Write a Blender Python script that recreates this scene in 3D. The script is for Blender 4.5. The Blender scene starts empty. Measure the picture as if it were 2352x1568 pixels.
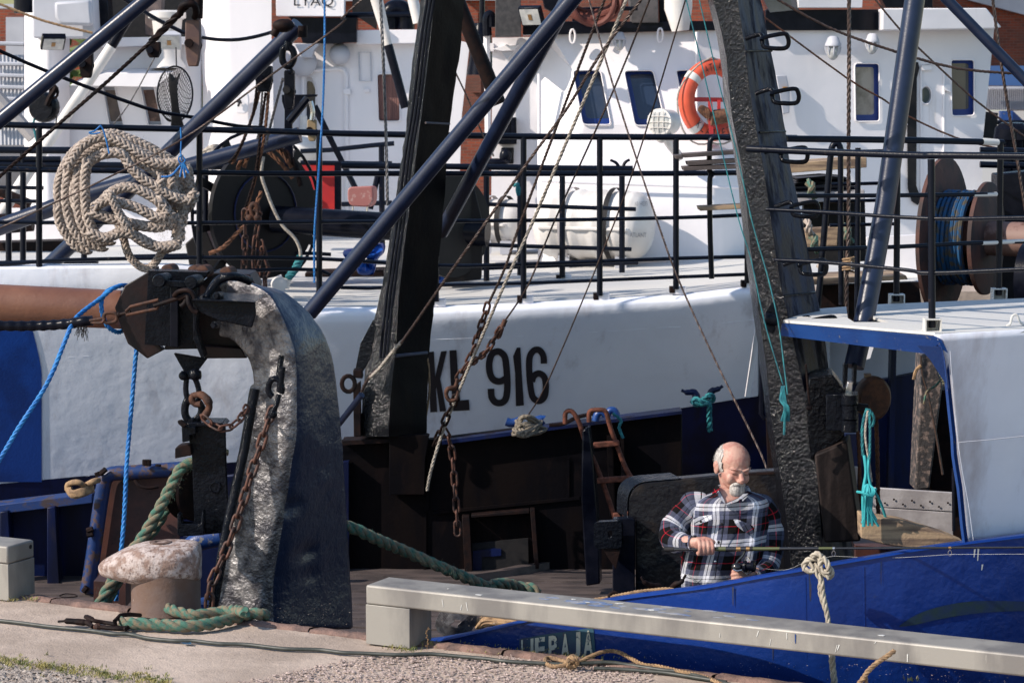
import bpy, bmesh, math, random
from mathutils import Vector, Matrix, noise
random.seed(7)
R = math.radians
# ---------------------------------------------------------------- camera, light, exposure
sc = bpy.context.scene
col = sc.collection
CAM_H = 2.6; FPX = 5551.1; CX, CY = 1175.5, 784.0
PITCH = math.atan((CY - 200.0) / FPX)
cam_d = bpy.data.cameras.new('camera'); cam = bpy.data.objects.new('camera', cam_d); col.objects.link(cam)
cam.location = (0, 0, CAM_H); cam.rotation_euler = (math.pi / 2 - PITCH, 0, 0)
cam_d.sensor_width = 36; cam_d.lens = 36 * FPX / 2351.0
cam_d.clip_start = .1; cam_d.clip_end = 2000
cam_d.dof.use_dof = True; cam_d.dof.focus_distance = 12.2; cam_d.dof.aperture_fstop = 9.0
sc.camera = cam
SUN_EL, SUN_AZ = 36.0, 246.0        # degrees: height, and compass bearing with +Y as north
sx, sy, sz = math.sin(R(SUN_AZ)) * math.cos(R(SUN_EL)), math.cos(R(SUN_AZ)) * math.cos(R(SUN_EL)), math.sin(R(SUN_EL))
w = bpy.data.worlds.new('World'); sc.world = w; w.use_nodes = True
wn = w.node_tree; bg = wn.nodes['Background']
sky = wn.nodes.new('ShaderNodeTexSky'); sky.sky_type = 'NISHITA'; sky.sun_disc = False
sky.sun_elevation = R(SUN_EL); sky.sun_rotation = R(SUN_AZ); sky.air_density = 1.2; sky.dust_density = .6; sky.ozone_density = 2.0
wn.links.new(sky.outputs[0], bg.inputs[0]); bg.inputs[1].default_value = .145
sun_d = bpy.data.lights.new('sun', 'SUN'); sun = bpy.data.objects.new('sun', sun_d); col.objects.link(sun)
sun_d.energy = 4.8; sun_d.angle = R(.55); sun_d.color = (1, .89, .77)
sun.location = (-20, -10, 30); sun.rotation_euler = Vector((sx, sy, sz)).to_track_quat('Z', 'Y').to_euler()
sc.view_settings.view_transform = 'Standard'; sc.view_settings.look = 'None'
sc.view_settings.exposure = .28; sc.view_settings.gamma = 1; sc.view_settings.use_curve_mapping = False
try:
    sc.cycles.max_bounces = 5; sc.cycles.diffuse_bounces = 3; sc.cycles.glossy_bounces = 3; sc.cycles.transmission_bounces = 4
    sc.cycles.use_denoising = True; sc.cycles.caustics_reflective = False; sc.cycles.caustics_refractive = False
except Exception: pass

# ---------------------------------------------------------------- where things stand
ct, st = math.cos(PITCH), math.sin(PITCH)
def ray(u, v):
    a, b = (u - CX) / FPX, (CY - v) / FPX
    return Vector((a, ct + b * st, -st + b * ct))
ORI = Vector((0, 0, CAM_H))
def P(u, v, d):
    r = ray(u, v); return ORI + r * (d / r.y)
def PZ(u, v, z):
    r = ray(u, v); return ORI + r * ((z - CAM_H) / r.z)
AX = Vector((.8966, -.4429, 0)); BX = Vector((.4429, .8966, 0))    # along the quay, across it
def PP(u, v, off):                                                 # on the vertical plane parallel to the quay, off metres beyond its edge
    r = ray(u, v); c = Vector((0, 11.01 + off / .8966, 0))
    return ORI + r * ((c - ORI).dot(BX) / r.dot(BX))
def tile(i, j):
    def f(x, y, d): return P(783.9 * i + x / 3.0, 522.6 * j + y / 3.0, d)
    return f
tA, tB, tC = tile(0, 0), tile(1, 0), tile(2, 0)
tD, tE, tF = tile(0, 1), tile(1, 1), tile(2, 1)
tG, tH, tI = tile(0, 2), tile(1, 2), tile(2, 2)
def V(*a): return Vector(a)

# ---------------------------------------------------------------- mesh helpers
def cr(pts, k=6, closed=False):
    """Catmull-Rom through the points."""
    pts = [Vector(p) for p in pts]; n = len(pts); out = []
    if n < 3 and not closed: 
        return [pts[0].lerp(pts[1], i / k) for i in range(k + 1)]
    g = (lambda i: pts[i % n]) if closed else (lambda i: pts[max(0, min(n - 1, i))])
    for i in range(n if closed else n - 1):
        a, b, c, d = g(i - 1), g(i), g(i + 1), g(i + 2)
        for j in range(k):
            t = j / k
            out.append(.5 * (2 * b + (c - a) * t + (2 * a - 5 * b + 4 * c - d) * t * t + (3 * b - a - 3 * c + d) * t ** 3))
    if not closed: out.append(pts[-1])
    return out
def resample(pts, step):
    out = [pts[0].copy()]; acc = 0.0
    for a, b in zip(pts, pts[1:]):
        L = (b - a).length
        if L < 1e-9: continue
        t = step - acc
        while t <= L:
            out.append(a.lerp(b, t / L)); t += step
        acc = L - (t - step)
    if (out[-1] - pts[-1]).length > step * .3: out.append(pts[-1].copy())
    return out
def frames(pts, closed=False):
    n = len(pts); T = []
    for i in range(n):
        a = pts[i - 1] if (i or closed) else pts[0]; b = pts[(i + 1) % n] if (i < n - 1 or closed) else pts[-1]
        t = b - a; T.append(t.normalized() if t.length > 1e-9 else Vector((0, 0, 1)))
    up = Vector((0, 0, 1)) if abs(T[0].z) < .9 else Vector((0, 1, 0))
    N = [(up - T[0] * up.dot(T[0])).normalized()]
    for i in range(1, n):
        v = N[-1] - T[i] * N[-1].dot(T[i])
        N.append(v.normalized() if v.length > 1e-6 else N[-1])
    return T, N, [t.cross(m) for t, m in zip(T, N)]
class MB:
    def __init__(s): s.v = []; s.f = []; s.uv = {}
    def add(s, vs, fs):
        o = len(s.v); s.v += [tuple(p) for p in vs]; s.f += [tuple(i + o for i in f) for f in fs]; return o
    def box(s, c, size, m=None):
        c = Vector(c); hx, hy, hz = [q / 2 for q in size]; vs = []
        for dx in (-hx, hx):
            for dy in (-hy, hy):
                for dz in (-hz, hz):
                    q = Vector((dx, dy, dz)); vs.append(c + (m @ q if m else q))
        s.add(vs, [(0, 1, 3, 2), (4, 6, 7, 5), (0, 4, 5, 1), (2, 3, 7, 6), (0, 2, 6, 4), (1, 5, 7, 3)]); return s
    def bar(s, a, b, w_, h_, up=(0, 0, 1)):
        a, b = Vector(a), Vector(b); t = (b - a).normalized(); up = Vector(up)
        x = t.cross(up).normalized(); y = x.cross(t)
        vs = []
        for p in (a, b):
            for q in ((-1, -1), (1, -1), (1, 1), (-1, 1)): vs.append(p + x * q[0] * w_ / 2 + y * q[1] * h_ / 2)
        s.add(vs, [(0, 3, 2, 1), (4, 5, 6, 7), (0, 1, 5, 4), (1, 2, 6, 5), (2, 3, 7, 6), (3, 0, 4, 7)]); return s
    def tube(s, pts, r, n=10, closed=False, caps=True, rough=0):
        pts = [Vector(p) for p in pts]; T, N, B = frames(pts, closed); rs = r if isinstance(r, (list, tuple)) else [r] * len(pts)
        if len(rs) != len(pts):
            rs = [rs[0] + (rs[-1] - rs[0]) * i / (len(pts) - 1) for i in range(len(pts))] if len(rs) == 2 else [rs[min(len(rs) - 1, int(i / len(pts) * len(rs)))] for i in range(len(pts))]
        vs = []
        for i, p in enumerate(pts):
            for k in range(n):
                a = 2 * math.pi * k / n; rr = rs[i]
                if rough: rr *= 1 + rough * noise.noise(p * 30 + Vector((math.cos(a), math.sin(a), 0)) * 2)
                vs.append(p + (N[i] * math.cos(a) + B[i] * math.sin(a)) * rr)
        fs = []; m = len(pts)
        for i in range(m if closed else m - 1):
            j = (i + 1) % m
            for k in range(n): q = (k + 1) % n; fs.append((i * n + k, i * n + q, j * n + q, j * n + k))
        if caps and not closed: fs.append(tuple(range(n - 1, -1, -1))); fs.append(tuple((m - 1) * n + k for k in range(n)))
        s.add(vs, fs); return s
    def prism(s, poly, vec, hole=None):
        n = len(poly); vec = Vector(vec); vs = [Vector(p) for p in poly] + [Vector(p) + vec for p in poly]
        nrm = Vector((0, 0, 0))
        for i in range(n): nrm += Vector(poly[i]).cross(Vector(poly[(i + 1) % n]))
        flip = nrm.dot(vec) > 0
        f1, f2 = tuple(range(n)), tuple(range(2 * n - 1, n - 1, -1))
        fs = [f1[::-1] if flip else f1, f2[::-1] if flip else f2]
        for i in range(n):
            j = (i + 1) % n; q = (i, i + n, j + n, j); fs.append(q[::-1] if flip else q)
        s.add(vs, fs); return s
    def lathe(s, o, ax, prof, n=20, sq=1.0, sidev=None):
        o, ax = Vector(o), Vector(ax).normalized()
        x = ax.cross(Vector((0, 0, 1)) if abs(ax.z) < .9 else Vector((0, 1, 0))).normalized() if sidev is None else Vector(sidev); y = ax.cross(x); vs = []
        for t, r in prof:
            for k in range(n): a = 2 * math.pi * k / n; vs.append(o + ax * t + (x * math.cos(a) + y * math.sin(a) * sq) * r)
        fs = []; m = len(prof)
        for i in range(m - 1):
            for k in range(n): q = (k + 1) % n; fs.append((i * n + k, i * n + q, (i + 1) * n + q, (i + 1) * n + k))
        fs.append(tuple(range(n - 1, -1, -1))); fs.append(tuple((m - 1) * n + k for k in range(n)))
        s.add(vs, fs); return s
    def ball(s, c, r, n=12, m=8, mat=None):
        c = Vector(c); rx, ry, rz = (r, r, r) if not isinstance(r, (tuple, list)) else r; vs = [(0, 0, rz)]
        for i in range(1, m):
            t = math.pi * i / m
            for k in range(n): a = 2 * math.pi * k / n; vs.append((rx * math.sin(t) * math.cos(a), ry * math.sin(t) * math.sin(a), rz * math.cos(t)))
        vs.append((0, 0, -rz)); fs = []
        for k in range(n): fs.append((0, 1 + k, 1 + (k + 1) % n))
        for i in range(m - 2):
            for k in range(n): q = (k + 1) % n; fs.append((1 + i * n + k, 1 + (i + 1) * n + k, 1 + (i + 1) * n + q, 1 + i * n + q))
        L = len(vs) - 1
        for k in range(n): fs.append((L, 1 + (m - 2) * n + (k + 1) % n, 1 + (m - 2) * n + k))
        s.add([c + (mat @ Vector(p) if mat else Vector(p)) for p in vs], fs); return s
    def grid(s, rows, closed=False):
        n = len(rows[0]); vs = [p for r in rows for p in r]; fs = []
        for i in range(len(rows) - 1):
            for k in range(n if closed else n - 1): q = (k + 1) % n; fs.append((i * n + k, i * n + q, (i + 1) * n + q, (i + 1) * n + k))
        s.add(vs, fs); return s
    def rope(s, pts, rad, pitch=None, strands=3, n=6, steps=9, left=False):
        pitch = pitch or rad * 7; pts = resample([Vector(p) for p in pts], pitch / steps)
        T, N, B = frames(pts); off = rad * .5; rr = rad * .54
        for k in range(strands):
            path = []
            for i, p in enumerate(pts):
                a = 2 * math.pi * (i / steps * (-1 if left else 1) + k / strands); path.append(p + (N[i] * math.cos(a) + B[i] * math.sin(a)) * off)
            s.tube(path, rr, n)
        return s
    def plait(s, pts, rad, step=None, cols=6):
        """plaited rope: rows of slanted stitches, mirrored from column to column, round a core"""
        step = step or rad * .95; pts = resample([Vector(p) for p in pts], step); T, N, B = frames(pts); s.tube(pts, rad * .62, 8)
        for i, p in enumerate(pts):
            for c in range(cols):
                a = 2 * math.pi * c / cols; o = N[i] * math.cos(a) + B[i] * math.sin(a); tg = B[i] * math.cos(a) - N[i] * math.sin(a)
                q = p + T[i] * step * (.5 if c % 2 else 0) + o * rad * .62 + o * rad * random.uniform(-.03, .03); d = (T[i] * .8 + tg * (.6 if c % 2 else -.6)).normalized(); L = rad * .8
                s.tube([q - d * L - o * rad * .16, q - d * L * .55, q, q + d * L * .55, q + d * L - o * rad * .16], [rad * .12, rad * .27, rad * .32, rad * .27, rad * .12], 6)
        return s
    def build(s, name, mat, parent=None, label=None, cat=None, group=None, kind=None, smooth=35, bevel=0, origin=None, seg=2):
        me = bpy.data.meshes.new(name); 
        if parent is not None: o0 = WL[parent.name]
        else:
            xs = [p[0] for p in s.v]; ys = [p[1] for p in s.v]; zs = [p[2] for p in s.v]
            o0 = Vector(((min(xs) + max(xs)) / 2, (min(ys) + max(ys)) / 2, min(zs))) if origin is None else Vector(origin)
        me.from_pydata([(p[0] - o0.x, p[1] - o0.y, p[2] - o0.z) for p in s.v], [], s.f)
        me.validate(); me.update()
        if smooth: me.shade_smooth(); me.set_sharp_from_angle(angle=R(smooth))
        ob = bpy.data.objects.new(name, me); col.objects.link(ob)
        if mat: me.materials.append(mat)
        if parent is not None: ob.parent = parent
        else: ob.location = o0
        WL[ob.name] = o0
        if bevel:
            m = ob.modifiers.new('bevel', 'BEVEL'); m.width = bevel; m.segments = seg; m.limit_method = 'ANGLE'; m.angle_limit = R(40)
        tag(ob, label, cat, group, kind); return ob
WL = {}
def tag(o, label=None, cat=None, group=None, kind=None):
    if label: o['label'] = label
    if cat: o['category'] = cat
    if group: o['group'] = group
    if kind: o['kind'] = kind
    return o
def thing(name, label, cat, loc, group=None):
    o = bpy.data.objects.new(name, None); col.objects.link(o); o.location = loc; WL[o.name] = Vector(loc)
    o.empty_display_size = .1
    return tag(o, label, cat, group)
def recalc(ob):
    bm = bmesh.new(); bm.from_mesh(ob.data); bmesh.ops.recalc_face_normals(bm, faces=bm.faces); bm.to_mesh(ob.data); bm.free()
def inst(src, parent, mtx, name=None):
    """another copy of a part's mesh under parent; mtx in world space"""
    ob = bpy.data.objects.new(name or src.name.split('.')[0], src.data); col.objects.link(ob); ob.parent = parent
    ob.matrix_basis = Matrix.Translation(-WL[parent.name]) @ mtx; return ob
def text_mesh(txt, font_scale=1.0, bold=0.0):
    cu = bpy.data.curves.new('tmp', 'FONT'); cu.body = txt; cu.size = 1; cu.offset = bold; cu.resolution_u = 3
    ob = bpy.data.objects.new('tmp', cu); col.objects.link(ob); bpy.context.view_layer.update()
    me = ob.to_mesh(); vs = [v.co.copy() for v in me.vertices]; fs = [tuple(p.vertices) for p in me.polygons]
    ob.to_mesh_clear(); bpy.data.objects.remove(ob); bpy.data.curves.remove(cu)
    x0 = min(v.x for v in vs); x1 = max(v.x for v in vs); y0 = min(v.y for v in vs); y1 = max(v.y for v in vs)
    return [((v.x - x0) / (x1 - x0), (v.y - y0) / (y1 - y0)) for v in vs], fs

# ---------------------------------------------------------------- materials
def mat(name, c, rough=.5, metal=0, c2=None, cs=4, cr_=(.42, .6), bump=0, bs=60, bump2=0, bs2=8, coat=0, spec=.5,
        rust=None, rs=6, rr_=(.58, .66), stretch=None, rrough=.85, rough2=None, detail=6):
    m = bpy.data.materials.new(name); m.use_nodes = True; nt = m.node_tree; L = nt.links; b = nt.nodes['Principled BSDF']
    b.inputs['Base Color'].default_value = (*c, 1); b.inputs['Roughness'].default_value = rough; b.inputs['Metallic'].default_value = metal
    b.inputs['Specular IOR Level'].default_value = spec
    if coat: b.inputs['Coat Weight'].default_value = coat; b.inputs['Coat Roughness'].default_value = .12
    g = nt.nodes.new('ShaderNodeNewGeometry'); pos = g.outputs['Position']
    if stretch:
        mp = nt.nodes.new('ShaderNodeVectorMath'); mp.operation = 'MULTIPLY'; mp.inputs[1].default_value = stretch; L.new(pos, mp.inputs[0]); spos = mp.outputs[0]
    else: spos = pos
    def nz(scale, det, p, rgh=.55):
        n = nt.nodes.new('ShaderNodeTexNoise'); n.inputs['Scale'].default_value = scale; n.inputs['Detail'].default_value = det; n.inputs['Roughness'].default_value = rgh
        L.new(p, n.inputs['Vector']); return n.outputs['Fac']
    def ramp(fac, lo, hi):
        r = nt.nodes.new('ShaderNodeMapRange'); r.inputs['From Min'].default_value = lo; r.inputs['From Max'].default_value = hi; L.new(fac, r.inputs['Value']); return r.outputs[0]
    cout = None
    if c2:
        mx = nt.nodes.new('ShaderNodeMix'); mx.data_type = 'RGBA'; mx.inputs['A'].default_value = (*c, 1); mx.inputs['B'].default_value = (*c2, 1)
        L.new(ramp(nz(cs, detail, spos), *cr_), mx.inputs['Factor']); cout = mx.outputs['Result']
    if rust:
        f = ramp(nz(rs, 9, spos, .65), *rr_)
        mx = nt.nodes.new('ShaderNodeMix'); mx.data_type = 'RGBA'; mx.inputs['A'].default_value = (*c, 1); mx.inputs['B'].default_value = (*rust, 1)
        if cout: L.new(cout, mx.inputs['A'])
        L.new(f, mx.inputs['Factor']); cout = mx.outputs['Result']
        m2 = nt.nodes.new('ShaderNodeMix'); m2.data_type = 'FLOAT'; m2.inputs['A'].default_value = rough; m2.inputs['B'].default_value = rrough
        L.new(f, m2.inputs['Factor']); L.new(m2.outputs['Result'], b.inputs['Roughness'])
    elif rough2 is not None:
        m2 = nt.nodes.new('ShaderNodeMix'); m2.data_type = 'FLOAT'; m2.inputs['A'].default_value = rough; m2.inputs['B'].default_value = rough2
        L.new(ramp(nz(cs * 2.3, 5, pos), .4, .62), m2.inputs['Factor']); L.new(m2.outputs['Result'], b.inputs['Roughness'])
    if cout: L.new(cout, b.inputs['Base Color'])
    last = None
    for amt, scl, dt in ((bump2, bs2, 3), (bump, bs, 5)):
        if amt:
            bn = nt.nodes.new('ShaderNodeBump'); bn.inputs['Strength'].default_value = 1; bn.inputs['Distance'].default_value = amt
            L.new(nz(scl, dt, pos, .6), bn.inputs['Height'])
            if last: L.new(last, bn.inputs['Normal'])
            last = bn.outputs[0]
    if last: L.new(last, b.inputs['Normal'])
    return m
RUST = (.11, .042, .02)
M = {}
M['tar'] = mat('tar_paint', (.003, .004, .007), .12, c2=(.005, .006, .010), cs=9, bump=.005, bs=75, bump2=.008, bs2=22, spec=.13)
M['tar_rough'] = mat('flaking_black_paint', (.003, .0035, .006), .13, rust=(.010, .008, .008), rs=7, rr_=(.64, .7), bump=.010, bs=52, bump2=.010, bs2=24, spec=.3, rrough=.4)
M['black_wall'] = mat('dull_black_steel', (.0035, .0032, .0045), .5, c2=(.007, .005, .005), cs=5, rust=(.010, .006, .006), rs=7, rr_=(.56, .7), bump=.002, bs=30, stretch=(1, 1, .35), spec=.05, rrough=.7)
M['black'] = mat('black_gloss_paint', (.003, .004, .009), .25, c2=(.006, .007, .013), cs=12, bump=.0008, bs=120, spec=.12)
M['navy_tube'] = mat('navy_black_tube_paint', (.007, .013, .036), .3, c2=(.012, .02, .05), cs=12, cr_=(.4, .7), rust=(.1, .11, .14), rs=30, rr_=(.7, .74), bump=.0006, bs=90, spec=.45)
M['rail'] = mat('black_rail_paint', (.003, .005, .012), .3, rust=(.03, .02, .018), rs=22, rr_=(.62, .7), bump=.001, bs=90, spec=.18)
M['hull_white'] = mat('white_hull_paint', (.83, .86, .95), .42, c2=(.75, .79, .9), cs=1.3, rust=(.5, .48, .52), rs=2.6, rr_=(.56, .74), rrough=.5, bump=.0012, bs=40, bump2=.014, bs2=2.2, stretch=(1, 1, .3))
M['house_white'] = mat('white_house_paint', (.84, .81, .83), .45, c2=(.77, .75, .77), cs=1.2, rust=(.5, .42, .36), rs=3.2, rr_=(.64, .82), rrough=.5, stretch=(1, 1, .16), bump2=.009, bs2=1.8)
M['house_grey'] = mat('pale_grey_paint', (.5, .51, .56), .5, c2=(.44, .45, .5), cs=2, rust=(.3, .26, .24), rs=7, rr_=(.66, .8), bump=.001, bs=60)
M['deck'] = mat('pale_deck_paint', (.6, .59, .56), .55, c2=(.52, .52, .52), cs=1.3, rust=(.4, .38, .34), rs=3, rr_=(.6, .8), bump=.002, bs=80, stretch=(.35, 1, 1))
M['blue'] = mat('blue_hull_paint', (.004, .030, .19), .32, c2=(.004, .024, .15), cs=1.6, rust=(.03, .03, .04), rs=5, rr_=(.68, .8), bump=.002, bs=45, bump2=.01, bs2=5, spec=.4, rrough=.6)
M['blue_bright'] = mat('bright_blue_paint', (.008, .05, .21), .4, c2=(.006, .035, .16), cs=4, rust=(.16, .15, .14), rs=16, rr_=(.62, .67), bump=.0015, bs=60)
M['blue_dark'] = mat('dark_blue_paint', (.003, .009, .055), .4, c2=(.003, .005, .02), cs=3, rust=(.012, .008, .008), rs=5, rr_=(.55, .7), stretch=(1, 1, .25), bump=.001, bs=50, spec=.3)
M['rust'] = mat('rusty_iron', (.085, .036, .022), .75, c2=(.035, .018, .014), cs=22, bump=.002, bs=130, spec=.3)
M['rust_dark'] = mat('dark_rusty_iron', (.017, .009, .008), .6, c2=(.008, .006, .007), cs=16, bump=.002, bs=90, spec=.1)
M['rust_red'] = mat('red_brown_steel', (.085, .03, .022), .55, c2=(.05, .02, .017), cs=7, rust=(.025, .015, .012), rs=8, rr_=(.58, .68), bump=.001, bs=60)
M['roller'] = mat('brown_rubber_roller', (.2, .088, .052), .38, c2=(.13, .055, .035), cs=3, cr_=(.35, .7), bump=.001, bs=70, bump2=.003, bs2=14, rough2=.5)
M['galv'] = mat('galvanised_steel', (.31, .295, .27), .55, metal=.3, c2=(.19, .18, .172), cs=5, rust=(.36, .35, .32), rs=16, rr_=(.68, .74), stretch=(1, 1, .3), bump=.0005, bs=80, rrough=.6)
M['concrete'] = mat('quay_concrete', (.47, .385, .325), .95, c2=(.34, .275, .23), cs=2.2, rust=(.2, .16, .14), rs=12, rr_=(.6, .78), bump=.004, bs=110, bump2=.006, bs2=20, spec=.2)
M['edge'] = mat('quay_edge_stone', (.24, .155, .13), .9, c2=(.12, .085, .078), cs=8, bump=.008, bs=60, bump2=.01, bs2=14, spec=.2)
M['pebble'] = mat('pale_pebbles', (.42, .37, .33), .85, c2=(.18, .15, .13), cs=34, cr_=(.35, .65), spec=.2)
M['rope_white'] = mat('weathered_white_rope', (.45, .38, .33), .95, c2=(.27, .22, .19), cs=26, bump=.003, bs=220)
M['rope_grey'] = mat('grey_rope', (.42, .38, .33), .95, c2=(.26, .23, .2), cs=40, bump=.001, bs=300)
M['rope_peg'] = mat('dull_peg_rope', (.2, .17, .13), .95, c2=(.11, .095, .08), cs=40, bump=.0015, bs=240)
M['rope_tan'] = mat('tan_rope', (.34, .22, .12), .95, c2=(.2, .13, .08), cs=40, bump=.0015, bs=240)
M['rope_green'] = mat('green_mooring_rope', (.055, .15, .115), .95, c2=(.19, .155, .105), cs=30, cr_=(.42, .58), bump=.004, bs=260)
M['rope_blue'] = mat('blue_rope', (.008, .13, .42), .6, c2=(.012, .19, .5), cs=30, bump=.0008, bs=300)
M['rope_teal'] = mat('teal_cord', (.01, .11, .14), .8, c2=(.02, .2, .22), cs=30, bump=.0008, bs=300)
M['rope_brown'] = mat('brown_rope', (.17, .075, .04), .95, c2=(.08, .04, .026), cs=40, bump=.002, bs=240)
M['wire'] = mat('greased_wire', (.04, .028, .026), .5, c2=(.075, .045, .036), cs=40, bump=.0006, bs=300, metal=.3)
M['wire_grey'] = mat('steel_wire', (.17, .165, .17), .45, metal=.5, c2=(.09, .085, .09), cs=40)
M['hose'] = mat('dark_green_hose', (.028, .034, .03), .5, c2=(.05, .055, .05), cs=20)
M['wood'] = mat('weathered_wood', (.38, .27, .17), .85, c2=(.14, .095, .07), cs=10, stretch=(.3, 1, 3), bump=.003, bs=60)
M['wood_deck'] = mat('wet_deck_planks', (.09, .07, .066), .6, c2=(.045, .036, .036), cs=9, stretch=(.3, 1, 1), bump=.003, bs=60)
M['wood_white'] = mat('whitewashed_boards', (.46, .44, .45), .8, c2=(.33, .31, .32), cs=8, rust=(.14, .12, .11), rs=14, rr_=(.66, .74), bump=.001, bs=80)
M['red'] = mat('red_paint', (.5, .03, .03), .4, c2=(.38, .025, .03), cs=5)
M['buoy'] = mat('orange_lifebuoy', (.68, .10, .045), .5, c2=(.58, .085, .04), cs=8)
M['white_gloss'] = mat('white_fibreglass', (.7, .68, .66), .4, c2=(.6, .57, .54), cs=3, rust=(.3, .25, .2), rs=9, rr_=(.68, .8))
M['black_letter'] = mat('black_lettering', (.012, .012, .018), .5, rust=(.12, .12, .15), rs=30, rr_=(.68, .76))
M['grey_letter'] = mat('faded_grey_lettering', (.2, .2, .22), .6)
M['cream_letter'] = mat('worn_cream_lettering', (.55, .54, .46), .7, rust=(.03, .07, .13), rs=26, rr_=(.56, .62))
M['teal_paint'] = mat('old_teal_paint', (.02, .075, .12), .6, c2=(.03, .05, .1), cs=9, rust=(.2, .06, .04), rs=12, rr_=(.62, .68))
M['glass'] = mat('dark_window_glass', (.02, .028, .045), .06, c2=(.06, .07, .09), cs=2, spec=.8)
M['glass_lamp'] = mat('lamp_glass', (.35, .36, .36), .12, c2=(.5, .5, .48), cs=12, spec=.8)
M['curtain'] = mat('brown_curtain', (.21, .1, .085), .8, c2=(.12, .06, .055), cs=14, stretch=(2, 2, .1))
M['tarp'] = mat('blue_tarpaulin', (.01, .1, .5), .4, c2=(.008, .06, .35), cs=9, bump=.02, bs=9)
M['seat'] = mat('faded_pink_vinyl', (.36, .14, .125), .45, rust=(.6, .5, .46), rs=9, rr_=(.56, .66), rrough=.5)
M['skin'] = mat('skin', (.47, .275, .215), .55, c2=(.4, .19, .15), cs=34, bump=.0012, bs=150, bump2=.002, bs2=60)
M['hair'] = mat('white_hair', (.5, .47, .44), .85, c2=(.26, .24, .23), cs=90, stretch=(1, 1, .3), bump=.004, bs=180, spec=.2)
M['jeans'] = mat('faded_jeans', (.2, .22, .23), .9, c2=(.13, .14, .16), cs=14, bump=.002, bs=160)
M['rubber'] = mat('black_rubber', (.008, .008, .010), .7, c2=(.014, .013, .014), cs=20, spec=.3)
M['carbon'] = mat('rod_blank', (.012, .012, .014), .25, coat=.5)
M['gold'] = mat('rod_gold_band', (.3, .18, .08), .35, metal=.8)
M['olive'] = mat('rod_olive_grip', (.07, .08, .03), .35)
M['chrome'] = mat('bright_metal', (.5, .5, .52), .2, metal=.9)
M['water'] = mat('harbour_water', (.008, .014, .02), .08, bump=.03, bs=4, bump2=.06, bs2=1, spec=.5)
M['yellow'] = mat('orange_strip', (.55, .24, .02), .6)
M['bright_band'] = mat('reflective_band', (.6, .6, .58), .5)
# ================================================================ SETTING
mb = MB(); mb.add([(-300, -60, -1.75), (300, -60, -1.75), (300, 900, -1.75), (-300, 900, -1.75)], [(0, 1, 2, 3)]); mb.build('harbour_water', M['water'], kind='structure', smooth=0)
def qe(x, off=0.0):            # point on the quay edge at x, shifted inwards (towards the camera) by off
    return Vector((x, 11.01 - .494 * x, 0)) - BX * off
# quay top: subdivided sheet with slight unevenness, then its wall down to the water
rows = []
for k, off in enumerate([.05, .25, .5, .8, 1.1, 1.5, 2.2, 4, 8, 16]):
    r = []
    for i in range(60):
        x = -14 + i * .48; p = qe(x, off); p.z = -.006 + .012 * noise.noise(p * 1.3); r.append(p)
    rows.append(r)
mb = MB(); mb.grid(rows)
a, b = qe(-14, .05), qe(14.3, .05); mb.add([a + V(0, 0, -.01), b + V(0, 0, -.01), b + V(0, 0, -2.5), a + V(0, 0, -2.5)], [(0, 1, 2, 3)])
mb.build('quay_paving', M['concrete'], kind='structure', smooth=60)
# the worn edge of the quay: irregular stones laid end to end
root = thing('quay_kerb', 'worn pinkish brown stone kerb along the edge of the quay', 'kerb', qe(-3)); root['kind'] = 'structure'; del root['category']
x = -5.2; k = 0
while x < 4:
    L = random.uniform(.42, .6); p0, p1 = qe(x), qe(x + L - .012)
    mb = MB(); n = 14; top = []; 
    rws = []
    for (o, z) in ((-.02, -.2), (-.02, 0), (.03, .012), (.07, .012), (.085, 0), (.085, -.05)):
        r = []
        for i in range(n + 1):
            q = p0.lerp(p1, i / n) - BX * (o + (.016 * noise.noise(Vector((x * 3 + i * .8, o * 9, 1))))); q.z = z + .008 * noise.noise(Vector((x * 9 + i * 1.3, o * 20, 5))); r.append(q)
        rws.append(r)
    mb.grid(rws); mb.build('kerb_stone', M['edge'], root, smooth=50); x += L; k += 1
# gravel and exposed aggregate on the near side of the smooth band
def scatter(n, fn, smin, smax, name, m, label):
    mb = MB()
    base = [(1, 0, 0), (-1, 0, 0), (0, 1, 0), (0, -1, 0), (0, 0, 1), (0, 0, -.6)]; fs = [(0, 2, 4), (2, 1, 4), (1, 3, 4), (3, 0, 4), (2, 0, 5), (1, 2, 5), (3, 1, 5), (0, 3, 5)]
    for _ in range(n):
        p = fn()
        if p is None: continue
        s = random.uniform(smin, smax) * random.choice((.6, .8, 1, 1, 1.5)); a = random.random() * 6.28; ca, sa = math.cos(a), math.sin(a); k1, k2, k3 = [random.uniform(.6, 1.3) for _ in range(3)]
        mb.add([(p.x + s * (v[0] * k1 * ca - v[1] * k2 * sa), p.y + s * (v[0] * k1 * sa + v[1] * k2 * ca), p.z + s * .45 * v[2] * k3) for v in base], fs)
    return mb.build(name, m, label=label, kind='stuff', smooth=0)
def agg():
    u, v = random.uniform(520, 1500), random.uniform(1500, 1600); lim = 1563 - (u - 560) * .21 if u < 900 else 1488 + (u - 900) * .075
    if v < lim + 6 * noise.noise(V(u * .02, 0, 0)) + random.uniform(-4, 4): return None
    return PZ(u, v, .0)
scatter(6500, agg, .004, .010, 'exposed_aggregate', mat('aggregate', (.5, .4, .36), .9, c2=(.17, .125, .11), cs=60, cr_=(.40, .62), spec=.2), 'rough patch of pale exposed stones in the quay paving')
def grv():
    u, v = random.uniform(-60, 300), random.uniform(1512, 1600)
    if v < 1521 + u * .17 + random.uniform(-3, 3): return None
    return PZ(u, v, .0)
scatter(2600, grv, .005, .016, 'loose_gravel', M['pebble'], 'loose gravel beside the dry grass on the quay')
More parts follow.
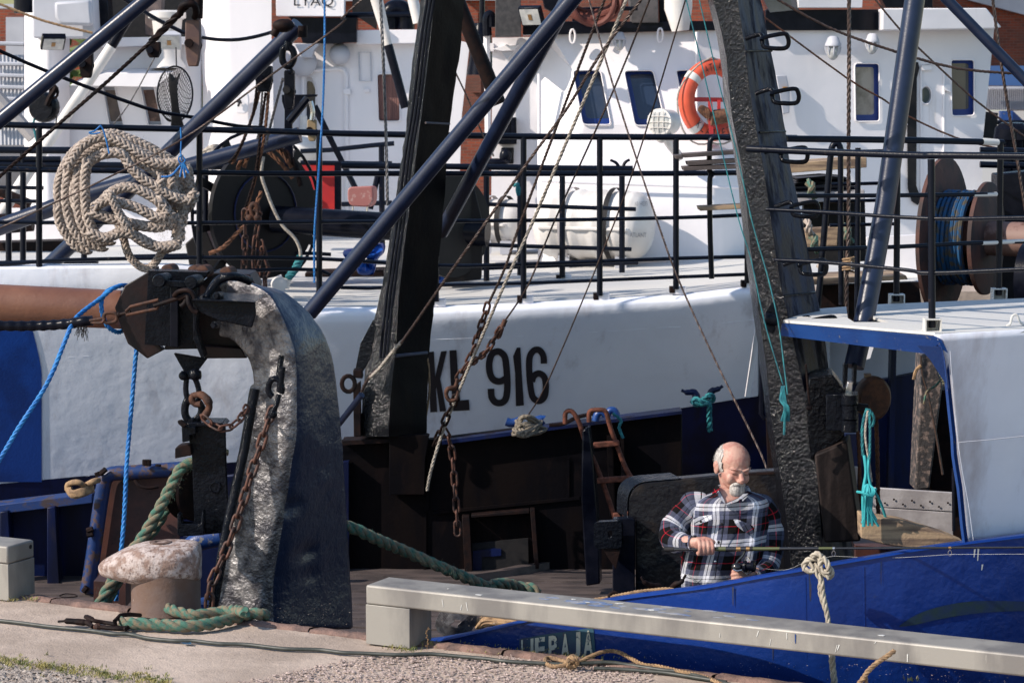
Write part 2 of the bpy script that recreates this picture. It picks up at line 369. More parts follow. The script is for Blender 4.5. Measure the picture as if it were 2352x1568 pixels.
scatter(2500, lambda: PZ(random.uniform(-20, 2350), random.uniform(1385, 1568), 0) if True else None, .001, .003, 'quay_grit', M['concrete'], 'small grit scattered over the quay')
mb = MB()
def tuft(p, n, h, spread):
    for _ in range(n):
        a = random.random() * 6.28; q = p + V(math.cos(a), math.sin(a), 0) * random.random() * spread; l = h * random.uniform(.4, 1); b = random.random() * 6.28
        d = V(math.cos(b), math.sin(b), 0); s = V(-d.y, d.x, 0) * .0018; t = q + d * l * .7 + V(0, 0, l)
        mb.add([q - s, q + s, q + d * l * .25 + V(0, 0, l * .6) + s * .7, t], [(0, 1, 2), (0, 2, 3)])
for _ in range(230):
    u = random.uniform(-20, 390); v = 1519 + u * .125 + random.gauss(0, 7); tuft(PZ(u, v, 0), random.randint(4, 12), .022, .02)
for u, v in ((900, 1488), (925, 1492), (985, 1480), (70, 1377), (25, 1379), (2090, 1562), (1300, 1505), (1345, 1512), (945, 1493)): tuft(PZ(u, v, 0), 26, .025, .05)
for _ in range(60):
    u = random.uniform(1000, 1500); tuft(PZ(u, 1478 + (u - 1000) * .09 + random.gauss(0, 6), 0), 5, .012, .02)
mb.build('dry_grass', mat('dry_grass', (.3, .26, .09), .8, c2=(.14, .17, .05), cs=12), label='dry grass growing along the paving joint', kind='stuff', smooth=0)
mb = MB(); p = PZ(980, 1492, 0)
mb.tube(cr([p, p + V(.004, 0, .04), p + V(0, 0, .08), p + V(.008, 0, .11)]), .0013, 5)
for i in range(9): q = p + V(.003, 0, .02 + i * .01); mb.ball(q + V(random.uniform(-.008, .008), 0, 0), (.004, .003, .004), 5, 4)
mb.build('weed', mat('dry_weed', (.2, .12, .06), .9), label='thin dry weed standing at the foot of the steel barrier', cat='weed')

# ================================================================ THINGS ON THE QUAY
def barrier(name, label, x0, x1, legs):
    """low steel barrier parallel to the kerb: beam and box legs"""
    A0 = PZ(840, 1477, 0); zt = P(840, 1342, A0.y).z; EE = PZ(2351, 1503, zt); d = Vector((EE.x - A0.x, EE.y - A0.y, 0)).normalized(); nb = Vector((-d.y, d.x, 0)); nb = nb if nb.y > 0 else -nb
    pt = lambda s, o, z: A0 + d * s + nb * o + V(0, 0, z)
    root = thing(name, label, 'barrier', pt(x0, .1, 0), 'low steel barriers along the quay')
    def bx(s0, s1, o0, o1, z0, z1, nm, bev=.006):
        mb = MB(); mb.prism([pt(s0, o0, z0), pt(s1, o0, z0), pt(s1, o1, z0), pt(s0, o1, z0)], (0, 0, z1 - z0)); return mb.build(nm, M['galv'], root, bevel=bev)
    bx(x0, x1, 0, .215, zt - .092, zt, 'beam', .01)
    for s in legs: bx(s, s + .235, .001, .214, 0, zt - .093, 'leg', .002)
    root['category'] = 'barrier'; return root, (lambda s, o, z: pt(s, o, z - .275 + zt))
b1, bpt = barrier('steel_barrier', 'long low galvanised steel barrier on a box leg with blue paint marks', 0, 6.5, (.0, 5.2))
mb = MB()
for (s, z, h, wd) in ((2.13, .262, .045, .006),): mb.prism([bpt(s, -.0025, z), bpt(s + wd, -.0025, z - .004), bpt(s + wd * .8, -.0025, z - h), bpt(s + .001, -.0025, z - h * .8)], BX * .002)
mb.build('paint_drip', M['blue_bright'], b1)
mb = MB()
for _ in range(20):
    s = random.uniform(.1, 5); z = random.uniform(.22, .272); h = random.uniform(.01, .04); wd = random.uniform(.002, .005); l = random.uniform(-.01, .01)
    mb.prism([bpt(s, -.0022, z), bpt(s + wd, -.0022, z), bpt(s + wd * .7 + l, -.0022, z - h), bpt(s + l, -.0022, z - h)], BX * .002)
for _ in range(12):
    s = random.uniform(.1, 5); o = random.uniform(.02, .19); rr = random.uniform(.003, .014)
    mb.prism([bpt(s + rr * 1.6 * math.cos(t * .785) * random.uniform(.6, 1.2), o + rr * math.sin(t * .785) * random.uniform(.5, 1.2), .2762) for t in range(8)], (0, 0, .0012))
mb.build('dropping', M['bright_band'], b1, kind='stuff')
mb = MB(); 
for _ in range(40):
    s = 1.35 + random.gauss(0, .22); o = .11 + random.gauss(0, .035); rr = random.uniform(.006, .02)
    mb.prism([bpt(s + rr * 2.5 * math.cos(t * .785) * random.uniform(.5, 1.2), min(.205, max(.01, o + rr * math.sin(t * .785) * random.uniform(.5, 1.2))), .2756) for t in range(8)], (0, 0, .0006 + .0006 * random.random()))
mb.build('paint_smear', mat('blue_smear', (.12, .17, .3), .5, c2=(.33, .33, .34), cs=16), b1, kind='stuff')
b2, bpt2 = barrier('steel_barrier', 'short end of a low steel barrier with a bolt hole, near the rusty bollard', -5.0, -2.1, (-2.335, -5))
mb = MB(); c = bpt2(-2.1, .185, .243); mb.lathe(c - AX * .003, AX, [(0, .011), (.005, .011)], 12); mb.build('bolt_hole', M['rubber'], b2)
for nm in ('x',): pass

# bollard
cen = PZ(370, 1419, 0) + V(0, .175, 0); cen.z = 0
root = thing('mooring_bollard', 'rusty bollard with peeling white paint on its overhanging head', 'bollard', cen)
mpaint = mat('peeling_white_on_rust', (.46, .39, .37), .75, c2=(.24, .16, .13), cs=22, cr_=(.42, .58), rust=(.15, .1, .085), rs=48, rr_=(.52, .64), bump=.006, bs=24, bump2=.004, bs2=90, detail=9)
mpost = mat('rusty_post', (.13, .088, .075), .7, c2=(.12, .07, .05), cs=7, rust=(.5, .46, .45), rs=20, rr_=(.66, .7), bump=.002, bs=60)
mb = MB(); rr = .172
mb.lathe(cen, (0, 0, 1), [(0, rr + .004), (.02, rr), (.2, rr), (.25, rr)], 48); mb.build('post', mpost, root, smooth=50)
mb = MB(); rows = []
prof = []   # stations along the nose axis
for t, wy, zb, zt in ((.178, .01, .2, .3), (.172, .07, .16, .335), (.14, .125, .155, .348), (.08, .165, .15, .352), (0, .182, .146, .352), (-.08, .178, .143, .347), (-.15, .158, .146, .332), (-.22, .128, .158, .303), (-.28, .098, .172, .272), (-.315, .068, .185, .25), (-.332, .02, .205, .23)):
    rows.append([cen + V(t, wy * math.copysign(abs(math.cos(a)) ** .75, math.cos(a)), (zb + zt) / 2 + (zt - zb) / 2 * math.copysign(abs(math.sin(a)) ** .72, math.sin(a))) for a in [2 * math.pi * k / 28 for k in range(28)]])
fine = []
for r0 in zip(*rows): fine.append(cr(list(r0), 4))
rows = list(zip(*fine)); rows = [[p + (p - cen).normalized() * .007 * noise.noise(p * 11) for p in r] for r in rows]
mb.grid([list(r) for r in rows], closed=True); mb.f.append(tuple(range(28))); o = len(rows) * 28; mb.f.append(tuple(range(o - 1, o - 29, -1)))
hd = mb.build('head', mpaint, root, smooth=70); recalc(hd)
mb = MB(); mb.lathe(cen + V(-.02, -.02, .34), (0, 0, 1), [(0, .05), (.0135, .055), (.0145, .048), (.0145, .03), (.006, .022)], 20); mb.build('cap_plug', mpost, root)

def path(fn, pts, d=None, z=None, k=6):
    out = []
    for p in pts:
        out.append(fn(p[0], p[1], p[2] if len(p) > 2 else d))
    return cr(out, k)
tv = lambda i, j: (lambda x, y, z: PZ(783.9 * i + x / 3.0, 522.6 * j + y / 3.0, z))
zG, zH, zI = tv(0, 2), tv(1, 2), tv(2, 2)
# thick green rope looped round the bollard, with shackle
pts = [zG(835, 1150, .03), zG(900, 1155, .035), zG(1010, 1160, .035), zG(1150, 1168, .035), zG(1280, 1175, .035), zG(1450, 1160, .035), zG(1600, 1125, .035), zG(1720, 1092, .04), zG(1800, 1092, .04)]
pts += [zG(1830, 1105, .02)]
mb = MB(); mb.rope(cr(pts, 8), .031, strands=3, pitch=.19, n=8)
pts = [zG(1690, 1082, .09), zG(1640, 1066, .07), zG(1560, 1068, .05), zG(1450, 1085, .04), zG(1370, 1095, .04), zG(1290, 1090, .04), zG(1150, 1040, .05), cen + V(-.05, .3, .05)]
mb.rope(cr(pts, 8), .028, strands=3, pitch=.17, n=8)
for _ in range(420):    # loose fibres
    q = random.choice([0, 1]); u = random.uniform(840, 1800); yy = 1165 if u < 1450 else 1165 - (u - 1450) * .2
    p = zG(u, yy + random.uniform(-24, 20), .03); d = V(random.uniform(-1, 1), random.uniform(-.6, .2), random.uniform(-.2, 1)).normalized() * random.uniform(.01, .022); p = p + V(0, -.02, .02)
    mb.add([p, p + V(.0012, 0, 0), p + d], [(0, 1, 2)])
mb.build('green_mooring_rope', M['rope_green'], label='thick frayed green rope lying round the foot of the bollard', cat='rope', smooth=60)
root = thing('rusty_shackle', 'rusty shackle and hook at the end of the green rope', 'shackle', zG(700, 1170, 0))
mb = MB(); mb.tube([zG(870, 1195, .02), zG(800, 1180, .02), zG(790, 1140, .05), zG(830, 1100, .06), zG(900, 1095, .05), zG(965, 1100, .02)], .011, 8); mb.tube(path(zG, [(690, 1180, .02), (780, 1190, .02), (860, 1190, .02), (900, 1170, .02)]), .012, 8); mb.build('bow', M['rust_dark'], root)
mb = MB(); mb.tube(path(zG, [(590, 1110, .035), (640, 1135, .03), (720, 1150, .02), (790, 1160, .02)]), .011, 8); mb.build('pin', M['rust_dark'], root)
mb = MB(); mb.tube(path(zG, [(400, 1143, .02), (470, 1140, .025), (560, 1148, .022), (610, 1155, .02), (640, 1180, .015)]), [.006, .015, .017, .015, .01], 8); mb.tube(cr([zG(600, 1105, .03), zG(640, 1125, .03), zG(620, 1165, .015), zG(700, 1180, .015)], 4), .008, 6); mb.build('hook', M['rust_dark'], root)
mb = MB(); mb.ball(zG(672, 1180, .02), (.022, .018, .018), 8, 6); mb.build('nut', M['rust'], root, smooth=0)
# dark hose along the quay
hp = [zG(-60, 1132, .01), zG(120, 1150, .01), zG(340, 1178, .01), zG(620, 1205, .01), zG(760, 1225, .012), zG(900, 1232, .012), zG(1020, 1258, .01), (zG(1200, 1275, .01)), zG(1330, 1276, .012), zG(1500, 1295, .01), zG(1700, 1302, .01), zG(1950, 1330, .01), zG(2200, 1338, .01), zG(2352, 1356, .01),
      zH(150, 1362, .01), zH(400, 1372, .012), zH(600, 1366, .012), zH(800, 1382, .01), zH(1000, 1400, .01), zH(1150, 1418, .01), zH(1400, 1432, .01), zH(1560, 1438, .01), zH(1750, 1426, .016), zH(1860, 1425, .018), zH(2000, 1445, .012), zH(2200, 1475, .01), zH(2352, 1492, .01), zI(200, 1545, .01), zI(420, 1600, .01)]
mb = MB(); mb.tube(cr(hp, 8), .0095, 10); mb.build('dark_hose', M['hose'], label='long dark hose trailing across the quay paving', cat='hose', smooth=60)
mb = MB(); mb.tube(cr([zH(1740, 1465, .01), zH(1900, 1470, .01), zH(2050, 1480, .01), zH(2250, 1498, .01), zI(100, 1530, .01), zI(300, 1560, .01)], 6), .009, 8); mb.build('short_pipe', M['hose'], label='cut end of a dark pipe beside the knotted tan rope', cat='pipe', smooth=60)
mb = MB(); kn = [zH(1560, 1440, .018), zH(1480, 1452, .01), zH(1425, 1440, .01), zH(1405, 1410, .015), zH(1425, 1392, .015), zH(1500, 1405, .015), zH(1570, 1425, .03), zH(1640, 1420, .02), zH(1700, 1390, .035), zH(1780, 1358, .05), zH(1860, 1345, .055), zH(1930, 1362, .05), zH(2000, 1400, .03), zH(2080, 1440, .016), zH(2200, 1455, .016), zH(2352, 1492, .012), zI(120, 1515, .012), zI(230, 1555, .012), zI(300, 1600, .012)]
mb.rope(cr(kn, 8), .0105, pitch=.05, n=5, steps=6)
kk = [zH(1590, 1470, .01) + V(.022 * math.cos(t), -.004 + .02 * math.sin(t * 1.5), .03 + .026 * math.sin(t)) for t in [i * .45 for i in range(22)]]
mb.rope(cr(kk, 3), .0105, pitch=.05, n=5, steps=6)
mb.build('knotted_rope', M['rope_tan'], label='tan rope with an overhand knot lying on the kerb', cat='rope', smooth=60)
mb = MB(); a = PZ(1972, 1575, 0); mb.rope(cr([tI(1080, 1790, 9.85), tI(1180, 1620, 9.85), tI(1250, 1520, 9.85), tI(1280, 1480, 9.85), tI(1340, 1425, 9.85), tI(1420, 1372, 9.86), tI(1458, 1345, 9.87)], 6), .0115, pitch=.055, n=5, steps=6)
mb.rope(cr([tI(1255, 1515, 9.86), tI(1262, 1570, 9.86), tI(1240, 1790, 9.86)], 5), .009, pitch=.05, n=5, steps=6)
mb.build('stiff_rope_end', M['rope_tan'], label='stiff tan rope end sticking up in front of the long barrier', cat='rope', smooth=60)
# thin red-brown wire scrap and litter
mb = MB(); mb.tube(cr([zG(410, 965, .01), zG(450, 952, .012), (zG(520, 958, .01)), zG(525, 972, .01), zG(440, 978, .01), zG(412, 966, .01)], 5), .003, 5); mb.build('wire_scrap', M['rust_dark'], label='loop of rusty scrap wire on the kerb between the barrier end and the bollard', cat='wire')
mb = MB(); p = zG(1270, 1300, .004); mb.add([p, p + V(.03, .01, .01), p + V(.02, .03, .002), p + V(-.02, .02, .006), p + V(.035, -.01, .002)], [(0, 1, 2, 3), (0, 4, 1)]); mb.build('litter_scrap', M['teal_paint'], label='small crumpled green and white scrap on the paving', cat='litter')

# ================================================================ THE NEAR BLUE TRAWLER
TR = thing('blue_trawler', 'blue hulled steel trawler moored against the quay, where the man stands', 'fishing boat', (0, 13, -1.75))
HOFF = .26
gun = [(960, 1476), (1030, 1467), (1200, 1429), (1370, 1385), (1530, 1362), (1620, 1350), (1757, 1325), (1850, 1309), (1915, 1297), (2050, 1274), (2100, 1265), (2216, 1249), (2351, 1233), (2700, 1190), (3200, 1130)]
def OFF(u): return HOFF + .72 * max(0, (u - 1650) / 700) ** 1.6      # the hull bends away towards the bow
gp = cr([PP(u, v, OFF(u)) for u, v in gun], 4)
mb = MB(); rows = [[p.copy() for p in gp], [p - V(0, 0, .03) - BX * .002 for p in gp]]
for dz in (.25, .6, 1.1): rows.append([V(p.x, p.y, 0) + BX * (.0 + dz * .05) + V(0, 0, max(-2.2, p.z - dz * 1.6)) for p in gp])
mb.grid(rows)
h = mb.build('hull_plating', M['blue'], TR, smooth=50)
mb = MB(); T = .07     # bulwark cap and its inner face
mb.grid([[p - BX * .012 + V(0, 0, .0) for p in gp], [p + V(0, 0, .010) for p in gp], [p + BX * T + V(0, 0, .010) for p in gp], [p + BX * (T + .005) - V(0, 0, .02) for p in gp], [V(p.x, p.y, -.8) + BX * T for p in gp]])
mb.build('bulwark_rail', M['blue'], TR, smooth=40)
# rub marks, weld seams
for u in (1858, 2021):
    i = min(range(len(gp)), key=lambda k: abs((gp[k] - PP(u, 1300, HOFF)).x)); p = gp[i]
    mb = MB(); mb.tube([p + V(0, 0, -.03) - BX * .001, p + V(.005, 0, -.35) - BX * (-.012), p + V(.01, 0, -.9) + BX * .04], .0035, 5, rough=.5); mb.build('weld_seam', M['blue'], TR)
# name on the hull, on an old teal patch
def on_hull(u, v, eps=.004):
    p = PP(u, v, OFF(u))
    j = min(range(len(gp)), key=lambda k: (V(gp[k].x, gp[k].y, 0) - V(p.x, p.y, 0)).length); dz = max(0, gp[j].z - p.z)
    q = PP(u, v, OFF(u) + dz * .05 / 1.6 - eps); return q
H2 = lambda x, y: (783.9 + x / 3, 1045.2 + y / 3)
mb = MB(); mb.add([on_hull(*H2(*q), .006) for q in ((1225, 1262), (1400, 1232), (1735, 1185), (1752, 1385), (1225, 1420))], [(0, 4, 3, 2, 1)]); mb.build('name_patch', M['teal_paint'], TR)
mb = MB(); q0, q1, q2, q3 = (1238, 1395), (1735, 1385), (1238, 1270), (1735, 1200)
for i, (ch, s0, s1) in enumerate((('L', 0, .07), ('I', .13, .17), ('E', .19, .33), ('P', .38, .5), ('A', .55, .67), ('J', .71, .82), ('A', .86, 1.0))):
    vs, fs = text_mesh(ch, bold=.03); out = []
    for tx, ty in vs:
        s = s0 + (s1 - s0) * tx; bx_, by = q0[0] + (q1[0] - q0[0]) * s, q0[1] + (q1[1] - q0[1]) * s; tx_, tyy = q2[0] + (q3[0] - q2[0]) * s, q2[1] + (q3[1] - q2[1]) * s
        yb = by + 25 - i * 3; out.append(on_hull(*H2(bx_ + (tx_ - bx_) * ty, yb + (tyy - yb) * ty), .010))
    mb.add(out, [f for f in fs])
mb.build('name_lettering', M['cream_letter'], TR, label='worn cream letters of the boat name')
# white paint runs below the white panel
mb = MB()
for (x, y0, y1) in ((2005, 645, 700), (2030, 640, 725), (2058, 750, 790)):
    u = 1567.8 + x / 3; mb.add([on_hull(u, 1045.2 + y0 / 3, .005), on_hull(u + 4, 1045.2 + y0 / 3, .005), on_hull(u + 1, 1045.2 + y1 / 3, .005), on_hull(u - 1, 1045.2 + y1 / 3, .005)], [(3, 2, 1, 0)])
mb.build('paint_run', M['bright_band'], TR)

I2 = lambda x, y: (1567.8 + x / 3, 1045.2 + y / 3)
up_ = cr([V(x, y, 0) for x, y in ((1490, 1172), (1600, 1100), (1750, 1045), (1950, 1008), (2150, 1000), (2450, 1010))], 6); lo_ = cr([V(x, y, 0) for x, y in ((1492, 1178), (1600, 1165), (1790, 1122), (2000, 1090), (2200, 1075), (2450, 1065))], 6)
mb = MB(); mb.grid([[on_hull(*I2(p.x, p.y), .003) for p in lo_], [on_hull(*I2(p.x, p.y), .003) for p in up_]]); mb.build('scuff_mark', mat('dark_scuff', (.006, .022, .075), .5, c2=(.01, .03, .04), cs=12), TR)
for x, y0, y1, w_ in ((878, 812, 1010, 12), (345, 905, 1040, 7), (1365, 730, 900, 4), (2085, 1300, 1500, 6), (620, 1290, 1420, 5)):
    mb = MB(); mb.add([on_hull(*I2(x - w_, y0), .003), on_hull(*I2(x + w_, y0), .003), on_hull(*I2(x + w_ * .3, y1), .003), on_hull(*I2(x - w_ * .4, y1 - 20), .003)], [(3, 2, 1, 0)]); mb.build('rust_run', mat('rust_run_%d' % x, (.012, .025, .075), .7, c2=(.05, .03, .03), cs=22, cr_=(.45, .7)), TR)
# forecastle: white side plate, deck, blue rim, gusset
def fc(x, y, off=None): u = 1567.8 + x / 3; return PP(u, 522.6 + y / 3, OFF(u))
edge = [(1700, 742), (1735, 752), (1765, 785), (1788, 830), (1803, 900), (1815, 1000), (1840, 1250), (1862, 1450), (1868, 1568)] + [(1880, 1650), (1905, 1800), (1930, 2060), (1945, 2172)]
e3 = [fc(x, y) for x, y in edge]
far = 5.0
topz = fc(1720, 745).z
topR = [(1740, 744), (1950, 728), (2352, 708)]
bot = [p for p in gp if p.x > e3[-1].x + .02]
tops = [fc(1735, 744), fc(2352, 708), fc(3300, 660), fc(4500, 640)]
poly = [e for e in e3[2:]] + [bot[0] + V(0, 0, .012)] + [bot[k] + V(0, 0, .012) for k in range(3, len(bot), 3)] + [V(bot[-1].x, bot[-1].y, tops[-1].z)] + tops[::-1][1:3] + [e3[1]]
rows = []; EU = [(y, 1567.8 + x / 3) for x, y in edge]; GV = lambda u: next((v0 + (v1 - v0) * (u - u0) / (u1 - u0) for (u0, v0), (u1, v1) in zip(gun, gun[1:]) if u <= u1), gun[-1][1])
TV = [(2145, 770.5), (2217, 765.3), (2351, 758.6), (2700, 743), (3100, 735)]
def tabv(tab, x): return next((b0 + (b1 - b0) * (x - a0) / (a1 - a0) for (a0, b0), (a1, b1) in zip(tab, tab[1:]) if x <= a1), tab[-1][1]) if x > tab[0][0] else tab[0][1]
def skin_pt(u, v): t = (v - 760) / 480; return PP(u, v, OFF(u) + .26 * t)
for j in range(31):
    t = j / 30; vl = 770.4 + (1246.5 - 770.4) * t; ul = tabv(EU, (vl - 522.6) * 3) if t > 0 else 2146
    r = []
    for i in range(25):
        u = ul + (3100 - ul) * (i / 24) ** 1.3; vt, vb = tabv(TV, u), GV(u) - .5; r.append(skin_pt(u, vt + (vb - vt) * t) if i else skin_pt(ul, vl))
    rows.append(r)
mb = MB(); mb.grid(rows[::-1]); fp = mb.build('side_plate', M['hull_white'], TR, smooth=60); sm_ = fp.modifiers.new('solid', 'SOLIDIFY'); sm_.thickness = .015; sm_.offset = -1
mb = MB(); zd = topz
dk = [(680, 652), (900, 572), (1120, 560), (1160, 655), (1400, 668), (1310, 628), (1325, 545), (2100, 508), (3200, 450)]
dpts = [PZ(1567.8 + x / 3, 522.6 + y / 3, zd) for x, y in ((1735, 742), (690, 655), (930, 575), (1125, 560), (1135, 640), (1180, 668), (1415, 668), (1310, 632), (1330, 545), (2352, 502), (3600, 470))]
dpts.append(V(dpts[-1].x, tops[-1].y, zd)); dpts.append(V(tops[1].x, tops[1].y, zd) + BX * .0)
mb.prism([p + V(0, 0, .0) for p in dpts], (0, 0, .012)); mb.build('forecastle_deck', M['deck'], TR)
# blue rim (angle) under the deck edge
a, b = PZ(1794.5, 741, zd), PZ(1567.8 + 1735 / 3, 522.6 + 744 / 3, zd)
mb = MB(); mb.prism([a + V(0, -.004, -.003), b + V(0, -.004, -.003), b + V(.03, -.0, -.02), b + V(.07, .04, -.085), b + V(-.02, .04, -.088), a + V(0, .04, -.066)], BX * .02); mb.build('deck_rim', M['blue_bright'], TR)
mb = MB(); mb.prism([fc(1612, 812, HOFF + .0) , fc(1770, 820), fc(1800, 905), fc(1815, 1000), fc(1830, 1108), fc(1700, 905)], BX * .012); mb.build('corner_gusset', M['blue_bright'], TR)
e4 = e3[2:]; mb = MB(); mb.grid([[p - BX * .004 for p in e4], [p - BX * .004 - AX * .012 for p in e4], [p + BX * .05 - AX * .012 for p in e4], [p + BX * .05 for p in e4]], ); mb.build('plate_edge', M['blue_bright'], TR)
mb = MB(); mb.tube([fc(1905, 1478) - BX * .003, fc(2100, 1462) - BX * .003, fc(2352, 1435) - BX * .003, fc(3000, 1380) - BX * .001], .0022, 5); mb.build('weld_seam', M['house_grey'], TR)
mb = MB(); mb.tube(cr([fc(1840, 850) + V(0, 0, 0), fc(1858, 1100), fc(1880, 1350), fc(1912, 1600), fc(1965, 1900), fc(2000, 2150)], 4), .001, 5, rough=.4); mb.build('weld_seam', M['hull_white'], TR)
mb = MB(); q = PZ(2328, 748, zd + .012); mb.tube(cr([q + V(-.035, 0, 0), q + V(-.018, 0, .01), q + V(-.008, 0, .045), q + V(.012, 0, .05), q + V(.03, 0, .015), q + V(.06, 0, 0)], 5), .006, 7); mb.build('deck_eye', M['deck'], TR)
# railings on the forecastle
def socket(p, s=.055, m=None):
    mb = MB(); t = .006
    for q in ((-1, 0), (1, 0)): mb.box(p + V(q[0] * (s / 2), 0, s / 2), (t, s, s))
    mb.box(p + V(0, 0, t / 2), (s - t, s, t)); mb.box(p + V(0, 0, s - t / 2), (s - t, s, t)); mb.box(p + V(.0, s / 2 - t, s / 2), (s - t - .002, t, s - 2 * t - .002)); mb.build('post_socket', m or M['deck'], TR)
def post(fn, bx_, by, ty, d, r, name='railing_post', parent=None, m=None, tx=None):
    a, b = fn(bx_, by, d), fn(bx_ if tx is None else tx, ty, d); mb = MB(); mb.tube([a, b], r, 10); return mb.build(name, m or M['rail'], parent or TR)
def rail(pts, r, name='rail', parent=None, m=None, n=8, k=4):
    mb = MB(); mb.tube(cr(pts, k) if len(pts) > 2 else pts, r, n, rough=0); return mb.build(name, m or M['rail'], parent or TR, smooth=60)
d1 = PZ(2140, 765, zd).y; d2 = PZ(2058, 700, zd).y; d3 = PZ(2293, 688, zd).y
for (u, vb, vt, dd, tb) in ((2140, 766, 366, d1, 2138), (2058, 706, 322, d2, 2061), (2293, 692, 330, d3, 2297)):
    a, b = P(u, vb - 14, dd), P(tb, vt, dd); mb = MB(); mb.tube([a, b], .0165, 12, rough=.02); mb.build('railing_post', M['rail'], TR, smooth=60); socket(P(u, vb, dd) + V(0, .0, .0), .07)
def dm(u): return d1 + (2140 - u) * .0015       # front rail runs from the mast across to the outboard side
for pts in ([(1717, 342), (1900, 350), (2108, 357), (2140, 357), (2351, 359), (2600, 361)], [(1760, 481), (1900, 488), (2137, 502), (2351, 500), (2600, 498)], [(1776, 597), (1900, 603), (2080, 620), (2136, 627), (2351, 618), (2600, 606)]):
    r = .0165 if pts[0][1] < 400 else .009
    rail([P(u, v, dm(u) if u < 2140 else d1 - (u - 2140) * .001) for u, v in pts], r)
for pts, r in (([(1805, 319), (2061, 322), (2285, 327), (2299, 330)], .0165), ([(1828, 450), (2058, 449), (2292, 446)], .011), ([(1850, 573), (2058, 567), (2292, 556), (2600, 552)], .011)):
    rail([P(u, v, d2 + (u - 2058) * (d3 - d2) / 235) for u, v in pts], r)
for (u0, v0, u1, v1, r) in ((2255, 326, 2291, 327.5, .0172), (2235, 447.3, 2288, 446.3, .0117), (2255, 558, 2351, 554, .0117)):
    rail([P(u0, v0, d2 + (u0 - 2058) * (d3 - d2) / 235 - .0), P(u1, v1, d2 + (u1 - 2058) * (d3 - d2) / 235)], r, 'white_tape', m=M['bright_band'])

# the leaning black gallows by the man: strip lit from the left, sky-tinted face on the right
def mast(name, secs, m, label=None, parent=None, dd=.32, sub=5, lump=.006, side=.12):
    """secs: (left, middle, right, v) in picture units with distance d: quadrilateral sections of a box-like leg."""
    rows = []
    A = cr([P(s[0], s[3], s[4] + side) for s in secs], sub); B = cr([P(s[1], s[3], s[4]) for s in secs], sub); C = cr([P(s[2], s[3], s[4] + dd) for s in secs], sub); D = [a + V(0, dd, 0) for a in A]
    for a, b, c, e in zip(A, B, C, D):
        ring = []
        for p, q, n in ((a, b, 6), (b, c, 6), (c, e, 3), (e, a, 3)):
            for i in range(n): 
                x = p.lerp(q, i / n); x = x + (x - (a + c) / 2).normalized() * lump * noise.noise(x * 14); ring.append(x)
        rows.append(ring)
    fl = []
    L = sum((rows[i + 1][0] - rows[i][0]).length for i in range(len(rows) - 1)); 
    mb = MB(); mb.grid(rows, closed=True); n = len(rows[0]); mb.f.append(tuple(range(n - 1, -1, -1))); o = n * (len(rows) - 1); mb.f.append(tuple(range(o, o + n)))
    ob_ = mb.build(name, m, parent or TR, label=label, smooth=32); recalc(ob_); return ob_
secs = [(1636, 1692, 1742, -20, 11.75), (1640, 1695, 1749, 10, 11.75), (1664, 1710, 1768, 110, 11.72), (1678, 1728, 1795, 250, 11.7), (1702, 1752, 1815, 380, 11.66), (1718, 1772, 1845, 520, 11.62), (1733, 1792, 1869, 650, 11.6), (1745, 1812, 1888, 740, 11.58), (1760, 1836, 1903, 850, 11.56), (1772, 1862, 1915, 960, 11.54), (1784, 1872, 1928, 1050, 11.52), (1800, 1880, 1940, 1150, 11.5), (1815, 1890, 1960, 1290, 11.5), (1820, 1895, 1965, 1500, 11.5)]
gm = mast('gallows_leg', secs, M['tar_rough'], 'black tarred gallows leg leaning inboard')
gm.data.materials.append(mat('sky_tint_face', (.014, .022, .055), .5, c2=(.03, .025, .03), cs=14, rust=(.006, .007, .014), rs=9, rr_=(.5, .62), stretch=(1, 1, .3), bump=.003, bs=40, spec=.12))  # bluish sky reflection painted into the colour of the right-hand faces
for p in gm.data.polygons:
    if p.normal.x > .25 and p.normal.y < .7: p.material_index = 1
# shoulder box and hinge on the gallows leg
S = lambda x, y, d: tF(x, y, d)
mb = MB(); mb.prism([S(870, 1032, 11.45), S(1030, 1012, 11.45), S(1110, 1115, 11.45), S(1112, 1440, 11.5), S(985, 1545, 11.5), S(880, 1600, 11.5), S(840, 1200, 11.45)], (.03, .3, 0)); mb.build('shoulder_box', M['tar_rough'], TR, bevel=.008)
mb = MB(); mb.prism([S(985, 1148, 11.38), S(1205, 1148, 11.38), S(1205, 1405, 11.38), S(985, 1400, 11.38)], (.02, .12, 0)); mb.build('hinge_plate', M['tar'], TR, bevel=.006)
for y0, y1 in ((1150, 1215), (1222, 1315), (1325, 1405)):
    a, b = S(1148, y0, 11.34), S(1148, y1, 11.34); mb = MB(); mb.tube([a, b], .04 if y0 != 1222 else .037, 18); mb.build('hinge_barrel', M['tar'], TR)
mb = MB(); mb.prism([S(1200, 1210, 11.36), S(1282, 1220, 11.36), S(1282, 1262, 11.36), S(1200, 1265, 11.36)], (0, .03, 0)); mb.build('lug', M['tar'], TR, bevel=.004)
mb = MB(); mb.prism([S(905, 1565, 11.42), S(1130, 1470, 11.42), S(1225, 2160, 11.4), S(975, 2170, 11.4)], (.05, .25, 0)); mb.build('lower_fender', mat('dull_worn_black', (.012, .009, .009), .6, c2=(.034, .025, .023), cs=18, cr_=(.45, .65), stretch=(1, 1, .2), bump=.003, bs=40, spec=.1), TR, bevel=.01)
for (ya, yb, xa, xb) in ((352, 352, 432, 612), (912, 906, 527, 706)):
    mb = MB(); mb.tube([tC(xa, ya, 11.7), tC(xb, yb, 11.9)], .006, 6, rough=.3); mb.build('weld_band', M['tar'], TR)
mb = MB(); mb.tube([tF(695, 472, 11.6), tF(908, 448, 11.85)], .006, 6, rough=.3); mb.build('weld_band', M['tar'], TR)
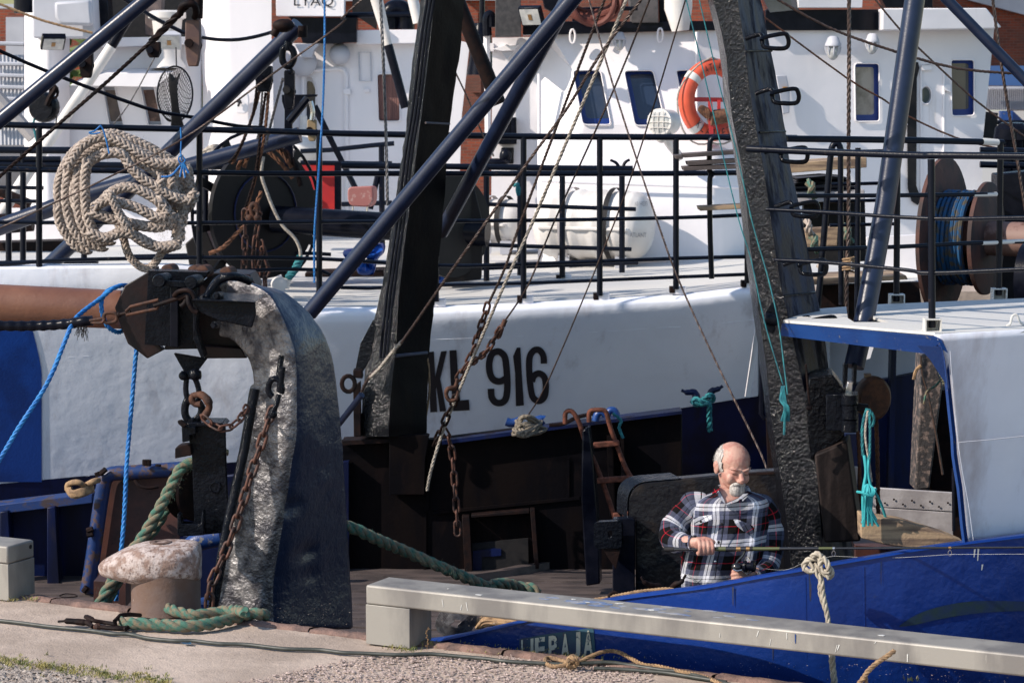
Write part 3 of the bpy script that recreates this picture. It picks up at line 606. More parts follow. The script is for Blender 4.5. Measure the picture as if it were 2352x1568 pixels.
# climbing steps: bent rod loops
def step(fn, pts, d0, d1_, r=.011):
    n = len(pts); mb = MB(); mb.tube(cr([fn(x, y, d0 + (d1_ - d0) * i / (n - 1)) for i, (x, y) in enumerate(pts)], 4), r, 8, rough=.1); return mb.build('climbing_step', M['tar'], TR, smooth=60)
dxs = [(0, 0), (70, -25), (105, -30), (118, -10), (122, 45), (160, 62), (270, 65), (298, 35), (292, -15), (260, -35), (130, -10), (112, 10)]
for fn, x, y in ((tC, 430, 270), (tC, 500, 648), (tC, 560, 1052), (tC, 635, 1426), (tF, 690, 258), (tF, 760, 650)):
    step(fn, [(x + a, y + b) for a, b in dxs], 11.62, 11.5)
# loose rebar rod and bracket
mb = MB(); mb.rope([tF(847, 942, 11.36), tF(873, 1240, 11.36)], .006, pitch=.016, strands=3, n=5, steps=5); mb.ball(tF(868, 1243, 11.36), (.016, .014, .012), 7, 5); mb.build('ribbed_bar', M['rust_dark'], TR)
mb = MB(); mb.prism([tF(550, 600, 11.45), tF(625, 500, 11.45), tF(655, 640, 11.45), tF(620, 735, 11.45), tF(560, 690, 11.45)], (.02, .1, 0)); mb.tube([tF(560, 625, 11.42), tF(650, 640, 11.42)], .03, 12); mb.build('guide_bracket', M['tar'], TR, bevel=.004)
# the thick stay tube right of the leg, with its fork
mb = MB(); mb.tube([tC(1605, -60, 11.95), tC(1395, 1400, 11.8), tF(1230, 740, 11.65), tF(1178, 960, 11.6)], .05, 24); mb.build('stay_tube', M['navy_tube'], TR)
mb = MB()
for x in (1125, 1188): mb.prism([tF(x - 14, 940, 11.5), tF(x + 14, 940, 11.5), tF(x + 6, 1090, 11.5), tF(x - 14, 1080, 11.5)], (0, .06, 0))
mb.build('fork', M['tar'], TR, bevel=.003)
mb = MB(); mb.prism([tF(1135, 1060, 11.47), tF(1172, 1060, 11.47), tF(1165, 1150, 11.47), tF(1110, 1150, 11.47)], (0, .05, 0)); mb.build('fork_eye', M['chrome'], TR, bevel=.004)

# far bulwark of the trawler
DW = 16.9
def wallp(u, v, d=DW): return P(u, v, d)
mb = MB(); mb.prism([wallp(780, 1013), wallp(905, 1002), wallp(980, 1010), wallp(1180, 985), wallp(1400, 962), wallp(1566, 944), wallp(1566, 1330), wallp(780, 1345)], (0, .09, 0)); mb.build('far_bulwark', M['black_wall'], TR, bevel=.01)
mb = MB(); mb.prism([P(-200, 1180, 16.6), P(210, 1133, 16.6), P(800, 1060, 16.8), P(800, 1400, 16.8), P(-200, 1420, 16.6)], (0, .09, 0)); mb.build('far_bulwark', M['blue_dark'], TR)
mb = MB(); mb.prism([P(-200, 1182, 16.45), P(212, 1133, 16.45), P(212, 1155, 16.45), P(-200, 1204, 16.45)], (0, .2, 0)); mb.build('bulwark_cap', mat('worn_blue_cap', (.01, .035, .14), .5, rust=(.05, .035, .04), rs=8, rr_=(.52, .6)), TR, bevel=.006)
for u in (12, 120): 
    mb = MB(); mb.prism([P(u - 12, 1175 if u < 99 else 1165, 16.4), P(u + 6, 1173 if u < 99 else 1163, 16.4), P(u + 20, 1400, 16.4), P(u - 12, 1400, 16.4)], (0, .15, 0)); mb.build('stanchion', M['blue_dark'], TR, bevel=.006)
mb = MB(); mb.prism([wallp(786, 1012, 16.8), wallp(980, 1003, 16.8), wallp(975, 1012, 16.8), wallp(786, 1022, 16.8)], (0, .2, 0)); mb.build('bulwark_cap', M['rust_dark'], TR)
mb = MB(); mb.prism([wallp(1015, 1012, 16.8), wallp(1200, 988, 16.8), wallp(1566, 943, 16.8), wallp(1566, 950, 16.8), wallp(1200, 996, 16.8), wallp(1015, 1021, 16.8)], (0, .2, 0)); mb.build('bulwark_cap', M['blue_dark'], TR)
for (x0, y0, x1, y1, w_) in ((630, 395, 1640, 292, .02), (575, 395, 575, 860, .012), (600, 0, 590, 380, .01), (1560, 20, 1560, 300, .006)):
    mb = MB(); mb.bar(tH(x0, y0, DW - .01), tH(x1, y1, DW - .01), .02, w_ * 1.5, up=(0, 1, 0)); mb.build('plate_seam', M['black_wall'], TR)
for q in (((830, 420), (882, 420), (905, 820), (850, 820)), ((1300, 372), (1332, 372), (1362, 780), (1330, 780)), ((895, 410), (1295, 375), (1295, 400), (895, 430))):
    mb = MB(); mb.prism([tH(x, y, DW - .1) for x, y in q], (0, .09, 0)); mb.build('port_frame', M['rust_dark'], TR, bevel=.004)
mb = MB(); mb.prism([tH(x, y, DW - .02) for x, y in ((900, 605), (1285, 570), (1290, 800), (905, 830))], (0, .015, 0)); mb.build('freeing_port', M['rubber'], TR)
mb = MB(); mb.prism([tH(x, y, DW - .035) for x, y in ((905, 660), (1050, 640), (1100, 645), (1100, 690), (970, 700), (960, 830), (905, 830))], (0, .012, 0)); mb.build('port_flap', M['blue_dark'], TR)
mb = MB(); mb.prism([tH(x, y, 16.0) for x, y in ((1658, -170), (1700, -195), (1730, 10), (1775, 590), (1780, 885), (1685, 900), (1650, 300))], (.02, .12, 0)); mb.build('gate_post', M['black'], TR, bevel=.01)
for q in (((1830, -130), (1860, -130), (1880, 420), (1850, 420)), ((1925, -120), (1945, -120), (1960, 420), (1930, 420))):
    mb = MB(); mb.prism([tH(x, y, DW - .12) for x, y in q], (0, .1, 0)); mb.build('stanchion', M['black_wall'], TR)
# deck of planks
DZ = -.80
def dkp(u, v): return PZ(u, v, DZ)
p0 = dkp(980, 1392); W = .135
for i in range(46):
    off = -2.1 + i * W; q = p0 + V(0, 1, 0) * off; L0, L1 = -3.8, 3.0
    mb = MB(); a = q + V(1, -.14, 0).normalized() * L0; b = q + V(1, -.14, 0).normalized() * L1; z = random.uniform(-.006, .006)
    mb.bar(a + V(0, 0, z - .02), b + V(0, 0, z - .02), W - .014, .04); mb.build('deck_plank', M['wood_deck'], TR, smooth=0)
mb = MB(); mb.prism([V(-8, 11.9 + 3.7, DZ - .06), V(6, 8.9, DZ - .06), V(6, 18, DZ - .06), V(-8, 18, DZ - .06)], (0, 0, .01)); mb.build('deck_plate', M['rust_dark'], TR)
# hatch board lying on deck
mb = MB(); mb.prism([dkp(1090, 1334), dkp(1190, 1312), dkp(1275, 1303), dkp(1180, 1322)], (0, 0, .05)); mb.build('deck_board', M['wood_deck'], TR)
# red-brown door in its rounded blue frame
fr = [(1215, 95), (900, 118), (780, 125), (735, 150), (715, 200), (690, 350), (660, 560), (625, 800), (600, 940)]
mb = MB(); mb.prism([tG(x, y, 16.1) for x, y in fr] + [tG(1250, 940, 16.1)], (0, .05, 0)); mb.build('store_door', M['rust_red'], TR, bevel=.008)
mb = MB(); mb.tube(cr([tG(x, y, 16.02) for x, y in [(1320, 82)] + fr[0:]], 3), .05, 8); mb.build('door_frame', mat('blue_worn_frame', (.008, .03, .12), .4, rust=(.07, .04, .035), rs=14, rr_=(.52, .6)), TR, smooth=60)
for (x, y, a, b) in ((690, 130, 730, 95), (1000, 70, 1000, 30), (1022, 72, 1024, 30), (1090, 75, 1090, 62), (600, 520, 640, 505), (600, 548, 640, 540), (575, 940, 600, 905), (680, 145, 668, 115)):
    mb = MB(); mb.tube([tG(x, y, 15.95), tG(a, b, 15.95)], .02, 7); mb.build('door_dog', M['rust_dark'], TR)
mb = MB(); mb.tube(cr([tG(930, 170, 16.0), tG(960, 210, 15.98), tG(1020, 225, 15.98), tG(1090, 215, 16.0)], 4), .012, 6); mb.build('door_handle', M['rust_dark'], TR)
# blue pipe bend behind the sheave block, blue plate behind davit, red box by bollard
mb = MB(); mb.tube(cr([tG(1250, 700, 13.2), tG(1330, 620, 13.2), tG(1390, 585, 13.2), tG(1520, 560, 13.2)], 5), .055, 14); mb.build('vent_pipe', M['blue_bright'], TR)
mb = MB(); mb.prism([tG(x, y, 13.6) for x, y in ((1262, 560), (1600, 560), (1600, 1010), (1262, 1000))], (0, .03, 0)); mb.build('deck_locker', M['blue_dark'], TR)
mb = MB(); mb.prism([tG(x, y, 12.5) for x, y in ((1340, 1035), (1420, 1022), (1470, 1040), (1470, 1110), (1340, 1110))], (0, .2, 0)); mb.build('bulwark_rail', M['blue_bright'], TR)
mb = MB(); mb.prism([tG(x, y, 12.75) for x, y in ((645, 865), (865, 880), (865, 1050), (645, 1030))], (0, .3, 0)); mb.build('red_locker', M['rust_red'], TR)
# ---- the tall curved davit on the trawler's side
def davit():
    S = [((500, 775), (523, 640), (498, 650)), ((533, 786), (570, 647), (590, 655)), ((560, 816), (617, 672), (645, 666)), ((573, 843), (643, 712), (682, 690)), ((579, 876), (663, 758), (716, 722)), ((577, 888), (677, 800), (742, 757)), ((570, 892), (681, 840), (759, 800)), ((562, 950), (682, 900), (772, 850)), ((552, 1035), (681, 1000), (784, 945)), ((532, 1122), (669, 1060), (793, 1045)), ((514, 1245), (652, 1170), (799, 1130)), ((505, 1300), (635, 1255), (804, 1205)), ((495, 1365), (618, 1345), (812, 1320)), ((486, 1425), (620, 1440), (820, 1450))]
    rows = []
    L, C, Rr = [], [], []
    for l, c, r in S:
        pl, pc = PP(l[0], l[1], .62), PP(c[0], c[1], .62)
        pr = P(r[0], r[1], pc.y + .16 + (r[0] - c[0]) / 460 * 1.25)
        L.append(pl); C.append(pc); Rr.append(pr)
    L, C, Rr = cr(L, 8), cr(C, 8), cr(Rr, 8)
    for i, (l, c, r) in enumerate(zip(L, C, Rr)):
        bl = l + BX * .34; ring = []; t = i / len(L)
        soft = .012 + .05 * max(0, t - .6)
        for p, q, n in ((l, c, 16), (c, r, 14), (r, bl, 4), (bl, l, 4)):
            for k in range(n):
                x = p.lerp(q, k / n); ring.append(x)
        n = len(ring); k0 = 16                      # round off the edge between the two faces
        for j in range(-3, 4):
            wgt = (1 - abs(j) / 4) * min(.9, .3 + t); a, b = ring[k0 - 4], ring[k0 + 4]; ring[k0 + j] = ring[k0 + j].lerp(a.lerp(b, (j + 4) / 8), wgt * (.35 + .45 * t))
        out = []
        for j, x in enumerate(ring):
            q = .006 * noise.noise(x * 9) + .003 * noise.noise(x * 34)
            if 0 < j < 16: q += .006 * noise.noise(x * 22)
            out.append(x + (x - (l + r) / 2).normalized() * q)
        rows.append(out)
    # dents near the foot on the outer face
    for (u, v, rad, dep) in ((650, 1195, .075, .05), (680, 1320, .07, .045), (668, 1185, .05, .02), (690, 1385, .05, .025), (575, 765, .06, -.03)):
        cpt = P(u, v, 11.98); 
        for r in rows:
            for k in range(16, 30):
                d = (Vector((r[k].x, 0, r[k].z)) - Vector((cpt.x, 0, cpt.z))).length
                if d < rad: r[k] = r[k] + V(-.3, .9, 0) * dep * (1 - d / rad) ** 1.5
    mb = MB(); mb.grid(rows, closed=True); n = len(rows[0]); mb.f.append(tuple(range(n - 1, -1, -1))); o = n * (len(rows) - 1); mb.f.append(tuple(range(o, o + n)))
    ob = mb.build('davit_arm', M['tar_sun_glint'], TR, smooth=60, label='thick curved tarred davit arm'); recalc(ob)
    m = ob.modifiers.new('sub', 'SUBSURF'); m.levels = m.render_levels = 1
    ob.data.materials.append(M['tar_shaded'])
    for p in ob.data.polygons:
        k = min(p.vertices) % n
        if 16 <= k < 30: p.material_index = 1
M['tar_sun_glint'] = mat('sun_glint_tar', (.27, .26, .265), .27, metal=.5, c2=(.08, .078, .09), cs=14, bump=.008, bs=58, bump2=.010, bs2=26, spec=.7)  # silvery sun glints on black tar, put into the colour of the lit face
M['tar_shaded'] = mat('shaded_tar_outer', (.012, .021, .05), .3, c2=(.018, .027, .055), cs=6, bump=.0022, bs=55, bump2=.008, bs2=14, spec=.55)  # same tar coloured dark blue for the face turned from the sun
davit()
TH = 12.35
def pl(fn, pts, d, th, name, m, bev=.005, vec=None, parent=None):
    mb = MB(); mb.prism([fn(x, y, p[0] if p else d) for x, y, *p in pts], vec if vec is not None else (0, th, 0)); return mb.build(name, m, parent or TR, bevel=bev)
M['tar_brown'] = mat('brown_black_plate', (.009, .007, .009), .45, c2=(.02, .009, .009), cs=5, bump=.002, bs=40, spec=.25)
pl(tD, [(860, 400), (1085, 268), (1090, 905 - 100), (1130, 842), (1015, 903), (880, 800), (820, 650), (790, 550)], 12.42, .06, 'cheek_plate', M['tar_brown'])
pl(tD, [(1345, 415), (1465, 312), (1720, 322), (1765, 400), (1700, 900), (1412, 902), (1360, 830)], 12.55, .3, 'head_box', M['tar_brown'])
pl(tD, [(1130, 842), (1360, 835), (1412, 902), (1700, 900), (1660, 830), (1140, 800)], 12.45, .2, 'head_box_lower', M['tar_brown'])
pl(tD, [(1022, 297), (1425, 308), (1420, 330), (1345, 415), (1345, 835), (1225, 828), (1170, 820), (1178, 410), (1172, 818), (996, 806)], 12.28, .14, 'guide_plate', M['tar'])
pl(tD, [(1172, 405), (1228, 405), (1228, 828), (1172, 820)], 12.2, .08, 'guide_rib', M['black'])
pl(tD, [(1328, 412), (1358, 405), (1362, 560), (1352, 700), (1412, 890), (1388, 905), (1328, 770)], 12.16, .12, 'guide_flange', M['tar'])
for x, y in ((1092, 368), (1312, 380)):
    mb = MB(); c = tD(x, y, 12.1); mb.lathe(c, (.15, 1, 0), [(0, .030), (.006, .034), (.13, .034)], 22); mb.build('pin_head', M['tar'], TR)
mb = MB(); mb.bar(tD(1100, 380, 12.13), tD(1280, 392, 12.13), .03, .02, up=(0, 1, 0)); mb.build('pin_keeper', M['tar'], TR, bevel=.002)
for x, y, d in ((1148, 300, 12.5), (1330, 306, 12.5), (1388, 306, 12.42), (1552, 318, 12.6)):
    mb = MB(); mb.lathe(tD(x, y, d), (.2, 1, 0), [(0, .025), (.004, .034), (.1, .034), (.104, .03)], 20); mb.build('guide_roller', M['rust'], TR)
pl(tD, [(1318, 500), (1345, 492), (1756, 515), (1762, 600), (1735, 690), (1500, 640), (1380, 585)], 12.0, .03, 'fairlead_wing', M['tar'])
pl(tD, [(1318, 498), (1345, 490), (1758, 513), (1750, 520), (1335, 506)], 11.96, .35, 'wing_flange', M['tar'], vec=(.02, .3, .01))
mb = MB(); mb.tube(cr([tD(1420, 490, 12.05), tD(1450, 430, 12.08), tD(1510, 360, 12.1), tD(1590, 338, 12.1), tD(1660, 345, 12.15), tD(1720, 370, 12.2)], 5), .022, 10, rough=.15); mb.build('lifting_lug', M['tar'], TR, smooth=60)
for x, y in ((1500, 470), (1480, 670)): 
    mb = MB(); mb.lathe(tD(x, y, 12.02), (-.2, -1, 0), [(-.05, .02), (.012, .02), (.014, .012), (.03, .012)], 6); mb.build('bolt', M['tar'], TR, smooth=0)
pl(tD, [(1195, 865), (1425, 905), (1345, 1010), (1335, 1045), (1275, 1045), (1262, 985)], 12.4, .04, 'hanger_plate', M['tar'])
# vertical pipe fixed to the davit's inner edge, and pad with chain ring
mb = MB(); mb.tube([tD(1755, 1110, 12.28), tD(1680, 1540, 12.24), tG(1570, 470, 12.15), tG(1455, 1120, 12.05)], .026, 14, rough=.06); mb.build('guard_pipe', M['tar'], TR, smooth=60)
mb = MB(); mb.tube([tD(1940, 880, 12.02), tD(1915, 1050, 12.0)], .014, 8, rough=.2); mb.build('hang_bar', M['tar'], TR)
# brown rubber roller
mb = MB(); a, b = tD(-500, 505, 12.6), tD(1000, 572, 12.6); mb.tube([a, a.lerp(b, .33), a.lerp(b, .66), b], [.104, .104, .103, .1], 36); mb.build('rubber_roller', M['roller'], TR, smooth=60)

# ---- centre gallows post with cable strips
secs = [(967, 1000, 1066, -20, 16.8), (964, 996, 1064, 20, 16.8), (950, 985, 1055, 120, 16.8), (938, 972, 1040, 230, 16.8), (926, 958, 1026, 340, 16.8), (910, 945, 1022, 440, 16.8), (893, 930, 1012, 560, 16.8), (872, 916, 1001, 680, 16.8), (845, 910, 987, 790, 16.8), (835, 900, 982, 880, 16.75), (830, 894, 980, 960, 16.7), (829, 892, 978, 1002, 16.7)]
g2 = mast('gallows_post', secs, M['tar_rough'], 'thick black gallows post amidships', lump=.012)
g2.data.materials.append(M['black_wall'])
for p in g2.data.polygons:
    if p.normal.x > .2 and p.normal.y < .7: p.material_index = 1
pl(tE, [(330, 1430), (605, 1430), (578, 1600), (573, 1840), (330, 1840)], 16.78, .1, 'post_foot', M['black_wall'])
for off, d in ((18, 0), (42, 0), (64, 0)):
    pts = [tB(575 + off, 0, 16.7), tB(535 + off, 250, 16.7), tB(480 + off, 700, 16.7), tB(425 + off, 1050, 16.7), tB(370 + off, 1500, 16.7), tE(330 + off, 200, 16.68), tE(285 + off, 550, 16.66), tE(250 + off, 900, 16.62)]
    mb = MB(); mb.tube(cr(pts, 4), .011, 6, rough=.2); mb.build('conduit', M['black'], TR, smooth=60)
for x0, y0, x1, y1 in ((580, 848, 745, 855),): 
    mb = MB(); mb.tube([tB(x0, y0, 16.78), tB(x1, y1, 17.05)], .008, 6, rough=.5); mb.build('weld_band', mat('weld_rough', (.07, .055, .06), .7), TR)
mb = MB(); mb.tube([tE(375, 885, 16.7), tE(590, 862, 17.0)], .012, 6, rough=.5); mb.build('weld_band', mat('weld_rough_blue', (.03, .035, .06), .6), TR)
# bracket group on the post's lower left
pl(tE, [(90, 1005), (130, 800), (215, 640), (235, 690), (200, 900), (150, 990), (120, 1000)], 16.6, .1, 'side_cleat', M['tar_rough'])
pl(tE, [(80, 980), (140, 985), (145, 1040), (80, 1035)], 16.5, .12, 'hinge_lug', M['rust_dark'])
mb = MB(); c = tE(48, 1075, 16.5); mb.tube([c + V(.045 * math.cos(t), 0, .055 * math.sin(t)) for t in [i * .4488 for i in range(14)]], .016, 7, closed=True); mb.build('ring_lug', M['rust_dark'], TR)
pl(tE, [(80, 1100), (130, 1060), (135, 1440), (85, 1440)], 16.75, .08, 'side_strip', M['rust_dark'])

# ---- black rounded guard behind the man, with pierced bracket
gb = [tH(2352 - 10, 160, 12.2), tH(2200, 172, 12.2), tH(2110, 180, 12.2), tH(2050, 195, 12.2), tH(2000, 235, 12.2), tH(1975, 300, 12.2), tH(1970, 430, 12.2), tH(2022, 435, 12.2), tH(2025, 950, 12.2), tI(800, 950, 12.1), tI(740, 116, 12.1), tI(728, 100, 12.1), tI(440, 118, 12.15)]
mb = MB(); mb.prism(gb, (.02, .1, 0)); mb.build('winch_guard', M['tar_plate'] if 'tar_plate' in M else mat('flaking_dull_tar', (.008, .008, .011), .3, c2=(.02, .016, .015), cs=5, cr_=(.5, .58), spec=.25, bump=.004, bs=40, bump2=.01, bs2=7), TR, bevel=.008)
edge = cr(gb[:7], 4); mb = MB(); mb.grid([[p + V(-.002, -.004, .002) for p in edge], [p + V(-.05, .12, .012) for p in edge], [p + V(-.02, .14, -.03) for p in edge]]); mb.build('guard_lip', M['tar'], TR, smooth=60)
mb = MB(); mb.bar(tI(440, 122, 12.18), tI(735, 104, 12.14), .1, .012); mb.build('guard_top', M['rust_dark'], TR)
pl(tH, [(1872, 440), (1975, 430), (2022, 440), (2022, 960), (1870, 955)], 12.12, .07, 'guard_post', M['black'])
br = [(1738, 470), (1750, 460), (1900, 452), (1930, 470), (1930, 640), (1738, 640)]
root_p = [tH(x, y, 12.02) for x, y in br]; hole = [tH(1850 + 17 * math.cos(t), 542 + 28 * math.sin(t), 12.02) for t in [i * .5236 for i in range(12)]]
mb = MB()   # plate with an eye hole: ring of quads, extruded
N_ = 24; outer = []
import itertools
def ray_poly(c, a, poly):
    best = None
    for i in range(len(poly)):
        x1, y1 = poly[i]; x2, y2 = poly[(i + 1) % len(poly)]; dx, dy = math.cos(a), math.sin(a); ex, ey = x2 - x1, y2 - y1; den = dx * ey - dy * ex
        if abs(den) < 1e-9: continue
        t = ((x1 - c[0]) * ey - (y1 - c[1]) * ex) / den; s_ = ((x1 - c[0]) * dy - (y1 - c[1]) * dx) / den
        if t > 0 and 0 <= s_ <= 1: best = t if best is None else min(best, t)
    return best
vs = []
for k in range(N_):
    a = 2 * math.pi * k / N_; t = ray_poly((1850, 542), a, br); vs.append(tH(1850 + math.cos(a) * t, 542 + math.sin(a) * t, 12.02)); 
for k in range(N_): a = 2 * math.pi * k / N_; vs.append(tH(1850 + 16 * math.cos(a), 542 + 28 * math.sin(a), 12.02))
vs += [v + V(.01, .05, 0) for v in vs]; fs = []
for k in range(N_):
    q = (k + 1) % N_; fs += [(k, q, N_ + q, N_ + k), (2 * N_ + k, 3 * N_ + k, 3 * N_ + q, 2 * N_ + q), (k, 2 * N_ + k, 2 * N_ + q, q), (N_ + k, N_ + q, 3 * N_ + q, 3 * N_ + k)]
mb.add(vs, fs); o = mb.build('eye_bracket', M['tar'], TR, smooth=30); recalc(o)
pl(tH, [(1800, 645), (1925, 645), (1890, 785)], 12.03, .03, 'bracket_gusset', M['rust_dark'], .003)
# horn cleat on the gunwale
def horn(pts, r, name='horn_cleat', m=None, parent=None):
    mb = MB(); mb.tube(cr(pts, 5), r, 9); return mb.build(name, m or M['rust_dark'], parent or TR, smooth=60)
hz = 10.98
horn([tH(2065, 835, 11.12), tH(2085, 870, 11.12), tH(2135, 895, 11.14), tH(2190, 905, 11.16), tH(2212, 935, 11.16)], [.006, .011, .014, .016, .016])
horn([tI(20, 820, 11.1), tI(-10, 870, 11.1), tI(-55, 890, 11.12), tI(-75, 920, 11.14)], [.006, .011, .014, .015])
mb = MB(); c = tH(1876, 985, 11.2); mb.tube([c + V(.024 * math.cos(t), 0, .03 * math.sin(t)) for t in [i * .5236 for i in range(12)]], .009, 8, closed=True); mb.build('deck_ring', M['rust_dark'], TR)

# ---- interior right of the gallows: partition, boards, timber
pl(tF, [(1645, 870), (1720, 880), (1790, 1080), (1700, 1800), (1600, 1810)], 13.2, .2, 'inner_pillar', mat('speckled_worn_steel', (.05, .045, .045), .5, c2=(.2, .15, .13), cs=30, cr_=(.5, .6), bump=.006, bs=40), .01)
pl(tF, [(1715, 1120), (1860, 1120), (1900, 1500), (1960, 2160), (1700, 2160)], 13.3, .3, 'inner_casing', M['rust_dark'], .01)
pl(tI, [(1300, 222), (1862, 258), (1862, 388), (1300, 352)], 13.0, .03, 'white_board', M['wood_white'], .003)
pl(tI, [(1300, 358), (1862, 394), (1862, 560), (1300, 540)], 13.0, .03, 'white_board', M['wood_white'], .003)
for i in range(9):
    mb = MB(); mb.lathe(tI(1330 + i * 62, 295 + (i % 2) * 30 + i * 4, 12.995), (0, -1, 0), [(0, .006), (.002, .005)], 8); mb.build('nail_head', M['rust_dark'], TR)
pl(tI, [(1222, 405), (1330, 425), (1500, 450), (1800, 540), (1940, 600), (1935, 618), (1700, 655), (1400, 618), (1228, 570)], 11.25, .12, 'timber_beam', M['wood'], .008)
pl(tI, [(1190, 620), (1500, 640), (1600, 680), (1600, 780), (1190, 790)], 12.2, .3, 'red_floor', M['rust_red'], 0)
pl(tI, [(1130, 20), (1150, 30), (1170, 215), (1145, 215)], 12.5, .02, 'orange_strip', M['yellow'], 0)
pl(tI, [(1140, 75), (1205, 80), (1200, 215), (1170, 215)], 12.52, .02, 'white_bucket', M['white_gloss'], 0)
pl(tF, [(1120, 1420), (1245, 1420), (1240, 1640), (1140, 1640)], 12.6, .05, 'blue_cloth', M['blue_dark'], 0)
mb = MB(); mb.tube([P(1567.8 + 1862 / 3, 1045.2 + 90 / 3, 11.0), P(1567.8 + 1866 / 3, 1045.2 + 520 / 3, 11.0)], .008, 6); mb.build('edge_pipe', M['black'], TR)

# long blue-black stays and tubes of the trawler's rig
def tube2(name, a, b, r, m=None, n=20, parent=None, r2=None):
    mb = MB(); mb.tube([a, a.lerp(b, .25), a.lerp(b, .5), a.lerp(b, .75), b], [r, r + ((r2 or r) - r) * .25, r + ((r2 or r) - r) * .5, r + ((r2 or r) - r) * .75, r2 or r], n); return mb.build(name, m or M['navy_tube'], parent or TR)
tube2('rig_tube', tA(-200, 995, 14.5), tA(1100, -75, 14.5), .045)
tube2('rig_tube', tB(1640, -60, 15.0), tD(2130, 590, 15.6), .052)
tube2('rig_tube', tB(1570, -20, 15.6), tB(690, 1600, 17.6), .052)
tube2('rig_tube', tB(780, -40, 17.8), tB(1085, 720, 17.8), .055, M['rust_dark'])
tube2('rig_tube', tC(1780, -40, 13.0), tC(2500, 700, 13.0), .029)
# ================================================================ THE WHITE SHIP WITH THE BLUE BOTTOM
SH = thing('white_trawler', 'big white trawler with blue underside and black registration on its bow', 'fishing ship', (0, 20, -1.75))
def lerp_tab(tab, u):
    if u <= tab[0][0]: return tab[0][1]
    for (a, x), (b, y) in zip(tab, tab[1:]):
        if u <= b: t = (u - a) / (b - a); t = t * t * (3 - 2 * t) if False else t; return x + (y - x) * t
    return tab[-1][1]
TOPV = [(-300, 610), (0, 607), (400, 604), (470, 612), (600, 700), (740, 706), (980, 704), (1200, 695), (1560, 676), (1740, 655), (1900, 640)]
MIDV = [(-300, 838), (90, 826), (310, 808), (784, 787), (985, 779), (1220, 771), (1567, 749), (1740, 733), (1900, 715)]
BOTV = [(-300, 1135), (0, 1110), (540, 1060), (980, 1005), (1180, 985), (1568, 936), (1740, 908), (1900, 885)]
def hd(u): return 18.3 + .35 * (u + 100) / 1840
def hullp(u, v):
    t0, t1 = lerp_tab(TOPV, u), lerp_tab(BOTV, u); t = (v - t0) / (t1 - t0)
    if v < t0 + 14: o = .10 * (1 - max(0, (v - t0)) / 14) ** 2
    else: o = 0
    return P(u, v, hd(u) + o + .55 * max(0, t - .1) ** 1.1)
def hull_band(u0, u1, v0f, v1f, nrow, name, m, eps=0, du=20, par=None):
    rows = []; us = [u0 + (u1 - u0) * i / max(1, int((u1 - u0) / du)) for i in range(int((u1 - u0) / du) + 1)]
    for k in range(nrow + 1):
        t = k / nrow; rows.append([hullp(u, v0f(u) + (v1f(u) - v0f(u)) * t) - V(0, eps, 0) for u in us])
    mb = MB(); mb.grid(rows[::-1]); return mb.build(name, m, par or SH, smooth=60)
T_ = lambda u: lerp_tab(TOPV, u); M_ = lambda u: lerp_tab(MIDV, u); B_ = lambda u: lerp_tab(BOTV, u)
hull_band(-300, 1740, T_, B_, 44, 'white_hull_plating', M['hull_white'])
hull_band(-300, 1760, lambda u: B_(u) + .5, lambda u: B_(u) + 330, 8, 'blue_hull_plating', M['blue_dark'])
mb = MB(); mb.tube([hullp(u, M_(u)) + V(0, .006, 0) for u in range(-300, 1741, 12)], .006, 6, rough=.5); mb.build('weld_seam', M['hull_white'], SH)
mb = MB(); mb.tube([hullp(u, B_(u)) + V(0, .01, 0) for u in range(-300, 1741, 12)], .008, 6, rough=.5); mb.build('paint_edge_bead', M['hull_white'], SH)
for u0, u1 in ((1108, 1122), (1395, 1412), (783, 798)):
    mb = MB(); mb.tube([hullp(u0 + (u1 - u0) * i / 20, T_(u0) + 20 + (B_(u0) - T_(u0) - 20) * i / 20) + V(0, .007, 0) for i in range(21)], .0045, 5, rough=.6); mb.build('weld_seam', M['hull_white'], SH)
# blue painted area with the curved edge at the stern side
mb = MB(); rows = []
for k in range(24):
    t = k / 23; v = 700 + 406 * t; ur = 40 + 56 * min(1, ((v - 700) / 150)) ** .5 if v < 1106 else 96
    rows.append([hullp(-300 + (ur + 300) * i / 12, v) - V(0, .006, 0) for i in range(13)])
mb.grid(rows[::-1]); mb.build('blue_paint_panel', mat('blue_hull_panel', (.01, .06, .3), .35, c2=(.008, .04, .2), cs=3, bump=.002, bs=50), SH, smooth=60)
# registration
def letter(polys, name='registration_letter'):
    mb = MB()
    for q in polys: mb.add([hullp(783.9 + x / 3, 522.6 + y / 3) - V(0, .008, 0) for x, y in q], [tuple(range(len(q) - 1, -1, -1))])
    return mb.build(name, M['black_letter'], SH)
def ribbon(pts, wd):
    pts = [V(x, y, 0) for x, y in pts]; c = cr(pts, 6); T, N, B = frames(c); out = []
    L, Rr = [], []
    for p, t in zip(c, T): n = V(-t.y, t.x, 0); L.append(p + n * wd / 2); Rr.append(p - n * wd / 2)
    return [[(L[i].x, L[i].y), (L[i + 1].x, L[i + 1].y), (Rr[i + 1].x, Rr[i + 1].y), (Rr[i].x, Rr[i].y)] for i in range(len(c) - 1)]
letter([[(598, 856), (637, 852), (648, 1060), (660, 1268), (612, 1271)], [(640, 1052), (686, 852), (726, 848), (676, 1062), (650, 1110)], [(650, 1060), (682, 1045), (722, 1262), (678, 1266)]])
letter([[(744, 845), (792, 843), (806, 1040), (818, 1188), (770, 1262), (752, 1050)], [(770, 1262), (806, 1190), (878, 1183), (883, 1256)]])
letter(ribbon([(1030, 1108), (1035, 1165), (1060, 1200), (1100, 1205), (1132, 1175), (1143, 1090), (1136, 960), (1122, 885), (1080, 852), (1036, 872), (1018, 935), (1024, 1005), (1050, 1048), (1092, 1058), (1130, 1040)], 46))
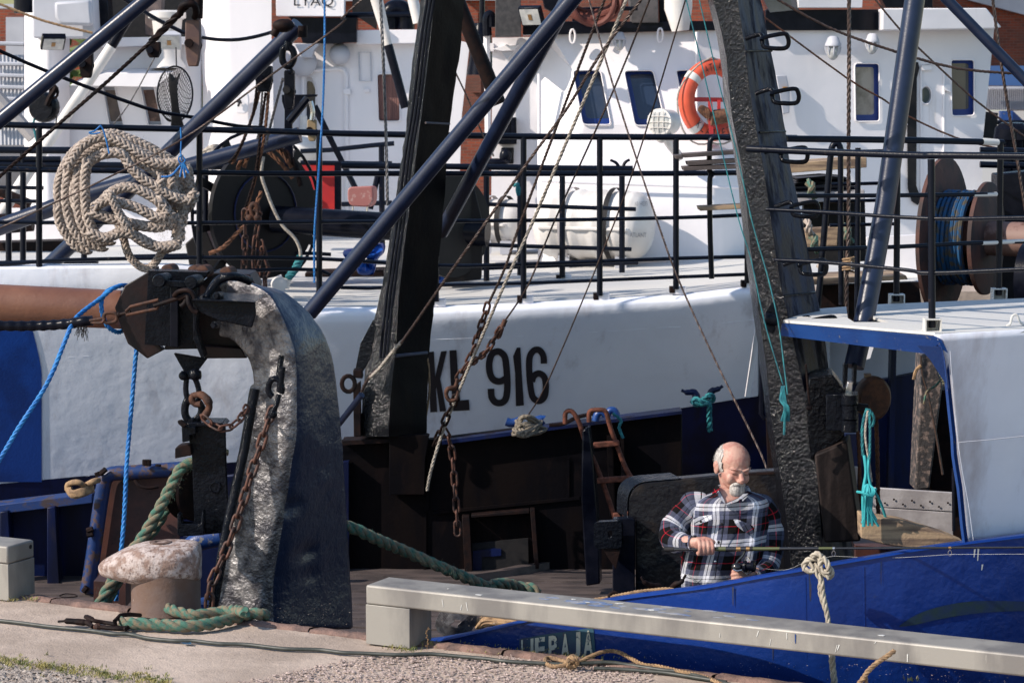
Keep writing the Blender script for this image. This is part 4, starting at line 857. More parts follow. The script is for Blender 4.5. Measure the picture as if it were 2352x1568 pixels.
letter([[(1182, 885), (1208, 826), (1233, 824), (1242, 1000), (1257, 1222), (1202, 1229), (1196, 1000)]])
letter(ribbon([(1394, 936), (1390, 880), (1360, 842), (1322, 848), (1296, 895), (1293, 980), (1302, 1090), (1318, 1165), (1356, 1193), (1395, 1168), (1408, 1100), (1398, 1030), (1360, 1003), (1325, 1022), (1312, 1060)], 44))
# deck
rows = []; us = list(range(-300, 2300, 80))
for u in us:
    p = hullp(min(u, 1740), T_(min(u, 1740))); 
    if u > 1740: p = P(u, T_(1740), hd(1740) + .1)
    zdk = P(u, 640 if u > 1500 else 690, 20).z
    z0 = p.z if u >= 640 else P(740, 706, 18.7).z
    rows.append([V(p.x, p.y, z0 - .002)] + [V(p.x + p.x * .1 * k, p.y + .9 * k, z0 + .01 * k) for k in range(1, 9)])
mb = MB(); mb.grid(rows); mb.build('foredeck', M['deck'], SH, smooth=60)
DZ2 = P(1400, 690, 18.4).z
# gallows break: white edge strip beyond the bow plating, recess behind
mb = MB(); mb.prism([tF(520, 560, 18.3), tF(545, 640, 18.3), tF(465, 1160, 18.55), tF(430, 1165, 18.5), tF(500, 700, 18.3)], (0, .05, 0)); mb.build('break_strip', M['house_white'], SH)
mb = MB(); mb.prism([tF(430, 690, 20), tF(1700, 690, 20), tF(1700, 980, 20), tF(1300, 1065, 20), tF(430, 1175, 20)], (0, .1, 0)); mb.build('inner_bulwark', M['house_grey'], SH)
mb = MB(); mb.prism([tF(430, 1170, 19.9), tF(1300, 1062, 19.9), tF(1700, 985, 19.9), tF(1720, 2000, 19.9), tF(430, 2000, 19.9)], (0, .1, 0)); mb.build('inner_blue_side', M['blue_dark'], SH)
for x in (980, 1440):
    mb = MB(); mb.prism([tF(x, 700, 19.7), tF(x + 35, 700, 19.7), tF(x + 10, 1900, 19.7), tF(x - 30, 1900, 19.7)], (0, .15, 0)); mb.build('frame_rib', M['blue_dark'] if x > 1e4 else M['house_grey'], SH) if x < 1000 else mb.build('frame_rib', M['blue_dark'], SH)
pl(tF, [(1270, 770), (1330, 770), (1290, 900), (1262, 910)], 19.0, .05, 'light_gap', M['house_white'], 0, parent=SH)
for pts, r in (([(545, 900), (540, 1280), (560, 1310), (600, 1310)], .02), ([(610, 1100), (590, 1300)], .02)):
    mb = MB(); mb.tube([tF(x, y, 17.4) for x, y in pts], r, 7); mb.build('side_pipe', M['black'], SH)
pl(tF, [(575, 1315), (600, 1310), (635, 1318), (640, 1700), (590, 1700)], 17.3, .05, 'wood_chock', M['rust_dark'], 0, parent=SH)
# horned mooring cleat with teal line
horn([tF(-10, 1120, 17.9), tF(30, 1135, 17.9), tF(80, 1135, 17.9), tF(95, 1180, 17.9)], [.012, .022, .025, .03], m=M['blue_dark'], parent=SH)
horn([tF(275, 1090, 17.9), tF(240, 1112, 17.9), tF(195, 1130, 17.9), tF(185, 1180, 17.9)], [.012, .02, .025, .03], m=M['blue_dark'], parent=SH)
mb = MB(); mb.rope(cr([tF(65, 1190, 17.8), tF(90, 1220, 17.75), tF(130, 1195, 17.75), tF(170, 1160, 17.7), tF(205, 1160, 17.75), (tF(200, 1195, 17.8)), tF(150, 1205, 17.7), tF(90, 1180, 17.7), tF(70, 1200, 17.7), tF(130, 1215, 17.7), tF(180, 1215, 17.7), tF(182, 1300, 17.75), tF(185, 1400, 17.8)], 5), .022, n=5)
mb.build('teal_mooring_line', M['rope_teal'], label='teal rope knotted round the horned cleat on the white bow', cat='rope')
# ------------- railings of this ship
def spost(u, vb, vt, d, r=.024, foot=True, parent=SH):
    mb = MB(); mb.tube([P(u, vb, d), P(u, vt, d)], r, 10, rough=.02); mb.build('railing_post', M['rail'], parent, smooth=60)
    if foot:
        mb = MB(); mb.box(P(u + 9, vb + 2, d + .05), (.09, .09, .06)); mb.build('post_foot', M['house_white'], parent, bevel=.006)
        mb = MB(); mb.box(P(u - 9, vb + 1, d + .05), (.04, .1, .05)); mb.build('post_clamp', M['rust_dark'], parent, bevel=.004)
RD = lambda u: hd(u) + .06
for u, vb in ((90, 645), (458, 650), (733, 676), (1001, 692), (1202, 685), (1377, 679), (1552, 664), (1716, 650)): spost(u, vb, {90: 292}.get(u, 300 + u * .012), RD(u), foot=u > 900)
def srail(tab, r, dfun, name='rail', parent=SH):
    mb = MB(); mb.tube(cr([P(u, v + random.uniform(-.9, .9), dfun(u)) for u, v in tab], 3), r, 8, rough=.05); mb.build(name, M['rail'], parent, smooth=60)
srail([(-80, 285), (14, 288), (300, 294), (600, 301), (784, 307), (1200, 313), (1567, 315), (1716, 316), (1830, 317)], .024, RD)
srail([(-80, 380), (0, 388), (300, 394), (600, 400), (784, 399), (1200, 399), (1560, 398), (1716, 397)], .021, RD)
srail([(-80, 508), (0, 510), (250, 512), (458, 512), (784, 509), (1200, 507), (1560, 500), (1716, 494)], .015, RD)
srail([(-80, 604), (0, 607), (150, 598), (458, 592), (733, 594), (1000, 609), (1200, 606), (1560, 594), (1716, 590)], .015, RD)
srail([(-80, 627), (0, 630), (90, 632), (458, 625), (733, 620), (784, 661), (1000, 655), (1200, 650), (1560, 636), (1716, 630)], .014, RD)
RD2 = lambda u: 20.6
for u, vb, vt in ((20, 600, 392), (53, 600, 345), (153, 655, 386), (193, 655, 386), (472, 650, 384), (664, 640, 384), (1117, 647, 384), (1194, 632, 384), (1291, 637, 387), (1428, 626, 386)): spost(u, vb, vt, 20.6, r=.026, foot=u in (1291,))
srail([(-80, 344), (280, 347)], .03, RD2); srail([(-80, 365), (140, 366)], .024, RD2)
srail([(-80, 377), (0, 378), (300, 380), (665, 384)], .03, RD2)
srail([(784, 380), (1100, 384), (1300, 386), (1453, 388)], .026, RD2)
srail([(1020, 465), (1200, 472), (1460, 480)], .018, RD2); srail([(440, 487), (660, 485)], .018, RD2)
srail([(-80, 430), (100, 432)], .016, RD2); srail([(-80, 461), (90, 462)], .016, RD2)
srail([(1062, 560), (1200, 565), (1450, 572)], .018, RD2); srail([(300, 588), (660, 582), (760, 584)], .016, RD2)
srail([(1020, 620), (1200, 612), (1465, 604)], .018, RD2)
for y, x1 in ((600, 215), (642, 212)):
    mb = MB(); mb.tube(cr([P(-60, y + 6, 20.3), P(160, y, 20.3), P(x1, y, 20.3), P(x1, y + 4, 20.1), P(160, y + 5, 20.1)], 4), .02, 7); mb.build('rail', M['rail'], SH, smooth=60)
# teal tie on a post
mb = MB(); mb.tube(cr([tB(1190, 1280, 18.3), tB(1215, 1270, 18.25), tB(1210, 1310, 18.25), tB(1220, 1350, 18.25)], 4), .014, 6); mb.tube(cr([tB(1205, 1275, 18.25), tB(1225, 1300, 18.25), tB(1222, 1345, 18.25)], 4), .012, 6); mb.build('teal_tie', M['rope_teal'], label='scrap of teal cord tied to a railing post near the life raft', cat='cord')
# twin horn bollard behind the raft
horn([P(1401, 368, 20.6), P(1415, 375, 20.6), P(1424, 390, 20.6)], [.012, .014, .018], 'pipe_horn', M['black'], SH)
horn([P(1446, 367, 20.6), P(1435, 374, 20.6), P(1428, 390, 20.6)], [.012, .014, .018], 'pipe_horn', M['black'], SH)

# ------------- wheelhouse
WD = 23.0
def wp(x, y, d=WD): return P(x, y, d)
def b2(x, y): return (783.9 + x / 3, y / 3)
def c2(x, y): return (1567.8 + x / 3, y / 3)
def Cc(x, y, d): return P(1567.8 + x / 3, y / 3, d + max(0, x - 85) * .00036)
def WS(u, v): return WD - .02 + max(0, u - 1596) * .00108
cutters = {}
def wall_with_holes(name, outer, holes, d, th, m, parent):
    """flat wall facing the camera with real window openings: triangulated with holes"""
    from mathutils.geometry import delaunay_2d_cdt
    pts = [Vector(p) for p in outer]; edges = [(i, (i + 1) % len(outer)) for i in range(len(outer))]
    for h_ in holes: o = len(pts); pts += [Vector(p) for p in h_]; edges += [(o + i, o + (i + 1) % len(h_)) for i in range(len(h_))]
    vs, es, fs, *_ = delaunay_2d_cdt(pts, edges, [], 1, 1e-4)
    def inside(p, poly):
        c = False
        for i in range(len(poly)):
            (x1, y1), (x2, y2) = poly[i], poly[i - 1]
            if (y1 > p[1]) != (y2 > p[1]) and p[0] < (x2 - x1) * (p[1] - y1) / (y2 - y1) + x1: c = not c
        return c
    ff = []
    for f in fs:
        c = sum((vs[i] for i in f), Vector((0, 0))) / len(f)
        if inside(c, outer) and not any(inside(c, h_) for h_ in holes): ff.append(tuple(f))
    mb = MB(); D = d if callable(d) else (lambda u, v: d)
    w3 = [P(v.x, v.y, D(v.x, v.y)) for v in vs]; mb.add(w3, [f[::-1] for f in ff])
    for poly in [outer] + holes:
        q = [P(x, y, D(x, y)) for x, y in poly]; n = len(q); vec = V(0, th, 0); mb.add(q + [p + vec for p in q], [(i, (i + 1) % n, n + (i + 1) % n, n + i) for i in range(n)])
    ob = mb.build(name, m, parent, smooth=25); return ob
def rrect(pts, r=8, n=4):
    """polygon with rounded corners (picture units)"""
    out = []; P_ = [Vector(p) for p in pts]
    for i, p in enumerate(P_):
        a, b = P_[i - 1], P_[(i + 1) % len(P_)]; da, db = (a - p), (b - p); ra = min(r, da.length / 2.2); rb = min(r, db.length / 2.2); p0 = p + da.normalized() * ra; p1 = p + db.normalized() * rb
        for k in range(n + 1): t = k / n; out.append(tuple((1 - t) ** 2 * p0 + 2 * t * (1 - t) * p + t * t * p1))
    return out
def window(poly, d, parent, frame_m, glass_m=None, fw=.03, depth=.08, shift=(0, 0, 0)):
    D = d if callable(d) else (lambda u, v: d)
    q = [P(x, y, D(x, y) - .015) for x, y in poly]; mb = MB(); mb.tube(q, fw * .25, 6, closed=True); f0 = mb.build('window', M['house_white'], parent, smooth=60)
    qi = [P(x, y, D(x, y)) for x, y in poly]; c = sum(qi, Vector()) / len(qi)
    mb = MB(); qb = [p + V(0, depth, 0) for p in qi]; qs = [c + (p - c) * .82 + V(*shift) + V(0, depth, 0) for p in qi]; mb.grid([qi + [qi[0]], qb + [qb[0]], qs + [qs[0]]][::1]); mb.build('frame', frame_m, f0, smooth=30) if False else None
    WL[f0.name] = WL[parent.name]
    fr_ = mb.build('frame', frame_m, f0, smooth=30)
    mb = MB(); mb.add([c + (p - c) * .86 + V(*shift) + V(0, depth + .004, 0) for p in qi], [tuple(range(len(qi) - 1, -1, -1))]); mb.build('pane', glass_m or M['glass'], f0, smooth=0)
    return f0
M['blue_frame'] = mat('window_blue', (.008, .035, .2), .4)
M['glass_blue'] = mat('blue_tinted_glass', (.018, .03, .06), .08, c2=(.05, .06, .08), cs=1.6, spec=.8)
w1 = rrect([b2(1592, 487), b2(1785, 485), b2(1857, 862), b2(1662, 862)], 10); w2 = rrect([b2(1945, 489), b2(2148, 486), b2(2235, 866), b2(2022, 868)], 10); w3 = rrect([b2(2303, 485), c2(78, 483), c2(78, 870), c2(28, 870)], 8)
front_out = [b2(1368, 250), b2(1440, 240), c2(85, 215), c2(85, 965), c2(120, 1780), b2(1375, 1780)]
def fd(u, v): return WD - .0015 * (v - 80) * (1 if v < 330 else 1) * .8 + (.35 if u < 1245 else 0)
wall_with_holes('wheelhouse_front', front_out, [w1, w2, w3], fd, .07, M['house_white'], SH)
for w_ in (w1, w2, w3): window(w_, fd, SH, M['blue_frame'], M['glass_blue'], depth=.10, shift=(.024, 0, .012))
s1 = rrect([c2(1183, 438), c2(1352, 438), c2(1356, 838), c2(1188, 840)], 8); s2 = rrect([c2(1845, 413), c2(2007, 413), c2(2008, 798), c2(1852, 802)], 8)
port = [c2(1675 + 40 * math.cos(t), 657 + 64 * math.sin(t)) for t in [i * .3142 for i in range(20)]]
side_out = [c2(85, 214), c2(560, 212), c2(1380, 210), c2(2145, 196), c2(2068, 950), c2(2050, 1780), c2(85, 1780)]
wall_with_holes('wheelhouse_side', side_out, [s1, s2, port], WS, .08, M['house_white'], SH)
for w_ in (s1, s2): window(w_, WS, SH, M['blue_frame'], mat('reflecting_glass', (.07, .075, .08), .1, c2=(.3, .29, .28), cs=1.3, cr_=(.5, .6), spec=.8), depth=.07, shift=(-.022, 0, .014))
window(port, WS, SH, M['house_grey'], mat('porthole_glass', (.12, .15, .14), .1), depth=.06)
# doors, gasket strip, trim lines, notice boards
pl(Cc, [(1580, 435), (1620, 430), (1630, 470), (1612, 540), (1608, 1280), (1640, 1370), (1620, 1415), (1580, 1390), (1552, 1300), (1545, 640), (1555, 500)], WD - .06, .035, 'door_gasket', M['rubber'], 0, parent=SH)
dr = rrect([c2(1640, 440), c2(1800, 440), c2(1790, 1480), c2(1640, 1480)], 14)
pd = [P(x, y, WS(x, y) - .01) for x, y in dr]; mb = MB(); mb.tube(pd, .012, 6, closed=True); mb.build('side_door', M['house_white'], SH)
for q in (((640, 520), (715, 520), (738, 640), (735, 780), (690, 790)),): pl(Cc, q, WD - .1, .05, 'side_lamp_shield', M['house_grey'], .01, parent=SH)
pl(Cc, [(690, 600), (720, 600), (722, 615), (692, 615)], WD - .12, .02, 'yellow_mark', M['yellow'], 0, parent=SH)
for q in (((1645, 455), (1715, 450), (1718, 485), (1648, 488)), ((1795, 590), (1845, 585), (1848, 640), (1798, 620)), ((1520, 850), (1550, 855), (1550, 865), (1520, 862))): pl(Cc, q, WD - .06, .03, 'hinge', M['house_white'], .003, parent=SH)
# roof band, visor and black coaming
Bb = lambda x, y, d: P(*b2(x, y), d)
pl(Cc, [(1375, 60), (2090, 58), (2195, 190), (2140, 200), (1375, 210)], WD - .35, .4, 'roof_visor', M['house_white'], .01, parent=SH)
pl(Cc, [(570, 70), (1375, 68), (1375, 210), (570, 212)], WD - .08, .3, 'black_coaming', M['black'], .006, parent=SH)
pl(Bb, [(1250, 180), (1560, 150), (2352, 152), (2352, 212), (1480, 240), (1440, 240), (1250, 243)], WD - .08, .3, 'black_coaming', M['black'], .006, parent=SH)
pl(Cc, [(-5, 145), (240, 148), (245, 210), (-5, 212)], WD - .09, .3, 'black_coaming', M['black'], .006, parent=SH)
pl(Bb, [(1060, -30), (1235, -30), (1238, 250), (1058, 255)], WD - .3, .4, 'black_funnel_base', mat('speckled_black', (.035, .033, .035), .6, c2=(.06, .055, .055), cs=20), .006, parent=SH)
pl(Bb, [(1980, -40), (2180, -40), (2185, 160), (2000, 160)], WD - .1, .3, 'roof_locker', mat('speckled_grey', (.06, .058, .06), .6, c2=(.1, .09, .09), cs=12), .006, parent=SH)
pl(Bb, [(2185, -40), (2280, -40), (2280, 150), (2190, 152)], WD + .1, .3, 'roof_locker', M['black'], .006, parent=SH)
pl(Cc, [(790, -20), (1240, -20), (1235, 55), (800, 55)], WD - .2, .2, 'name_board', M['house_white'], .004, parent=SH)
pl(Cc, [(545, -20), (790, -20), (800, 70), (600, 90)], WD - .1, .2, 'dark_screen', M['glass'], .004, parent=SH)
pl(Cc, [(1360, -20), (1720, -20), (1720, 55), (1400, 55)], WD + .3, .2, 'roof_locker', M['black'], .004, parent=SH)
mb = MB(); mb.tube([Bb(1560, 70, WD - .2), Bb(2040, 60, WD - .2)], .02, 8); mb.tube([Bb(1640, 70, WD - .2), Bb(1645, 160, WD - .2)], .018, 8); mb.tube([Bb(1815, 60, WD - .2), Bb(1820, 160, WD - .2)], .018, 8); mb.build('roof_rail', M['rail'], SH)
mb = MB(); mb.tube([Bb(2320, -40, WD - .5), Bb(2320, 60, WD - .5), Bb(2335, 215, WD - .5)], [.13, .13, .08, .07], 18); mb.build('vent_stack', M['white_gloss'], SH)
mb = MB(); c = Bb(1730, 10, WD - .3)
for k in range(7): mb.tube([c + V((.2 + .03 * (k % 3)) * math.cos(t), -.03 * k + .03 * math.sin(3 * t + k), (.1 + .02 * k) * math.sin(t)) for t in [i * .2618 for i in range(24)]], .028, 6, closed=True)
mb.build('hose_coil', mat('orange_brown_hose', (.12, .03, .02), .7), label='coil of dark red brown hose on the wheelhouse roof rail', cat='hose', smooth=60)
for q in (((1380, -20), (1560, -20), (1570, 60), (1520, 120), (1400, 60)), ((1850, -30), (1960, -30), (1950, 70), (1900, 75)), ((1600, 75), (1640, 70), (1650, 150), (1590, 150)), ((1700, 90), (1800, 88), (1790, 152), (1690, 152))): pl(Bb, q, WD + .5, .2, 'roof_gear', M['black'], .01, parent=SH)
# small block at the left of the wheelhouse with hooded ledge and black lockers
pl(Bb, [(1040, 262), (1130, 262), (1380, 255), (1370, 320), (1375, 1700), (1030, 1700)], WD + .25, .5, 'side_house', M['house_white'], 0, parent=SH)
pl(Bb, [(1045, 340), (1140, 308), (1160, 318), (1225, 310), (1190, 350), (1105, 355)], WD + .05, .2, 'hood_ledge', M['house_white'], .004, parent=SH)
pl(Bb, [(1100, 355), (1190, 355), (1140, 412)], WD + .12, .1, 'hood_gusset', M['house_grey'], .004, parent=SH)
pl(Bb, [(1090, 812), (1205, 810), (1208, 995), (1075, 995)], WD + .1, .15, 'black_locker', M['black'], .01, parent=SH)
for i in range(3): 
    mb = MB(); mb.bar(Bb(1115 + i * 32, 820, WD + .09), Bb(1115 + i * 32, 990, WD + .09), .035, .02, up=(0, 1, 0)); mb.build('locker_rib', M['black'], SH)
pl(Bb, [(1100, 1020), (1188, 1020), (1186, 1130), (1095, 1130)], WD + .15, .1, 'black_hatch', M['rubber'], .01, parent=SH)
mb = MB(); mb.ball(Bb(1130, 1080, WD + .1), (.06, .05, .08)); mb.ball(Bb(1060, 1120, WD), (.13, .06, .04)); mb.build('valve', M['black'], SH)
mb = MB(); mb.tube(cr([Bb(1000, 250, WD + .1), Bb(1005, 500, WD + .1), Bb(1010, 1000, WD + .1)], 3), .03, 8); mb.build('white_pipe', M['house_white'], SH)
mb = MB(); mb.tube(cr([Bb(1005, 250, WD + .08), Bb(1002, 140, WD + .08), Bb(1015, 105, WD + .08), Bb(1032, 120, WD + .08), Bb(1035, 190, WD + .08)], 5), .045, 10); mb.build('vent_bend', M['black'], SH)
pl(Bb, [(935, 300), (1050, 300), (1050, 360), (935, 325)], WD + .2, .3, 'white_ledge', M['house_white'], .004, parent=SH)
mb = MB(); mb.tube([Bb(970, -40, 26), Bb(970, 160, 26)], .03, 8); mb.lathe(Bb(962, 160, 26), (0, 0, -1), [(0, .07), (.1, .09), (.12, .11), (.35, .12), (.55, .16)], 14); mb.build('lamp_post', M['black'], label='black lamp post with a fluted foot standing beyond the white ships', cat='lamp post')
# lower bodies: swollen base under the windows
mb = MB(); rows = []
for v, o in ((318, 0), (345, -.25), (378, -.42), (420, -.55), (500, -.6), (600, -.62)):
    rows.append([P(u, v, WD - .5 + o * (.5 + .5 * math.sin(min(1, max(0, (u - 1235) / 60)) * 1.57)) + .35 * max(0, (u - 1640) / 60)) for u in range(1235, 1716, 12)])
mb.grid(rows[::-1]); mb.build('wheelhouse_skirt', M['house_white'], SH, smooth=70)
mb = MB(); mb.tube([P(1243, 417, WD - 1.12), P(1700, 432, WD - 1.12)], .012, 6); mb.build('weld_seam', M['house_white'], SH)
mb = MB(); mb.tube([P(1238, 170, WD - .1), P(1238, 560, WD - .1)], .02, 6); mb.build('corner_seam', M['house_white'], SH)
mb = MB(); mb.tube([P(1600, 75, WD - .1), P(1600, 430, WD - .3)], .02, 6); mb.build('corner_seam', M['house_white'], SH)
mb = MB(); mb.tube(cr([P(1597, 420, 22), P(1597, 480, 22), P(1600, 525, 22), P(1612, 535, 22)], 4), .03, 8); mb.build('drain_pipe', M['house_white'], SH)
for x, y in ((1592, 252), (2195, 245)):
    mb = MB(); c = Bb(x, y, WD - .15); mb.tube([c + V(.025 * math.cos(t), 0, .065 * math.sin(t)) for t in [i * .4488 for i in range(14)]], .01, 7, closed=True); mb.build('lifting_eye', M['house_white'], SH)
# bulkhead lamps
for x, y, s, fn in ((1035, 285, .52, Cc), (1305, 262, .45, Cc), (1915, 250, .4, Bb)):
    c = fn(x, y, WD - .2); mb = MB(); mb.lathe(c, (0, 0, -1), [(-.09 * s, .03), (-.06 * s, .1 * s), (.02 * s, .13 * s), (.05 * s, .15 * s), (.09 * s, .15 * s), (.1 * s, .12 * s)], 16); l_ = mb.build('bulkhead_lamp', M['house_grey'], SH); WL[l_.name] = WL[SH.name]
    mb = MB(); mb.ball(c - V(0, 0, .2 * s), (.11 * s, .11 * s, .15 * s)); mb.build('lamp_glass', M['glass_lamp'], l_)
    mb = MB()
    for a in range(4): t = a * math.pi / 4; mb.tube([c + V(.14 * s * math.cos(t) * math.cos(q), .14 * s * math.sin(t) * math.cos(q), -.1 * s - .2 * s * math.sin(q)) for q in [k * math.pi / 10 for k in range(11)]], .008, 5)
    mb.build('lamp_guard', M['house_grey'], l_)
# searchlight
c = Bb(2195, 842, 21.6); ax = V(-.5, -.85, .02).normalized(); Q = .7; mb = MB(); mb.lathe(c + ax * .03 * Q, -ax, [(t * Q, r * Q) for t, r in ((0, .15), (.0, .172), (.05, .175), (.06, .16), (.3, .16), (.34, .12), (.35, .03))], 28); sl = mb.build('searchlight', M['white_gloss'], SH); WL[sl.name] = WL[SH.name]
mb = MB(); mb.lathe(c + ax * .028 * Q, ax, [(0, .15 * Q), (.012 * Q, .12 * Q), (.02 * Q, .05 * Q)], 24); mb.build('lamp_glass', M['glass_lamp'], sl)
mb = MB(); xa = ax.cross(V(0, 0, 1)).normalized()
for o in (-.05, .0, .05):
    L_ = math.sqrt(.112 ** 2 - o * o); mb.tube([c + ax * .04 + xa * o + V(0, 0, -L_), c + ax * .04 + xa * o + V(0, 0, L_)], .004, 5); mb.tube([c + ax * .04 + xa * -L_ + V(0, 0, o), c + ax * .04 + xa * L_ + V(0, 0, o)], .004, 5)
mb.build('lamp_guard', M['white_gloss'], sl)
mb = MB(); mb.tube(cr([c + V(.08, .05, -.11), c + V(.08, .1, -.18), c + V(.2, .3, -.32)], 4), .04, 8); mb.ball(c + V(.02, .1, -.15), (.05, .04, .04)); mb.build('lamp_arm', M['white_gloss'], sl)
# floodlights
def flood(c, yaw, s, par, m=None, tilt=.5):
    rot = Matrix.Rotation(yaw, 3, 'Z') @ Matrix.Rotation(tilt, 3, 'X'); mb = MB(); mb.box(c, (.36 * s, .09 * s, .3 * s), rot); f_ = mb.build('floodlight', m or M['house_grey'], par, bevel=.01 * s); WL[f_.name] = WL[par.name]
    mb = MB(); mb.box(c + rot @ V(0, -.048 * s, 0), (.31 * s, .008, .25 * s), rot); mb.build('lamp_glass', M['glass_lamp'], f_)
    mb = MB(); mb.box(c + rot @ V(0, -.055 * s, 0), (.06 * s, .008, .09 * s), rot); mb.build('lamp_chip', M['gold'], f_)
flood(Bb(1310, 110, WD - .6), -.5, .62, SH, M['black'])
# winch: two flanges, drum, rope guide
WX = 20.2
def drum(c, ax, r, th, m, name, par, n=40):
    mb = MB(); mb.lathe(c, ax, [(0, r * .93), (0, r), (th, r), (th, r * .93)], n); return mb.build(name, m, par, smooth=30)
axw = V(.7, -.714, 0).normalized()
WI = thing('winch', 'large black trawl winch with a long drum and two flanges', 'winch', P(700, 640, 20.2))
c0 = P(600, 487, 20.4)
M['winch_black'] = mat('dull_winch_black', (.008, .0075, .009), .5, c2=(.012, .011, .012), cs=3, spec=.2)
drum(c0, axw, .56, .05, M['winch_black'], 'flange', WI); 
mb = MB(); mb.tube([c0 + V(.1, 0, -.06), P(1120, 535, 20.0)], .115, 28); mb.build('drum_tube', M['black'], WI)
mb = MB(); mb.tube([c0 + axw * .06 + V(.33 * math.cos(t) * .714, .33 * math.cos(t) * .7, .33 * math.sin(t)) for t in [i * .2094 for i in range(30)]], .008, 5, closed=True); mb.build('flange_ring', M['blue_dark'], WI)
for a in range(10):
    t = a * .628 + .2; rd = V(math.cos(t) * .714, math.cos(t) * .7, math.sin(t)); mb = MB(); mb.bar(c0 + axw * -.06 + rd * .5, c0 + axw * -.06 + rd * .68, .07, .03, up=axw); mb.build('guide_bar', M['winch_black'], WI)
mb = MB(); mb.tube([c0 - axw * .06 + (V(math.cos(t) * .714, math.cos(t) * .7, math.sin(t))) * .68 for t in [i * .1795 for i in range(35)]], .015, 6, closed=True); mb.build('guide_ring', M['black'], WI)
pl(lambda x, y, d: P(x, y, d), [(425, 560), (470, 520), (520, 640), (440, 640)], 20.3, .3, 'winch_foot', M['winch_black'], .01, parent=WI)
c1 = P(1030, 520, 19.9); drum(c1, axw, .42, .06, M['winch_black'], 'flange', WI)
pl(lambda x, y, d: P(x, y, d), [(1015, 470), (1085, 415), (1110, 520), (1105, 642), (1020, 650)], 20.0, .3, 'gear_case', M['winch_black'], .01, parent=WI)
pl(lambda x, y, d: P(x, y, d), [(1047, 400), (1082, 398), (1080, 640), (1048, 640)], 20.6, .2, 'brake_post', M['black'], .01, parent=WI)
# red drum cover + pink chair
mb = MB(); rc = P(728, 440, 22.2); mb.prism([P(686, 377, 22.2), P(772, 377, 22.2), P(772, 496, 22.2), P(690, 496, 22.2)], (0, .5, 0)); rb = mb.build('red_locker', M['red'], bevel=.01, label='red metal locker with black straps beside the winch', cat='locker')
mb = MB(); mb.bar(P(776, 374, 22.1), P(776, 500, 22.1), .06, .05, up=(0, 1, 0)); mb.build('corner_post', M['black'], rb)
for q in ((700, 451, 716, 446), (706, 492, 722, 489)):
    mb = MB(); mb.bar(P(q[0], q[1], 22.15), P(q[2], q[3], 22.15), .05, .03, up=(0, 1, 0)); mb.build('strap', M['black'], rb)
mb = MB(); mb.tube([P(690, 374, 22.1), P(880, 377, 22.1)], .022, 8); mb.build('top_bar', M['rail'], rb)
ch = thing('folding_chair', 'faded pink vinyl chair back behind the trawl winch', 'chair', P(827, 560, 22))
mb = MB(); q = rrect([(797, 430), (856, 427), (857, 460), (848, 476), (804, 474), (797, 460)], 10); mb.prism([P(x, y, 22) for x, y in q], (.04, .06, 0)); mb.build('backrest', M['seat'], ch, bevel=.012)
mb = MB(); mb.tube([P(810, 474, 22.02), P(812, 530, 22.02)], .01, 6); mb.tube([P(844, 474, 22.02), P(839, 530, 22.02)], .01, 6); mb.build('frame', M['chrome'], ch)
mb = MB(); mb.prism([P(800, 525, 21.9), P(852, 525, 21.9), P(852, 532, 21.9), P(800, 532, 21.9)], (0, .4, 0)); mb.build('seat', M['seat'], ch)
# blue tarp heaps
def heap(name, pts, d, m, label, cat, dep=.3):
    c = sum((V(x, y, 0) for x, y in pts), V(0, 0, 0)) / len(pts); rows = []
    poly = cr([V(x, y, 0) for x, y in pts], 3, closed=True)
    for k in range(7):
        t = k / 6; rows.append([P(c.x + (p.x - c.x) * math.cos(t * 1.5), c.y + (p.y - c.y) * math.cos(t * 1.5), d - dep * math.sin(t * 1.5) * .5 + .12 * noise.noise(V(p.x * .06, p.y * .06, t * 3))) for p in poly])
    mb = MB(); mb.grid(rows[::-1], closed=True); o = mb.build(name, m, label=label, cat=cat, smooth=50); return o
heap('tarpaulin', [(790, 575), (830, 568), (880, 558), (882, 580), (868, 595), (860, 625), (850, 632), (822, 628), (815, 600), (792, 592)], 20.8, M['tarp'], 'crumpled bright blue tarpaulin stuffed under the winch drum', 'tarpaulin')
heap('tarpaulin', [(1000, 600), (1022, 595), (1020, 640), (1002, 650)], 20.3, M['tarp'], 'strip of blue tarpaulin showing beside the black gallows post', 'tarpaulin')
pl(lambda x, y, d: P(x, y, d), [(700, 626), (880, 620), (882, 650), (700, 655)], 21.2, .4, 'winch_bed', M['rust_dark'], .01, parent=WI)
